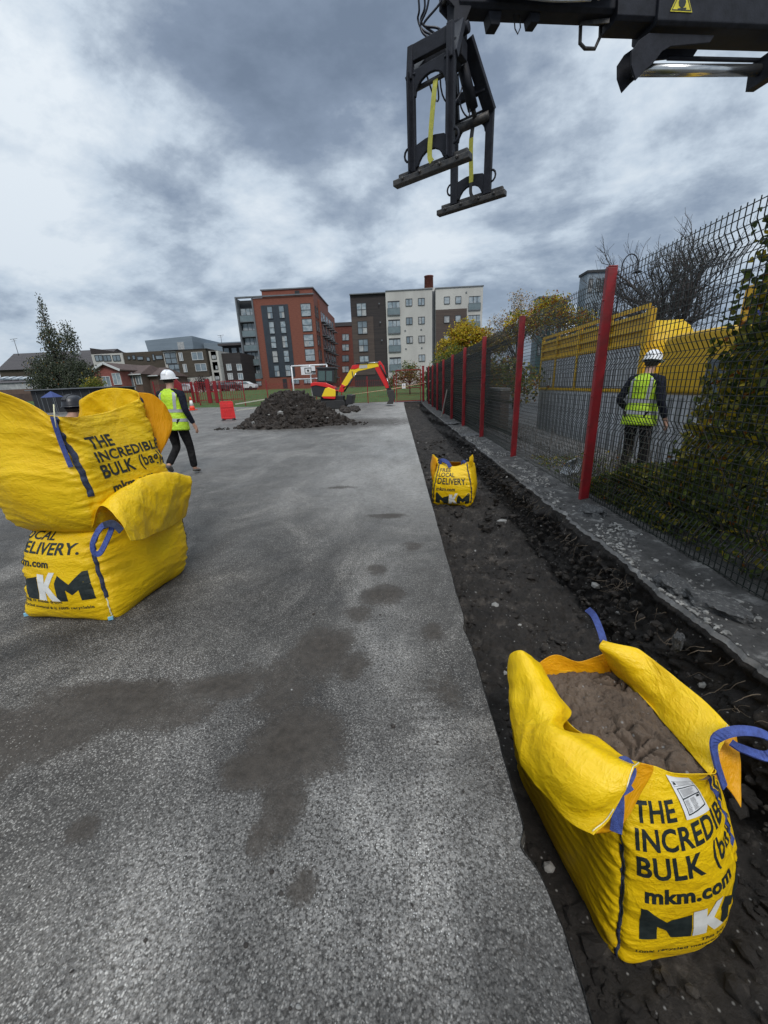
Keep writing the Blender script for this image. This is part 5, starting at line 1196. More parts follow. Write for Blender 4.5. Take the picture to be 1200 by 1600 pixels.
# ------------------------------------------------------------------ soil heap
def heap():
    cx_, cy_ = -4.35, 16.8; rx, ry = 2.3, 1.7; nu, nr = 150, 70; vs = []; fs = []
    for j in range(nr+1):
        r = 1.12*j/nr
        for i in range(nu):
            a = 2*math.pi*i/nu; x = cx_+rx*r*math.cos(a)*(1+.06*math.sin(3*a+1)); y = cy_+ry*r*math.sin(a)
            pk = math.exp(-(abs(r*math.cos(a)+.08)/.70)**2.5-((r*math.sin(a))/.75)**2)
            z = 1.30*max(0, pk*1.10-.09)+.12*ss(.35, .75, r*math.cos(a))*max(0, 1-r)
            q = V((x, y, z)); vd = mn.voronoi(V((x*3.6, y*3.6, z*3.6)))[0]; vd2 = mn.voronoi(V((x*8, y*8, z*8)))[0]
            d = .20*(vd[1]-vd[0])+.08*(vd2[1]-vd2[0])+.10*fbm(q, 3, 2.0)+.03*mn.noise(q*14); d *= min(1, (1.12-r)*4)
            d *= 1.5; vs.append((x+d*.5*math.cos(a), y+d*.5*math.sin(a), z+d*.85-.05-.05*ss(.95, 1.12, r)))
    for j in range(nr):
        for i in range(nu): fs.append((j*nu+i, j*nu+(i+1) % nu, (j+1)*nu+(i+1) % nu, (j+1)*nu+i))
    mb = MB(); mb.add(vs, fs); rnd = random.Random(2)
    for k in range(520):
        a = rnd.uniform(0, 6.283); r = rnd.random()**.55*1.12; x = cx_+rx*r*math.cos(a); y = cy_+ry*r*math.sin(a); pk = math.exp(-(abs(r*math.cos(a)+.08)/.70)**2.5-((r*math.sin(a))/.75)**2); z = 1.30*max(0, pk*1.10-.09)
        rock(mb, (x, y, z+.05*min(1, (1.1-r)*3)), rnd.choice([.04, .05, .07, .09, .13]), rnd, .8, 1 if rnd.random() < .035 else 0, 1)
    for k in range(60): rock(mb, (cx_+rnd.choice([-1, 1])*rx*rnd.uniform(.95, 1.35), cy_+rnd.uniform(-1.4, -.4), .02), rnd.choice([.02, .03, .05, .09]), rnd, .7, 0, 1)
    o = mb.build('soil_heap', [M_heap, M_stone]); o['kind'] = 'stuff'
heap()
# ------------------------------------------------------------------ plastic barriers, cone, tape
def barrier(p, rz, label, scale=1.0):
    e = empty('plastic_barrier', p, rz, label, 'barrier', 'red plastic barriers'); e.scale = (scale,)*3
    mb = MB(); W, Hh = .74, 1.0
    mb.prism([(-W/2, .12), (-W/2+.04, .06), (W/2-.04, .06), (W/2, .12), (W/2-.03, Hh-.06), (W/2-.10, Hh), (-W/2+.10, Hh), (-W/2+.03, Hh-.06)], -.022, .022, Matrix.Rotation(R_(90), 4, 'X'))
    for x in [-.27+.09*i for i in range(7)]: mb.b2((x-.02, -.045, .2), (x+.02, .045, .58))
    mb.b2((-.33, -.045, .66), (.33, .045, .86)); mb.b2((-.35, -.04, .10), (.35, .04, .16)); mb.build('panel', M_redp, e, .008)
    for s in (-1, 1):
        f = MB(); f.add([(s*.27-.05, -.33, 0), (s*.27+.05, -.33, 0), (s*.27+.05, .33, 0), (s*.27-.05, .33, 0), (s*.27-.03, -.05, .12), (s*.27+.03, -.05, .12), (s*.27+.03, .05, .12), (s*.27-.03, .05, .12)], [(0, 3, 2, 1), (4, 5, 6, 7), (0, 1, 5, 4), (1, 2, 6, 5), (2, 3, 7, 6), (3, 0, 4, 7)]); f.build('foot', M_rubber, e, .005)
    return e
barrier((-9.06, 21.0, 0), R_(8), 'red plastic pedestrian barrier standing alone left of the soil heap')
pb = aY(433, 625, 24.0); barrier((pb.x, 24.0, G(pb.x, 24)), R_(70), 'red barrier half hidden behind the top of the soil heap')
pb2 = aY(420, 627, 24.6); 
tp = MB(); A = V((-8.6, 21.05, .82)); B = V((pb.x-.2, 24.0, 1.0)); tp.bar(A, B, .006, .05); tp.bar(A+V((0, 0, -.32)), B+V((-.1, 0, -.45)), .006, .05); o = tp.build('barrier_tape', mat('pale_tape', (.62, .6, .5), .5)); tag(o, 'pale tape strung from the lone red barrier towards the heap', 'tape')
T0 = aY(545, 617, 30.5); T1 = V((2.0, 30.8, 1.28+.2)); tp = MB(); tp.tube([T0, T0.lerp(T1, .5)+V((0, 0, -.05)), T1], .022, 4); o = tp.build('barrier_tape', mat('striped_tape', (.62, .55, .35), .5, (.75, .3, .2), 5)); tag(o, 'red and white tape sagging from the digger across to the gate post', 'tape')
cn = aY(300, 636, 30.0); e = empty('traffic_cone', (cn.x, 30, G(cn.x, 30)+.0), 0, 'orange traffic cone with a white sleeve in front of the railing', 'traffic cone')
M_cone = mat('cone_orange', (.75, .07, .03), .45); MB().b2((-.27, -.27, 0), (.27, .27, .05)).build('base', M_cone, e, .01)
MB().lathe([(.20, .05), (.155, .32)], 18).build('body', M_cone, e); MB().lathe([(.155, .32), (.085, .72)], 18).build('sleeve', M_white, e); MB().lathe([(.085, .72), (.04, .98), (0, .98)], 18).build('tip', M_cone, e)
# ------------------------------------------------------------------ sports frame with basketball board
def goal():
    y = 34.0; bl = aY(460, 615, y); e = empty('sports_goal', (bl.x, y, G(bl.x, y)), 0, 'white steel goal frame with a basketball board behind the soil heap', 'goal'); z = G(bl.x, y)
    x0, x1 = aY(457, 590, y).x, aY(512, 590, y).x; zt = aY(480, 571, y).z; zm = aY(480, 592, y).z
    mb = MB(); mb.tube([(x0, y, z), (x0, y, zt)], .06, 8); mb.tube([(x1, y, z), (x1, y, zt)], .06, 8); mb.tube([(x0, y, zt), (x1, y, zt)], .06, 8); mb.tube([(x0, y, zm), (x1, y, zm)], .05, 8); mb.build('frame', M_white2, e)
    mb = MB(); xa = aY(486, 590, y).x; mb.tube([(xa, y-.1, z), (xa, y-.1, zt)], .05, 8); mb.build('upright', M_white2, e)
    a = aY(471, 586, y-.3); b = aY(492, 572, y-.3); mb = MB(); mb.b2((a.x, y-.32, a.z), (b.x, y-.28, b.z)); bd = mb.build('backboard', M_white2, e, .01)
    cx_ = (a.x+b.x)/2; cz = (a.z+b.z)/2; mb = MB()
    for (l, r, t, bb) in ((-.28, .28, .22, .17), (-.28, .28, -.17, -.22), (-.28, -.23, .17, -.17), (.23, .28, .17, -.17)): mb.b2((cx_+l, y-.335, cz+bb), (cx_+r, y-.325, cz+t))
    mb.lathe([(.09, 0), (.09, .01), (0, .01)], 12, c=(cx_, y-.33, cz), M=Matrix.Rotation(R_(90), 3, 'X')); mb.build('target_mark', M_ink, bd)
    hp = MB(); hp.tube([(b.x-.12+.16*math.cos(t), y-.55+.16*math.sin(t), cz-.08) for t in [i*.6 for i in range(12)]], .02, 6); hp.lathe([(.17, 0), (.16, .1), (0, .1)], 12, c=(b.x-.1, y-.5, cz-.16)); hp.build('hoop', M_rubber, e); rebase(e)
goal()
# ------------------------------------------------------------------ mini excavator
def digger():
    y = 28.0; g = G(-3, y); e = empty('mini_excavator', (-4.4, y, g), 0, 'red and yellow mini excavator with its arm arched over to the trench end', 'excavator')
    M_dr = mat('digger_red', (.62, .02, .02), .35); M_dy = mat('digger_yellow', (.85, .60, .02), .35); M_dk = mat('digger_dark', (.02, .02, .022), .5)
    def p(u, v, dy=0.0): return aY(u, v, y+dy)
    def pr(name, pts, d0, d1, m, par=None, bv=.03):
        q = [p(*t) for t in pts]; k = len(q); mb = MB(); mb.add([(a.x, y+d0, a.z) for a in q]+[(a.x, y+d1, a.z) for a in q], [tuple(range(k-1, -1, -1)), tuple(range(k, 2*k))]+[(i, (i+1) % k, k+(i+1) % k, k+i) for i in range(k)]); return mb.build(name, m, par or e, bv)
    for s in (-.75, .75):
        c0, c1 = p(496, 630).x, p(542, 630).x; mb = MB(); pts = []
        zc = g+.27
        prof = [(c0+.27-.27*math.sin(t), zc+.27*math.cos(t)) for t in [i*math.pi/6 for i in range(7)]]+[(c1-.27+.27*math.sin(t), zc-.27*math.cos(t)) for t in [i*math.pi/6 for i in range(7)]]
        k = len(prof); mb.add([(x, y+s-.18, z) for x, z in prof]+[(x, y+s+.18, z) for x, z in prof], [tuple(range(k-1, -1, -1)), tuple(range(k, 2*k))]+[(i, (i+1) % k, k+(i+1) % k, k+i) for i in range(k)]); mb.build('track', M_rubber, e, .02)
    pr('undercarriage', [(503, 627), (538, 627), (538, 618), (503, 618)], -.5, .5, M_dk)
    bz = pr('dozer_blade', [(542, 632), (552, 631), (554, 617), (544, 616)], -.85, .85, M_dk)
    pr('counterweight', [(489, 603), (492, 618), (506, 621), (526, 621), (527, 609), (522, 602), (512, 598), (494, 597)], -.72, .5, M_dk, None, .05)
    pr('upper_cover', [(489, 604), (489, 599), (494, 597), (512, 598), (523, 603), (528, 611), (523, 611), (512, 605), (497, 602)], -.78, .55, M_dr, None, .03)
    pr('side_panel', [(506, 619), (511, 607), (516, 605), (527, 609), (527, 619)], -.82, -.7, M_dy, None, .02)
    pr('lower_panel', [(506, 619), (527, 618), (526, 623), (509, 622)], -.81, -.5, M_dr, None, .02)
    pr('cab_frame', [(498, 598), (498, 577), (501, 575), (523, 575), (525, 578), (524, 599)], -.55, .55, M_dk, None, .04)
    pr('cab_window', [(500, 595), (500, 580), (510, 580), (510, 595)], -.575, -.56, mat('cab_glass', (.05, .09, .08), .1, spec=.9), None, .0)
    pr('cab_window', [(512, 595), (512, 580), (521, 580), (521, 596)], -.575, -.56, MATS['cab_glass'], None, .0)
    pr('cab_roof', [(496, 577), (497, 574), (526, 574), (527, 577)], -.62, .62, M_dk, None, .03)
    pr('boom', [(534, 610), (531, 605), (548, 577), (556, 570), (590, 567), (592, 573), (560, 580), (556, 583), (540, 608)], -.14, .10, M_dy, None, .02)
    pr('boom_base', [(529, 612), (534, 600), (540, 603), (537, 613)], -.18, .14, M_dr, None, .02)
    pr('boom_top_plate', [(548, 577), (551, 571), (562, 569), (561, 575), (555, 577)], -.17, .13, M_dr, None, .02)
    pr('logo_patch', [(562, 571), (574, 570), (574, 575), (562, 576)], -.16, -.145, mat('grey_sticker', (.45, .45, .42), .5), None, 0)
    pr('stick', [(586, 576), (589, 566), (594, 564), (600, 572), (608, 606), (603, 607)], -.12, .08, M_dr, None, .02)
    pr('bucket_link', [(602, 605), (609, 603), (614, 612), (607, 614)], -.1, .08, M_dk, None, .02)
    pr('bucket', [(604, 611), (615, 609), (618, 620), (614, 631), (604, 631), (608, 624)], -.32, .32, M_steel2, None, .02)
    for a, b, r, m in (((556, 568), (575, 567), .05, M_dk), ((575, 567), (592, 566), .028, M_chrome), ((538, 612), (550, 592), .055, M_dk), ((550, 592), (557, 583), .03, M_chrome), ((594, 570), (604, 590), .05, M_dk), ((604, 590), (609, 604), .028, M_chrome)):
        MB().tube([p(*a, -.18), p(*b, -.18)], r, 8).build('cylinder', m, e)
    MB().tube([p(536, 606, -.2), p(547, 600, -.22), p(552, 590, -.2), p(550, 580, -.2)], .025, 6).build('hose', M_hose, e)
    rebase(e)
digger()
rb = MB(); rnd = random.Random(8)
for k in range(70): c = aY(rnd.uniform(535, 560), 640, 24.5+rnd.uniform(-1.5, 2.5)); rock(rb, (c.x, c.y, G(c.x, c.y)+.05), rnd.choice([.08, .12, .2, .26]), rnd, .7, 0, 1)
tag(rb.build('rubble', [M_heap]), kind='stuff')
# ------------------------------------------------------------------ buildings (far side of the lawn)
M_bk = mat('red_brick', (.155, .050, .033), .85, (.215, .075, .048), 2.2, .3, 20, stretch=(1, 1, 4))
M_bk2 = mat('dark_red_brick', (.10, .03, .022), .85, (.15, .045, .03), 2.2, .3, 20)
M_dpan = mat('dark_blue_cladding', (.018, .026, .036), .55, (.028, .038, .05), 1.5)
M_gry = mat('grey_metal_trim', (.10, .11, .12), .5, (.14, .15, .16), 1)
M_dk = mat('dark_recess', (.018, .02, .023), .7)
M_cream = mat('white_render', (.50, .49, .45), .8, (.40, .39, .36), .35, detail=8, stretch=(1, 1, .3))
M_brn = mat('brown_timber_cladding', (.055, .040, .034), .8, (.085, .062, .050), 1.2, .3, 12, stretch=(.25, .25, 5))
M_brn2 = mat('dark_timber_cladding', (.022, .018, .018), .8, (.038, .030, .028), 1.2, .3, 12, stretch=(.25, .25, 5))
M_brn3 = mat('khaki_brick', (.050, .040, .028), .85, (.070, .056, .040), 1.0, .3, 20, stretch=(1, 1, 4))
M_zinc = mat('grey_blue_cladding', (.16, .20, .235), .5, (.20, .245, .285), .6, stretch=(.3, .3, 3))
M_slate = mat('slate_roof', (.045, .040, .042), .8, (.065, .058, .058), 1.2, .4, 20, stretch=(.3, .3, 5))
M_tile = mat('brown_roof_tiles', (.060, .038, .032), .85, (.085, .055, .045), 1.5, .4, 20)
M_fr = mat('window_frame_dark', (.03, .032, .035), .5); M_frw = mat('window_frame_white', (.55, .56, .56), .5)
M_gl2 = mat('window_glass_pale', (.20, .25, .28), .12, (.34, .38, .40), 1.4, spec=.8, ramp_pts=(.42, .55))
M_cur = mat('net_curtain', (.42, .43, .42), .8, (.25, .26, .27), 2.0)
rb_ = random.Random(77)
def box_px(u0, v0, u1, v1, Y):
    vc = (v0+v1)/2; uc = (u0+u1)/2; return aY(u0, vc, Y).x, aY(u1, vc, Y).x, aY(uc, v1, Y).z, aY(uc, v0, Y).z
def part_px(name, m, root, u0, v0, u1, v1, Y, d0, d1, z0=None, z1=None, x0=None, x1=None):
    a, b, c, d = box_px(u0, v0, u1, v1, Y)
    if z0 is not None: c = z0
    if z1 is not None: d = z1
    if x0 is not None: a = x0
    if x1 is not None: b = x1
    return MB().b2((a, Y+d0, c), (b, Y+d1, d)).build(name, m, root)
def window(root, c, w, h, split='h', fr=None, gl=None, ax='y', off=.0, curtain=.3):
    """c: centre on the wall plane; faces -Y ('y') or +X ('x')"""
    t = .07; mb = MB()
    def B(m_, a0, b0, a1, b1, d0, d1):
        if ax == 'y': m_.b2((c.x+a0, c.y-d1, c.z+b0), (c.x+a1, c.y-d0, c.z+b1))
        else: m_.b2((c.x+d0, c.y+a0, c.z+b0), (c.x+d1, c.y+a1, c.z+b1))
    W, H = w/2, h/2
    B(mb, -W, -H, -W+t, H, .0, .09); B(mb, W-t, -H, W, H, .0, .09); B(mb, -W+t, H-t, W-t, H, .0, .09); B(mb, -W+t, -H, W-t, -H+t, .0, .12)
    if 'h' in split: B(mb, -W+t, -.04, W-t, .04, .0, .08)
    if 'v' in split: B(mb, -.04, -H+t, .04, H-t, .0, .085)
    f = mb.build('window', fr or M_fr, root)
    p = MB(); B(p, -W+t, -H+t, W-t, H-t, .01, .03); p.build('pane', gl or (M_gl2 if rb_.random() < .6 else M_glass), f)
    if rb_.random() < curtain:
        q = MB(); s = rb_.choice([(-W+t, 0), (0, W-t), (-W+t, W-t)]); hh = rb_.choice([0, -H+t]); B(q, s[0], -H+t, s[1], (hh if hh == 0 else H-t), .031, .04); q.build('curtain', M_cur, f)
def balcony(root, c, w, h, d=.12, ax='y', inset=True):
    mb = MB()
    def B(m_, a0, b0, a1, b1, d0, d1):
        if ax == 'y': m_.b2((c.x+a0, c.y-d1, c.z+b0), (c.x+a1, c.y-d0, c.z+b1))
        else: m_.b2((c.x+d0, c.y+a0, c.z+b0), (c.x+d1, c.y+a1, c.z+b1))
    W, H = w/2, h/2; B(mb, -W, -H-.12, W, -H, .0, d+.9 if not inset else d+.1)
    B(mb, -W, -H, -W+.04, -H+1.05, d, d+.06); B(mb, W-.04, -H, W, -H+1.05, d, d+.06); B(mb, -W+.04, -H+1.0, W-.04, -H+1.06, d, d+.06)
    b = mb.build('balcony', M_gry, root); g_ = MB(); B(g_, -W+.04, -H+.02, W-.04, -H+1.0, d+.02, d+.04); g_.build('railing_glass', mat('balustrade_glass', (.11, .15, .16), .15, (.16, .2, .21), 1, spec=.8), b)
    w_ = MB(); B(w_, -W+.08, -H+.02, W-.08, H-.2, .01, .05); w_.build('glazed_door', M_gl2, b)
    q = MB(); B(q, -W*.25, -H+.02, -W*.18, H-.2, .055, .08); B(q, W*.35, -H+.02, W*.42, H-.2, .055, .08); B(q, -W+.08, H-.3, W-.08, H-.2, .055, .08); q.build('door_frame', M_fr, b)
Z1 = lambda x, y: (340+x/5.4545, 420+y/5.4545)
Z2 = lambda x, y: (530+x/5, 410+y/5)
Z4 = lambda x, y: (180+x/5.4545, 500+y/5.4545)
def tower():
    Y = 80.0; g = 1.45; xl, xr = -29.4, -15.0; zt = 18.0
    e = empty('brick_apartment_block', ((xl+xr)/2, Y, g), 0, 'tall red brick apartment block with a dark window panel and corner balconies', 'apartment block')
    MB().b2((xl+2.9, Y, g), (xr, Y+26, zt-.1)).build('wall', M_bk, e); MB().b2((xl, Y+1.2, g), (xl+2.9, Y+26, zt-.15)).build('recessed_wall', M_dk, e)
    MB().b2((xl-.25, Y-.3, g+2.4), (xl, Y+1.6, zt)).build('side_fin', M_gry, e); MB().b2((xl-.25, Y-.3, zt), (xr+.1, Y+.3, zt+.22)).build('parapet', M_gry, e)
    MB().b2((xl+2.8, Y-.25, g+2.4), (xl+3.05, Y, zt)).build('side_fin', M_gry, e); MB().b2((xl, Y-.05, g), (xl+2.9, Y+1.2, g+2.3)).build('plinth', M_bk, e)
    MB().b2((xl+4.1, Y+2.5, zt-.2), (xr-.5, Y+20, zt+1.6)).build('roof_storey', M_bk, e); MB().b2((xl+3.9, Y+2.3, zt+1.6), (xr-.3, Y+20.2, zt+1.8)).build('roof_edge', M_gry, e)
    MB().b2((xr-3.9, Y+2.42, zt+.3), (xr-3.0, Y+2.5, zt+1.3)).build('vent', M_dk, e)
    part_px('dark_panel', M_dpan, e, *Z1(372, 308), *Z1(600, 925), Y, -.08, 0, x0=aY(*Z1(410, 620), Y).x-.1, x1=aY(*Z1(632, 620), Y).x)
    x_a = aY(*Z1(478, 625), Y).x; x_b = aY(*Z1(575, 622), Y).x; x_c = aY(*Z1(772, 560), Y).x; x_d = aY(*Z1(265, 640), Y).x
    for k, (a, b) in enumerate([(370, 350), (500, 480), (624, 612), (748, 735), (870, None)]):
        z = aY(*Z1(520, a), Y).z
        for x in (x_a, x_b): window(e, V((x, Y-.08, z)), 1.05, 2.15, 'h', curtain=.5)
        if b: window(e, V((x_c, Y, aY(*Z1(770, b), Y).z)), 1.9, 2.2, 'h', curtain=.35)
        z = aY(*Z1(265, a+12), Y).z; balcony(e, V(((xl+xl+2.9)/2, Y+.9, z)), 2.7, 2.6, .85)
    for x, w in ((xl+1.6, 2.2), (x_b+1.2, 1.6), (x_c-1, 1.4)): window(e, V((x, Y-.05, g+1.45)), w, .9, 'v')
    MB().b2((x_a+.9, Y-.1, g), (x_a+1.7, Y, g+2.1)).build('door', M_dk, e)
    for k in range(5):
        z = aY(*Z1(520, 370+k*125), Y).z
        for yy in (1.2, 3.0): window(e, V((xr, Y+yy, z)), .8, 1.9, '', ax='x')
        for i in range(5):
            yy = Y+6+i*3.9; balcony(e, V((xr, yy, z)), 2.6, 2.4, .1, 'x', False)
    MB().b2((xr, Y+4.4, g), (xr+.35, Y+4.7, zt)).build('pier', M_bk, e); rebase(e)
    e = empty('brick_block', (-14, 110, g), 0, 'distant dark red brick block glimpsed in the gap between the two apartment blocks', 'building')
    a = aY(531, 510, 110); b = aY(552, 510, 110); MB().b2((a.x-2, 110, g), (b.x+6, 118, a.z)).build('wall', M_bk2, e); MB().b2((a.x-2, 109.8, a.z), (b.x+6, 118, a.z+.9)).build('roof', M_slate, e)
    for v in (527, 543, 560, 577): window(e, V((aY(540, v, 110).x, 110, aY(540, v, 110).z)), 1.8, 1.6, 'v')
    rebase(e)
tower()
def white_block():
    Y = 75.0; g = 1.45; X = lambda x, y=500: aY(*Z2(x, y), Y).x; Zz = lambda x, y: aY(*Z2(x, y), Y).z
    xl = X(98); xm = X(370); xr1 = X(725); xr2 = X(752); xe = X(1112); zl = Zz(220, 250); zm = Zz(540, 222); zr = Zz(930, 200)
    e = empty('white_apartment_block', ((xl+xe)/2, Y, g), 0, 'white rendered apartment block with a dark timber clad end and a brick chimney', 'apartment block')
    MB().b2((xl, Y, g), (xm, Y+14, zl)).build('timber_wing', M_brn2, e); MB().b2((xl+.02, Y-.08, g+2), (X(268), Y, Zz(180, 425))).build('brown_cladding', M_brn, e)
    MB().b2((xm, Y-.3, g), (xr1, Y+14, zm)).build('rendered_wall', M_cream, e); MB().b2((xr1, Y+.8, g), (xr2, Y+14, zm-.1)).build('recess', M_gry, e)
    MB().b2((xr2, Y-.3, g), (xe, Y+14, zr)).build('rendered_wall', M_cream, e); MB().b2((xr2+.02, Y-.38, g), (X(992), Y-.3, Zz(870, 368))).build('brown_cladding', M_brn, e)
    for a, b, z in ((xl-.05, xm, zl), (xm, xr1+.1, zm), (xr2-.05, xe+.1, zr)): MB().b2((a, Y-.42, z), (b, Y+14, z+.15)).build('parapet', M_gry, e)
    MB().b2((X(655, 200), Y+3, zm-.2), (X(1062, 200), Y+12, Zz(860, 158))).build('roof_storey', M_cream, e)
    for k, y in enumerate((370, 510, 650, 778)): window(e, V((X(182), Y-.08, Zz(180, y))), 1.7, 2.1, 'hv', curtain=.7)
    for k, y in enumerate((352, 497, 642, 790)):
        MB().b2((X(385), Y-.34, Zz(425, y+52)), (X(476), Y-.30, Zz(425, y-48))).build('recess', M_dk, e); balcony(e, V((X(430), Y-.34, Zz(425, y+3))), 2.2, 2.25, .08)
    for y in (313, 458, 604, 750):
        for x in (548, 643): 
            if y == 750 and x == 548: continue
            window(e, V((X(x), Y-.3, Zz(595, y))), 1.15, 1.15, 'v')
    for x, y in ((838, 300), (925, 297), (838, 448), (925, 443), (838, 595), (925, 592)): window(e, V((X(x), Y-.38 if y > 350 else Y-.3, Zz(x, y))), 1.0, 1.15, '')
    for y in (315, 460, 605): balcony(e, V((X(1050), Y-.3, Zz(1050, y))), 2.1, 2.3, .08)
    c = MB(); cx_ = X(722, 200); c.lathe([(.85, Zz(722, 170)-1), (.8, Zz(722, 40)), (.86, Zz(722, 40)), (.86, Zz(722, 32)), (0, Zz(722, 32))], 14, c=(cx_, Y+6, 0)); ch = c.build('chimney', M_bk2, e)
    for x, y in ((320, 325), (323, 470), (330, 610), (985, 238), (515, 535), (518, 677), (640, 527), (643, 669)):
        p = V((X(x), Y-.35, Zz(x, y))); MB().box(p, (.22, .12, .22)).build('vent', M_gry, e)
    rebase(e)
white_block()
def low_rise():
    Y = 72.0; g = 1.3; X = lambda x, y=330: aY(*Z4(x, y), Y).x; Zz = lambda x, y: aY(*Z4(x, y), Y).z
    e = empty('low_apartment_row', (X(500), Y, g), 0, 'long low brown apartment row with white framed glass bays left of the brick block', 'apartment row')
    MB().b2((X(-180), Y, g), (X(425), Y+12, Zz(250, 270))).build('brown_wall', M_brn3, e); MB().b2((X(540), Y-.4, g+3), (X(790), Y+12, Zz(660, 255))).build('brown_wall', M_brn3, e)
    MB().b2((X(420), Y-.1, g), (X(540), Y+12, Zz(475, 266))).build('bay', M_cream, e); MB().b2((X(800), Y+.2, g), (X(880), Y+12, Zz(840, 262))).build('bay', M_cream, e)
    MB().b2((X(-190), Y-.2, g+4), (X(75), Y, Zz(0, 285))).build('white_band', M_cream, e)
    MB().b2((X(540), Y-.3, g), (X(800), Y+10, g+3)).build('ground_storey', M_cream, e); MB().b2((X(870), Y+1.5, g), (X(1040), Y+30, Zz(960, 275))).build('side_wing', M_brn2, e)
    MB().b2((X(418), Y-.5, Zz(475, 262)), (X(800), Y+12, Zz(475, 258))).build('roof_edge', M_slate, e)
    window(e, V((X(478), Y-.1, Zz(478, 325))), 2.1, 1.8, 'hv', gl=M_glass, curtain=0); window(e, V((X(495), Y-.1, Zz(495, 425))), 2.1, 1.9, 'hv', gl=M_glass, curtain=0)
    for x, y, w, h in ((575, 315, .65, 1.35), (592, 412, .65, 1.35), (715, 308, 2.0, 1.3), (728, 405, 2.0, 1.25)): window(e, V((X(x, y) if 0 else X(x), Y-.4, Zz(x, y))), w, h, 'v', M_frw, gl=M_glass, curtain=.4)
    for x, y, w, h in ((162, 318, .8, 1.0), (215, 325, 1.6, .8), (282, 333, .9, .9), (378, 318, 1.8, .9), (120, 322, .8, .8), (330, 318, .6, 1.4)): window(e, V((X(x), Y, Zz(x, y))), w*.7, h*.75, '', gl=M_glass, curtain=.2)
    for x in (20, -60, -130): window(e, V((X(x), Y-.2, Zz(x, 325))), 1.4, 1.0, 'v', gl=M_glass, curtain=.1)
    for x, w in ((600, .8), (740, 1.8)): window(e, V((X(x), Y-.3, g+1.6)), w, 1.4, 'v', M_frw)
    for x in (835, 850): 
        for y in (300, 390, 480): window(e, V((X(840), Y+.2, Zz(840, y))), .9, 1.3, '', M_frw, M_glass)
    for y in (400, 480, 580):
        for x in (930, 1020): window(e, V((X(x), Y+1.5, Zz(x, y))), .9, 1.1, 'v', M_frw, curtain=.5)
    for x in (935, 970, 1000): window(e, V((X(x), Y+1.5, g+1.3)), .6, 1.5, 'v', M_frw, M_cur)
    rebase(e)
    Y2 = 95.0; a = aY(*Z4(327, 260), Y2); b = aY(*Z4(660, 250), Y2); c = aY(*Z4(690, 260), Y2); d = aY(*Z4(925, 260), Y2); z1 = aY(*Z4(500, 155), Y2).z; z2 = aY(*Z4(800, 182), Y2).z
    e = empty('clad_hall', (a.x, Y2, 1.6), 0, 'windowless blue-grey clad hall rising behind the low brown row', 'building')
    MB().add([(a.x-.2, Y2, 1.6), (b.x, Y2, 1.6), (b.x+.3, Y2, z1+.3), (a.x-1.6, Y2, z1-.2), (a.x-.2, Y2+18, 1.6), (c.x+1, Y2+18, 1.6), (c.x+1, Y2+18, z1), (a.x-1.6, Y2+18, z1-.2), (c.x+.6, Y2+5, 1.6), (c.x+.6, Y2+5, z1)], [(0, 1, 2, 3), (1, 8, 9, 2), (8, 5, 6, 9), (5, 4, 7, 6), (4, 0, 3, 7), (3, 2, 9, 6, 7)]).build('tall_volume', M_zinc, e)
    MB().b2((c.x+.6, Y2+3, 1.6), (d.x+4, Y2+18, z2)).build('lower_volume', M_zinc, e); p = aY(*Z4(568, 232), Y2); MB().b2((p.x-.9, Y2-.06, p.z-1.2), (p.x+.6, Y2, p.z+1.1)).build('roof_light', M_cur, e); rebase(e)
    Y3 = 84.0; a = aY(*Z4(905, 290), Y3); b = aY(*Z4(1090, 290), Y3); zt = aY(*Z4(960, 200), Y3).z
    e = empty('louvred_block', (a.x, Y3, 1.6), 0, 'dark flat-roofed block with a deck storey just left of the brick block', 'building')
    MB().b2((a.x, Y3, 1.6), (b.x+4, Y3+16, zt-3.2)).build('wall', M_brn2, e); MB().b2((a.x, Y3+1, zt-3.2), (b.x+4, Y3+16, zt-.4)).build('deck_storey', M_dk, e); MB().b2((a.x-.3, Y3-.4, zt-.4), (b.x+4, Y3+16, zt)).build('roof', M_slate, e)
    MB().b2((a.x-.2, Y3-.3, zt-3.3), (b.x+4, Y3, zt-2.7)).build('fascia', M_gry, e)
    for k in range(6): MB().b2((a.x+.3+k*1.6, Y3+.85, zt-2.6), (a.x+1.3+k*1.6, Y3+1, zt-.8)).build('window', M_glass, e)
    rebase(e)
low_rise()
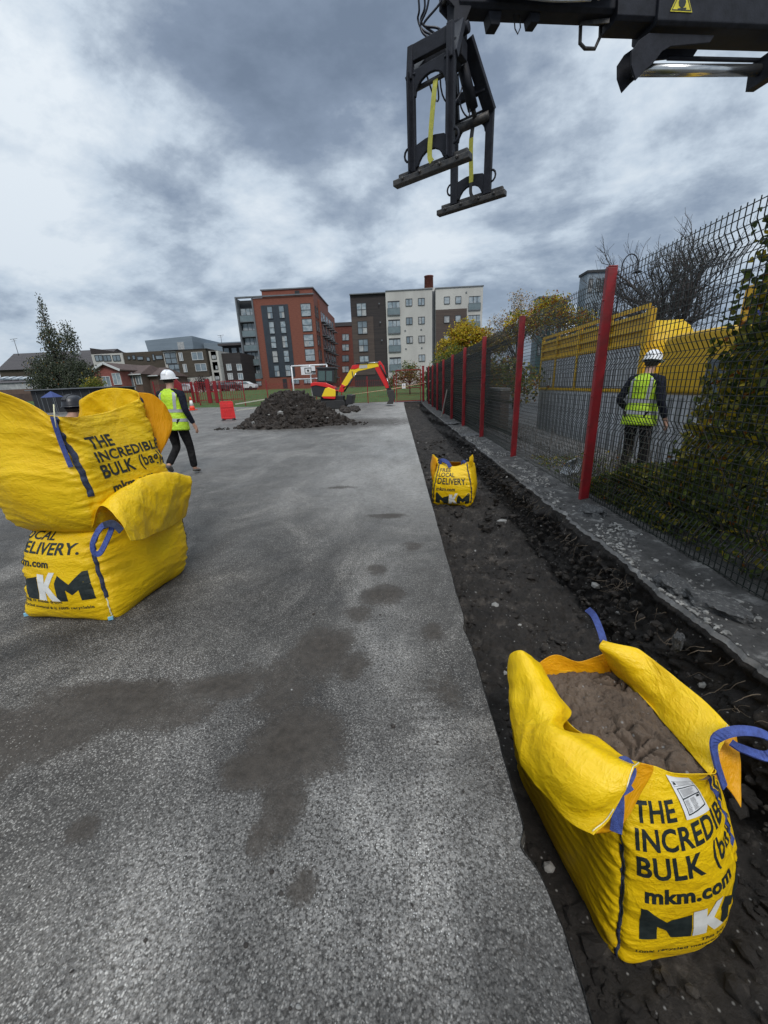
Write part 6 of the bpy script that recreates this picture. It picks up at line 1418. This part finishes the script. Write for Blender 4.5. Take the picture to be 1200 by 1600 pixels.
def gable_house(name, label, u0, u1, ve, vr, vb, Y, depth, wallm, roofm, gable_front, seed, wins, chim=None):
    x0 = aY(u0, (ve+vb)/2, Y).x; x1 = aY(u1, (ve+vb)/2, Y).x; ze = aY((u0+u1)/2, ve, Y).z; zr = aY((u0+u1)/2, vr, Y).z; g = G(x0, Y)-.3
    e = empty(name, ((x0+x1)/2, Y, g), 0, label, 'house')
    if gable_front:
        xm = (x0+x1)/2; MB().add([(x0, Y, g), (x1, Y, g), (x1, Y, ze), (xm, Y, zr-.1), (x0, Y, ze), (x0, Y+depth, g), (x1, Y+depth, g), (x1, Y+depth, ze), (xm, Y+depth, zr-.1), (x0, Y+depth, ze)], [(0, 1, 2, 3, 4), (9, 8, 7, 6, 5), (0, 5, 6, 1), (1, 6, 7, 2), (0, 4, 9, 5)]).build('wall', wallm, e)
        r = MB()
        for s, xx in ((-1, x0-.3), (1, x1+.3)): r.add([(xx, Y-.4, ze-.1), (xm, Y-.4, zr), (xm, Y+depth+.3, zr), (xx, Y+depth+.3, ze-.1), (xx, Y-.4, ze-.3), (xm, Y-.4, zr-.2), (xm, Y+depth+.3, zr-.2), (xx, Y+depth+.3, ze-.3)], [(0, 1, 2, 3), (7, 6, 5, 4), (0, 4, 5, 1), (3, 2, 6, 7), (0, 3, 7, 4)])
        r.build('roof', roofm, e); b = MB(); b.bar((x0-.3, Y-.45, ze-.2), (xm, Y-.45, zr-.1), .06, .3); b.bar((x1+.3, Y-.45, ze-.2), (xm, Y-.45, zr-.1), .06, .3); b.build('bargeboard', M_frw, e)
    else:
        MB().b2((x0, Y, g), (x1, Y+depth, ze)).build('wall', wallm, e); ym = Y+depth/2
        r = MB().add([(x0-.3, Y-.4, ze-.1), (x1+.3, Y-.4, ze-.1), (x1+.3, Y+depth+.4, ze-.1), (x0-.3, Y+depth+.4, ze-.1), (x0+.8, ym, zr), (x1-.8, ym, zr)], [(0, 1, 5, 4), (2, 3, 4, 5), (1, 2, 5), (3, 0, 4), (0, 3, 2, 1)]).build('roof', roofm, e)
        b = MB(); b.b2((x0-.35, Y-.5, ze-.2), (x1+.35, Y-.4, ze-.06)); b.build('gutter', M_frw, e)
    for (u, v, w, h) in wins: window(e, V((aY(u, v, Y).x, Y, aY(u, v, Y).z)), w, h, 'v', M_frw)
    if chim: c = aY(*chim, Y+depth/2); MB().b2((c.x-.4, Y+depth/2-.4, zr-.8), (c.x+.4, Y+depth/2+.4, c.z)).build('chimney', wallm, e)
    rebase(e)
M_pbk = mat('pink_brick', (.20, .06, .05), .85, (.26, .085, .07), 1.5); M_tbk = mat('tan_brick', (.10, .065, .05), .85, (.14, .09, .07), 1.5)
gable_house('brick_house', 'red brick house with a white edged gable beside the dark tree', 150, 191, 577, 566, 612, 58, 9, M_pbk, M_tile, True, 1, [(183, 592, 1.2, 1.6), (167, 596, 1.2, 1.4)])
gable_house('brick_house', 'brown roofed house joined to the gabled one, with tall white windows', 188, 222, 584, 568, 613, 60, 9, M_tbk, M_tile, False, 2, [(200, 596, 1.9, 2.4), (217, 594, .9, 1.2)])
gable_house('brick_house', 'smaller brown roofed house behind the walking worker', 220, 248, 586, 572, 613, 62, 9, M_tbk, M_tile, False, 3, [(228, 596, 1.0, 1.3)], )
def slate_hall():
    Y = 66.0; g = .8; X = lambda u, v=570: aY(u, v, Y).x; Zz = lambda u, v: aY(u, v, Y).z
    e = empty('slate_roofed_hall', (X(80), Y, g), 0, 'long slate roofed building with small skylights at the left edge', 'building')
    x0, x1 = X(-60), X(98); zt = Zz(40, 540); ze = Zz(40, 572); zb = Zz(40, 586)
    MB().b2((x0, Y+6, g), (x1+6, Y+16, ze)).build('wall', M_brn3, e)
    MB().add([(x0, Y+5.6, ze), (x1, Y+5.6, ze-.2), (x1+3, Y+10, zt), (x0, Y+10, zt), (x0, Y+16, ze), (x1+5, Y+16, ze)], [(0, 1, 2, 3), (3, 2, 5, 4), (1, 5, 2), (0, 4, 5, 1)]).build('roof', M_slate, e)
    MB().add([(x1, Y+7, g), (X(180), Y+9, g), (X(180), Y+9, Zz(178, 550)), (x1, Y+7, zt), (x1, Y+16, g), (X(180), Y+16, g), (X(180), Y+16, Zz(178, 550)), (x1, Y+16, zt)], [(0, 1, 2, 3), (3, 2, 6, 7), (1, 5, 6, 2), (5, 4, 7, 6)]).build('dark_wing', M_brn2, e)
    for u, v in ((2, 559), (11, 559), (14, 549), (29, 560), (35, 560), (53, 562), (58, 548), (63, 548)):
        t = (572-v)/32; p = V((X(u), Y+5.6+4.4*t-.1, ze+(zt-ze)*t+.05)); MB().box(p, (.8, .7, .7), Matrix.Rotation(R_(38), 3, 'X')).build('skylight', M_cur if u % 2 else M_gl2, e)
    rebase(e)
    e = empty('panel_fence', (X(30), 60, G(-60, 60)), 0, 'tall weathered board fence below the slate roofed hall', 'fence')
    for k in range(11): a = aY(-40+k*13, 578, 60); MB().b2((a.x, 60, 3.4), (a.x+1.22, 60.08, 5.0)).build('board_panel', mat('olive_boards', (.10, .085, .04), .85, (.14, .12, .06), 3, stretch=(4, 4, .5)), e)
    rebase(e)
    e = empty('greenhouse_shed', (X(20), 56, g), 0, 'low shed with a row of pale glazed roof lights under the board fence', 'shed'); Y2 = 56
    a, b = aY(-60, 600, Y2).x, aY(66, 600, Y2).x; zt2 = aY(20, 584, Y2).z; zm_ = aY(20, 598, Y2).z; MB().b2((a, Y2, .3), (b, Y2+6, zm_-.9)).build('wall', M_tbk, e); MB().b2((a, Y2, zm_-.9), (b, Y2+1, zm_)).build('glazing', M_cur, e)
    MB().add([(a, Y2-.2, zm_), (b, Y2-.2, zm_), (b, Y2+6, zt2), (a, Y2+6, zt2)], [(0, 1, 2, 3)]).build('roof', M_slate, e)
    for k in range(6): c = aY(6+k*11, 591, Y2+2); MB().box(c, (.8, 1.2, .2), Matrix.Rotation(R_(14), 3, 'X')).build('roof_light', M_gl2, e)
    MB().b2((b-.2, Y2-1, .3), (b+2.4, Y2+3, zm_-.1)).build('gable_end', mat('pale_gable', (.22, .21, .2), .8), e); MB().b2((a, Y2-3.5, .2), (b+2, Y2-2.5, zm_-1.6)).build('lean_to', M_tile, e); rebase(e)
    e = empty('dark_shed', (X(100), 32, .6), 0, 'long black timber shed half hidden behind the stacked bags', 'shed')
    a, b = aY(50, 620, 32).x, aY(176, 620, 32).x; zt2 = aY(110, 608, 32).z; MB().b2((a, 32, .1), (b, 35, zt2)).build('wall', M_dk, e); MB().b2((a-.2, 31.7, zt2), (b+.2, 35, zt2+.08)).build('roof', M_gry, e)
    for k in range(8): MB().b2((a+.4+k*.75, 31.97, .2), (a+.43+k*.75, 32, zt2-.1)).build('board_joint', M_gry, e)
    rebase(e)
    p = aY(82, 622, 30); e = empty('blue_gazebo', (p.x, 30, G(p.x, 30)), 0, 'small blue pointed gazebo roof poking up behind the top bag', 'gazebo'); z = aY(82, 611, 30).z-G(p.x, 30); M_bt = mat('blue_canvas', (.03, .05, .17), .7)
    MB().add([(-.5, -.5, z-.45), (.5, -.5, z-.45), (.5, .5, z-.45), (-.5, .5, z-.45), (0, 0, z)], [(0, 1, 4), (1, 2, 4), (2, 3, 4), (3, 0, 4), (0, 3, 2, 1)]).build('canopy', M_bt, e)
    for sx in (-.47, .47):
        for sy in (-.47, .47): MB().b2((sx-.02, sy-.02, 0), (sx+.02, sy+.02, z-.42)).build('leg', M_gry, e)
slate_hall()
# blocks beyond the road, right
def bg_block(name, label, u0, u1, vt, Y, m, rows, cols, depth=12, roof=None):
    x0, x1 = aY(u0, 500, Y).x, aY(u1, 500, Y).x; zt = aY((u0+u1)/2, vt, Y).z; e = empty(name, ((x0+x1)/2, Y, 0), 0, label, 'building'); MB().b2((x0, Y, -1), (x1, Y+depth, zt)).build('wall', m, e)
    MB().b2((x0-.2, Y-.2, zt), (x1+.2, Y+depth, zt+.3)).build('roof_edge', roof or M_gry, e)
    for r in range(rows):
        for c in range(cols): window(e, V((x0+(c+.5)*(x1-x0)/cols, Y, zt-1.6-r*3.0)), (x1-x0)/cols*.55, 1.7, 'v', curtain=.2)
    rebase(e)
bg_block('grey_tower', 'pale grey cladded tower just left of the nearest red post top', 911, 945, 426, 62, M_zinc, 5, 3, 2.5, M_dk)
bg_block('glass_block', 'dark teal glass roofed block peeping over the fence top', 841, 867, 466, 70, mat('teal_glass', (.03, .07, .075), .25, (.06, .11, .11), 1), 3, 3, 2.5)
bg_block('dark_block', 'dark stepped block right of the teal glass one', 864, 885, 470, 74, M_dpan, 3, 2, 2.5)
bg_block('long_brown_block', 'long brown block behind the bare tree', 985, 1260, 520, 60, M_brn3, 3, 12, 12)
# street lamp
lp = aY(970, 430, 24.0); e = empty('street_lamp', (lp.x, 24, -.85), 0, 'thin black hooped street lamp right of the nearest red post', 'street lamp'); zt = aY(983, 397, 24).z+.85
MB().tube([(0, 0, 0), (0, 0, zt-1.3)], [.07, .05], 8).build('pole', M_steel, e)
MB().tube([(.0, 0, zt-1.3)]+[(.42-.42*math.cos(t), 0, zt-.62+.62*math.sin(t)) for t in [i*math.pi/10 for i in range(10)]]+[(.84, 0, zt-.75)], .03, 8).build('hoop', M_steel, e); MB().lathe([(.0, .12), (.10, .1), (.24, .0), (.0, -.02)], 14, c=(.84, 0, zt-.88)).build('lamp_head', M_steel, e)
# aerials on the far roofs
for (u, v, Y, lab) in ((22, 532, 74, 'thin television aerial on the slate roof at the left'), (345, 526, 88, 'thin aerial above the dark flat-roofed block')):
    p = aY(u, v, Y); e = empty('aerial', p, 0, lab, 'aerial'); m = MB(); m.tube([(0, 0, -2.6), (0, 0, .3)], .05, 5); m.build('mast', M_gry, e); m = MB(); m.tube([(-.7, 0, .2), (.7, 0, .3)], .04, 4); m.tube([(-.5, 0, -.1), (.4, 0, -.05)], .03, 4); m.build('rods', M_gry, e)
# parked cars by the far kerb
def car(u, v, Y, m, lab, L=4.2):
    p = aY(u, v, Y); g = G(p.x, Y); e = empty('parked_car', (p.x, Y, g), 0, lab, 'car', 'cars parked by the flats')
    k = L/4.2; pr = [(-2.1, .35), (-2.1, .75), (-1.9, .9), (-1.2, .98), (-.7, 1.42), (.6, 1.46), (1.3, 1.05), (1.95, .95), (2.1, .7), (2.1, .35)]
    MB().prism([(a*k, b) for a, b in pr], -.85, .85, Matrix.Rotation(R_(90), 4, 'X')).build('body', m, e, .06)
    MB().prism([(-1.05*k, 1.0), (-.65*k, 1.36), (.55*k, 1.38), (1.1*k, 1.05)], .852, .862, Matrix.Rotation(R_(90), 4, 'X')).build('side_window', M_glass, e)
    for x in (-1.3, 1.3):
        w = MB().lathe([(0, -.1), (.3, -.1), (.33, 0), (.3, .1), (0, .1)], 14, M=Matrix.Rotation(R_(90), 3, 'X')).build('wheel', M_rubber, e); w.location = (x*k, -.8, .33)
car(291, 616, 66, mat('silver_paint', (.45, .46, .48), .3), 'pale car parked behind the red railing'); car(345, 612, 70, mat('dark_paint', (.03, .03, .035), .3), 'dark car parked in front of the side wing'); car(362, 611, 71, mat('black_paint', (.02, .02, .022), .3), 'black car next to a white one by the flats'); car(384, 611, 72, mat('white_paint', (.6, .61, .62), .3), 'white car nearest the red brick block')
# ------------------------------------------------------------------ trees
B_ = aY(100, 606, 46)
leafy('birch_tree', (B_.x, 46, G(B_.x, 46)), 'tall loose dark green tree with two drooping peaks, left of the houses', 'tree', 4.0, .22,
      [(-.3, 0, 3.3, 3.2, 2.2, 2.2), (1.6, 0, 2.8, 2.9, 2.0, 2.1), (-2.6, .2, 2.2, 1.7, 1.5, 1.3), (.1, 0, 6.3, 1.35, 1.2, 2.2), (-.1, 0, 8.2, .75, .6, 1.9), (2.0, .2, 6.6, 1.0, 1.0, 2.1), (.0, .1, 10.2, .5, .4, 1.3), (2.6, 0, 3.3, 1.2, 1.0, 1.2)], 19000, .16, [1, 1.9, .03, .02, .5], 5, dens=-.16, limb=20, drop=2.0, nf=1.9, mats=[mat('birch_leaf', (.04, .052, .026), .5, (.06, .075, .035), 2), mat('birch_leaf_dark', (.020, .028, .016), .5, (.032, .042, .022), 2), M_lf[2], M_lf[3], mat('birch_leaf_grey', (.07, .075, .045), .5)])
B_ = aY(140, 600, 43)
leafy('shrub', (B_.x, 43, G(B_.x, 43)), 'yellowish green shrub at the foot of the dark tree by the shed', 'shrub', 1.2, .08, [(0, 0, 1.6, 1.2, 1.0, 1.1), (.9, 0, 1.9, .9, .8, .8)], 1800, .14, [1.5, .5, .1, .05, 1.2], 6)
B_ = aY(40, 618, 47)
B_ = aY(318, 612, 64); leafy('round_bush', (B_.x, 64, G(B_.x, 64)), 'dark round clipped bush in front of the flats', 'shrub', .6, .08, [(0, 0, 1.2, 1.5, 1.2, 1.3)], 1600, .16, [.1, .3, 0, .5, .1], 16, dens=-.6, mats=[mat('leaf_maroon', (.03, .012, .014), .6)]*5)
hr = random.Random(4)
B_ = aY(728, 560, 36); leafy('autumn_tree', (B_.x, 36, -.3), 'golden yellow autumn tree above the far end of the mesh fence', 'tree', 4.0, .14, [(-.2, 0, 5.3, 1.7, 1.4, 1.5), (1.5, 0, 4.9, 1.3, 1.1, 1.2), (-1.5, 0, 4.3, 1.2, 1, 1.1), (3.0, 0, 4.8, 1.3, 1.1, 1.0)], 7800, .17, [.15, .03, 2.4, .5, .4], 7, dens=-.2)
B_ = aY(700, 575, 34); leafy('green_shrub', (B_.x, 34, 0), 'loose light green shrub between the yellow tree and the white block', 'shrub', 2.4, .07, [(0, 0, 3.2, 1.3, 1, 1.5), (-.9, 0, 2.3, .9, .8, 1.2), (.9, 0, 3.2, .9, .8, 1.3)], 3000, .11, [1.8, .8, .15, .05, .5], 8, dens=-.02, limb=12)
B_ = aY(640, 590, 40); leafy('dark_shrub', (B_.x, 40, .5), 'spiky dark green shrub behind the red gate', 'shrub', 1.2, .07, [(0, 0, 1.9, 1.3, 1, 1.3), (-1.6, 0, 1.4, 1.0, .8, .9), (1.3, 0, 1.3, .9, .8, .9)], 2600, .14, [.6, 1.6, .05, .1, .5], 9, limb=14)
B_ = aY(808, 540, 30); leafy('sparse_tree', (B_.x, 30, -.4), 'pale nearly leafless autumn tree right of the golden one', 'tree', 4.6, .12, [(0, 0, 6.3, 1.3, 1.1, 1.5), (-1.4, 0, 5.3, 1.0, 1.0, 1.0), (1.1, 0, 5.3, 1.0, 1.0, 1.1)], 2600, .10, [.1, .05, .35, .8, .9], 10, dens=-.1, limb=22, mats=[M_lf[0], M_lf[1], mat('leaf_pale', (.36, .28, .16), .6), mat('leaf_tan', (.26, .16, .08), .6), mat('leaf_buff', (.30, .24, .15), .6)])
B_ = aY(860, 520, 24); leafy('autumn_tree', (B_.x, 24, -.7), 'low orange-brown autumn tree over the lorry tail', 'tree', 4.2, .1, [(0, 0, 5.6, 1.3, 1.1, 1.0), (-1.6, 0, 5.0, 1.2, 1.0, .9), (1.5, 0, 5.0, 1.2, 1.0, .8)], 3800, .12, [.3, .2, .9, 1.0, .8], 11)
B_ = aY(775, 575, 18); leafy('hedge', (B_.x, 18, 0), 'brown and green overgrown hedge behind the middle of the mesh fence', 'hedge', .8, .05, [(0, 0, 1.7, 1.1, 3.2, .8), (.4, 5.5, 1.7, 1.2, 3.5, .8), (0, -3.6, 1.3, .7, 1.8, .7), (.3, 10, 1.8, 1.2, 3.0, .9)], 9000, .10, [.7, .9, .25, .7, .8], 12, dens=-.3, limb=26)
for i, (u, v, Y, s, lab) in enumerate([(930, 560, 27, 1.0, 'thin brown twiggy tree behind the nearest red post'), (1010, 560, 34, 1.2, 'twiggy tree left of the big bare tree')]):
    p = aY(u, v, Y); e = empty('bare_tree', (p.x, Y, -.85), 0, lab, 'tree'); mb = MB(); tips = []; rr2 = random.Random(50+i); mb.tube([(0, 0, 0), (0, 0, 2.6*s)], [.16*s, .11*s], 7)
    for k in range(6): a = k*1.05+rr2.uniform(-.3, .3); branch(mb, V((0, 0, rr2.uniform(1.2, 2.6)*s)), V((math.cos(a)*.7, math.sin(a)*.7, .9)).normalized(), 2.3*s, .06*s, 3, rr2, tips, .6, .06, (3, 4), 4, 0, 4, .012)
    mb.build('trunk', M_bark, e)
leafy('hedge', (3.4, 3.72, -.1), 'yellow-green overgrown hedge at the right edge behind the creeper', 'hedge', .8, .04, [(0, 0, 1.25, .40, .4, 1.2), (.35, .3, 1.55, .5, .5, 1.15), (.1, -.45, 1.6, .42, .4, 1.15)], 11000, .07, [.7, .4, .6, .2, 1.7], 13, dens=-.25, limb=20)
# ------------------------------------------------------------------ people
def skin_mesh(name, pts, edges, m, parent, root=0, sub=2):
    me = bpy.data.meshes.new(name); me.from_pydata([p[:3] for p in pts], edges, []); bm = bmesh.new(); bm.from_mesh(me); ly = bm.verts.layers.skin.verify(); bm.verts.ensure_lookup_table()
    for i, p in enumerate(pts):
        r = p[3] if isinstance(p[3], tuple) else (p[3], p[3]); bm.verts[i][ly].radius = r; bm.verts[i][ly].use_root = (i == root)
    bm.to_mesh(me); bm.free(); me.materials.append(m); o = link(bpy.data.objects.new(name, me), parent)
    s = o.modifiers.new('skin', 'SKIN'); s.use_smooth_shade = True
    u = o.modifiers.new('sub', 'SUBSURF'); u.levels = sub; u.render_levels = sub
    return o
M_skin = mat('skin', (.42, .24, .17), .55); M_navy = mat('navy_cloth', (.007, .008, .014), .9, (.014, .016, .026), 8, .8, 22, bdist=.03, spec=.15); M_blk = mat('black_trousers', (.008, .008, .009), .9, (.022, .021, .021), 7, .9, 20, bdist=.03, spec=.15)
M_hv = mat('hi_vis_yellow', (.50, .74, .015), .6, (.34, .52, .03), 7, .8, 16, bdist=.03, detail=8); M_ref = mat('reflective_tape', (.30, .31, .33), .35, (.38, .39, .40), 9); M_boot = mat('boot_leather', (.05, .045, .04), .7, (.10, .09, .08), 14)
M_hat = mat('white_hard_hat', (.72, .73, .74), .35); M_hatb = mat('black_hard_hat', (.018, .018, .022), .35)
def person(loc, rz, label, pose, hat, vest=True, tilt=0):
    e = empty('person', loc, rz, label, 'person'); J = pose
    def a(*k): return tuple(J[k[0]])+((k[1],) if len(k) > 1 else ())
    body = []; ed = []
    def chain(names, rads, start=None):
        prev = start
        for n_, r in zip(names, rads):
            body.append((*J[n_], r)); i = len(body)-1; idx[n_] = i
            if prev is not None: ed.append((prev, i))
            prev = i
        return prev
    idx = {}
    chain(['pelvis', 'waist', 'chest', 'neck', 'jaw', 'head', 'crown'], [(.13, .10), (.12, .09), (.14, .10), .055, (.062, .07), (.078, .092), (.06, .07)])
    for s in 'LR':
        chain(['sh'+s, 'el'+s, 'wr'+s, 'pa'+s], [.055, .042, .027, (.034, .018)], idx['chest']); chain(['hi'+s, 'kn'+s, 'an'+s, 'to'+s], [.08, .055, .038, .035], idx['pelvis'])
        w = V(J['wr'+s]); p = V(J['pa'+s]); d = (p-w).normalized(); side = V((1, 0, 0)) if s == 'R' else V((-1, 0, 0)); fwd = V((0, 1, 0)); inn = -side
        for k in range(4):
            b = p+d*.035+fwd*(.026-.017*k); L = (.034, .038, .036, .028)[k]; body.append((*b, .0095)); i0 = len(body)-1; ed.append((idx['pa'+s], i0)); body.append((*(b+d*L+inn*.010), .0085)); ed.append((i0, i0+1)); body.append((*(b+d*L*1.6+inn*.032), .007)); ed.append((i0+1, i0+2))
        b = w.lerp(p, .45)+fwd*.034; body.append((*b, .012)); i0 = len(body)-1; ed.append((idx['pa'+s], i0)); body.append((*(b+d*.035+fwd*.018+inn*.012), .010)); ed.append((i0, i0+1))
    skin_mesh('body', body, ed, M_skin, e)
    # face
    hc = V(J['head']); f = MB(); f.lathe([(0, -.02), (.012, -.012), (.016, .0), (.008, .03), (0, .034)], 8, c=hc+V((0, .098, -.025)), sy=1.2); f.lathe([(0, -.006), (.022, 0), (0, .006)], 8, c=hc+V((0, .085, -.06)), sy=.4)
    for s in (-1, 1): f.lathe([(0, -.03), (.016, -.01), (.018, .015), (0, .03)], 8, c=hc+V((s*.080, 0, -.015)), sx=.6)
    f.build('face', M_skin, e)
    ev = MB()
    for s in (-1, 1): ev.lathe([(0, -.008), (.010, 0), (0, .008)], 8, c=hc+V((s*.03, .086, -.002)), sy=.5)
    ev.build('eyes', M_navy, e)
    MB().lathe([(0, -.07), (.070, -.05), (.084, -.01), (.083, .05), (.05, .08)], 16, c=hc+V((0, -.018, .0)), sy=1.05).build('hair', mat('dark_hair', (.03, .022, .016), .8), e)
    # clothes
    P2 = [(*J['pelvis'], (.165, .125)), (*J['waist'], (.155, .12)), (*J['chest'], (.175, .13)), (*J['neck'], (.07, .07))]; E2 = [(0, 1), (1, 2), (2, 3)]
    for s in 'LR': k = len(P2); sh = V(J['sh'+s]); el = V(J['el'+s]); P2 += [(*sh, .075), (*sh.lerp(el, .5), .062), (*el, .056), (*el.lerp(V(J['wr'+s]), .55), .048), (*V(J['wr'+s]), .040)]; E2 += [(2, k), (k, k+1), (k+1, k+2), (k+2, k+3), (k+3, k+4)]
    skin_mesh('jacket', P2, E2, M_navy, e)
    P3 = [(*J['pelvis'], (.15, .115))]; E3 = []
    for s in 'LR': k = len(P3); h = V(J['hi'+s]); n_ = V(J['kn'+s]); an = V(J['an'+s]); P3 += [(*h, .10), (*h.lerp(n_, .5), .088), (*n_, .070), (*n_.lerp(an, .5), .065), (*(n_.lerp(an, .95)), .062)]; E3 += [(0, k), (k, k+1), (k+1, k+2), (k+2, k+3), (k+3, k+4)]
    skin_mesh('trousers', P3, E3, M_blk, e)
    for s in 'LR':
        an = V(J['an'+s]); to = V(J['to'+s]); d = to-an; hl = an-d*.35+V((0, 0, -.03)); skin_mesh('boot', [(*an, .055), (*(an+V((0, 0, -.035))), .052), (*an.lerp(to, .55), (.050, .038)), (*to, (.048, .030)), (*hl, .042)], [(0, 1), (1, 2), (2, 3), (1, 4)], M_boot, e)
    if vest:
        base = V(J['pelvis']); top = V(J['neck']); lv = [(-.14, .232, .180), (0, .218, .168), (.16, .19, .145), (.33, .212, .150), (.43, .222, .140), (.49, .175, .11), (.53, .095, .085)]; L = (top-base).length; sc = L/.54; vs = []; n = 40; nrm = top-base; nrm.normalize(); yv = V((0, 1, 0))-nrm*nrm.y; yv.normalize(); xv = yv.cross(nrm)
        rows = []
        prof = []
        for i in range(len(lv)-1):
            for k in range(5): t = k/5; prof.append([lv[i][q]*(1-t)+lv[i+1][q]*t for q in range(3)])
        prof.append(list(lv[-1])); g = np.zeros((len(prof), n, 3))
        def pt(z, rx, ry, an_, off=0): 
            cs, sn = math.cos(an_), math.sin(an_); f_ = 1+.025*mn.noise(V((cs*3, sn*3, z*9)))+.018*mn.noise(V((cs*9, sn*9, z*18)))*(1 if z < .4 else .3); return base+nrm*z*sc+xv*cs*(rx*f_+off)+yv*sn*(ry*f_+off)
        for j, (z, rx, ry) in enumerate(prof):
            for i in range(n): g[j, i] = pt(z, rx, ry, 2*math.pi*i/n)
        vo = grid_mesh('hi_vis_vest', g, M_hv, e, closed=True, solid=.004)
        def band(z0, z1):
            mb = MB(); vs = []; rr3 = []
            for z in (z0, (z0+z1)/2, z1):
                q = min(range(len(prof)), key=lambda t: abs(prof[t][0]-z))
                for i in range(n): vs.append(pt(z, np.interp(z, [p_[0] for p_ in prof], [p_[1] for p_ in prof]), np.interp(z, [p_[0] for p_ in prof], [p_[2] for p_ in prof]), 2*math.pi*i/n, .006))
            mb.add(vs, [(j*n+i, j*n+(i+1) % n, (j+1)*n+(i+1) % n, (j+1)*n+i) for j in range(2) for i in range(n)], 0, True); mb.build('reflective_band', M_ref, vo)
        band(.0, .05); band(.15, .20)
        for a0 in (-125, -55, 55, 125):
            mb = MB(); vs = []; zs = [.2+.027*i for i in range(11)]
            for z in zs:
                rx = np.interp(z, [p_[0] for p_ in prof], [p_[1] for p_ in prof]); ry = np.interp(z, [p_[0] for p_ in prof], [p_[2] for p_ in prof])
                for da in (-7, 0, 7): vs.append(pt(z, rx, ry, R_(a0+da), .007))
            mb.add(vs, [(j*3+i, j*3+i+1, (j+1)*3+i+1, (j+1)*3+i) for j in range(len(zs)-1) for i in range(2)], 0, True); mb.build('reflective_brace', M_ref, vo)
    # hard hat
    c = hc+V((0, 0, .035)); h = MB(); M = Matrix.Rotation(tilt, 3, 'X'); h.lathe([(.112, -.02), (.115, -.012), (.111, .0), (.107, .035), (.093, .078), (.066, .106), (.035, .118), (0, .121)], 28, c=c, sx=.98, sy=1.16, M=M); 
    br = [(.115, -.02), (.14, -.026), (.142, -.02), (.118, -.008)]; h.lathe(br, 28, c=c+V((0, .02, 0)), sx=.93, sy=1.18, M=M); hh = h.build('hard_hat', hat, e)
    rdg = MB()
    for x in (-.025, 0, .025): rdg.tube([c+M@V((x, .13*math.cos(t)*1.0, .121*math.sin(t)+.003)) for t in [.35+i*.22 for i in range(12)]], .006, 6)
    rdg.build('hat_ridge', hat, hh); bd = MB(); bd.lathe([(.098, -.045), (.102, -.02)], 24, c=c, sx=.95, sy=1.1, M=M); bd.build('hat_band', M_navy, hh)
    return e
walk = dict(pelvis=(0, 0, .96), waist=(0, .01, 1.13), chest=(0, .03, 1.36), neck=(0, .05, 1.53), jaw=(-.005, .075, 1.60), head=(-.01, .08, 1.68), crown=(-.01, .08, 1.76),
    shL=(-.195, .03, 1.44), elL=(-.27, .06, 1.17), wrL=(-.28, .20, .97), paL=(-.28, .24, .90), shR=(.195, .02, 1.43), elR=(.28, -.08, 1.17), wrR=(.345, -.02, .92), paR=(.36, .0, .84),
    hiL=(-.10, 0, .92), knL=(-.10, .06, .50), anL=(-.085, -.30, .22), toL=(-.085, -.22, .10), hiR=(.10, 0, .92), knR=(.12, .10, .50), anR=(.13, .10, .09), toR=(.13, .25, .035))
person((-3.98, 6.95, 0), R_(-6), 'person in a white hard hat and bright hi-vis vest walking away past the stacked bags', walk, M_hat, tilt=R_(4)).scale = (1.06, 1.0, 1.0)
stand = dict(walk); stand.update(knL=(-.11, .03, .50), anL=(-.12, -.02, .09), toL=(-.13, .13, .035), knR=(.11, .05, .50), anR=(.12, .03, .09), toR=(.14, .18, .035), elL=(-.30, -.06, 1.16), wrL=(-.27, .14, 1.02), paL=(-.24, .2, 1.0), jaw=(.0, .10, 1.60), head=(.0, .11, 1.675), crown=(0, .11, 1.75))
person((3.52, 5.9, -.09), R_(-58), 'person in a white hard hat and hi-vis vest standing between the fence and the lorry', stand, M_hat, tilt=R_(-10))
bend = dict(walk); bend.update(pelvis=(0, -.12, .78), waist=(0, -.04, .94), chest=(0, .08, 1.12), neck=(0, .17, 1.25), jaw=(0, .21, 1.30), head=(0, .23, 1.37), crown=(0, .23, 1.44), shL=(-.195, .08, 1.17), elL=(-.26, .2, .93), wrL=(-.2, .36, .85), paL=(-.18, .42, .83), shR=(.195, .08, 1.17), elR=(.26, .2, .93), wrR=(.2, .36, .85), paR=(.18, .42, .83),
    hiL=(-.10, -.10, .75), knL=(-.16, .24, .46), anL=(-.16, .02, .09), toL=(-.17, .17, .035), hiR=(.10, -.10, .75), knR=(.16, .24, .46), anR=(.16, .02, .09), toR=(.17, .17, .035))
hp_ = aY(111, 628, 5.0); person((hp_.x, 4.75, hp_.z-1.44), R_(-10), 'person with a black hard hat crouching hidden behind the upper yellow bag', bend, M_hatb, vest=False)
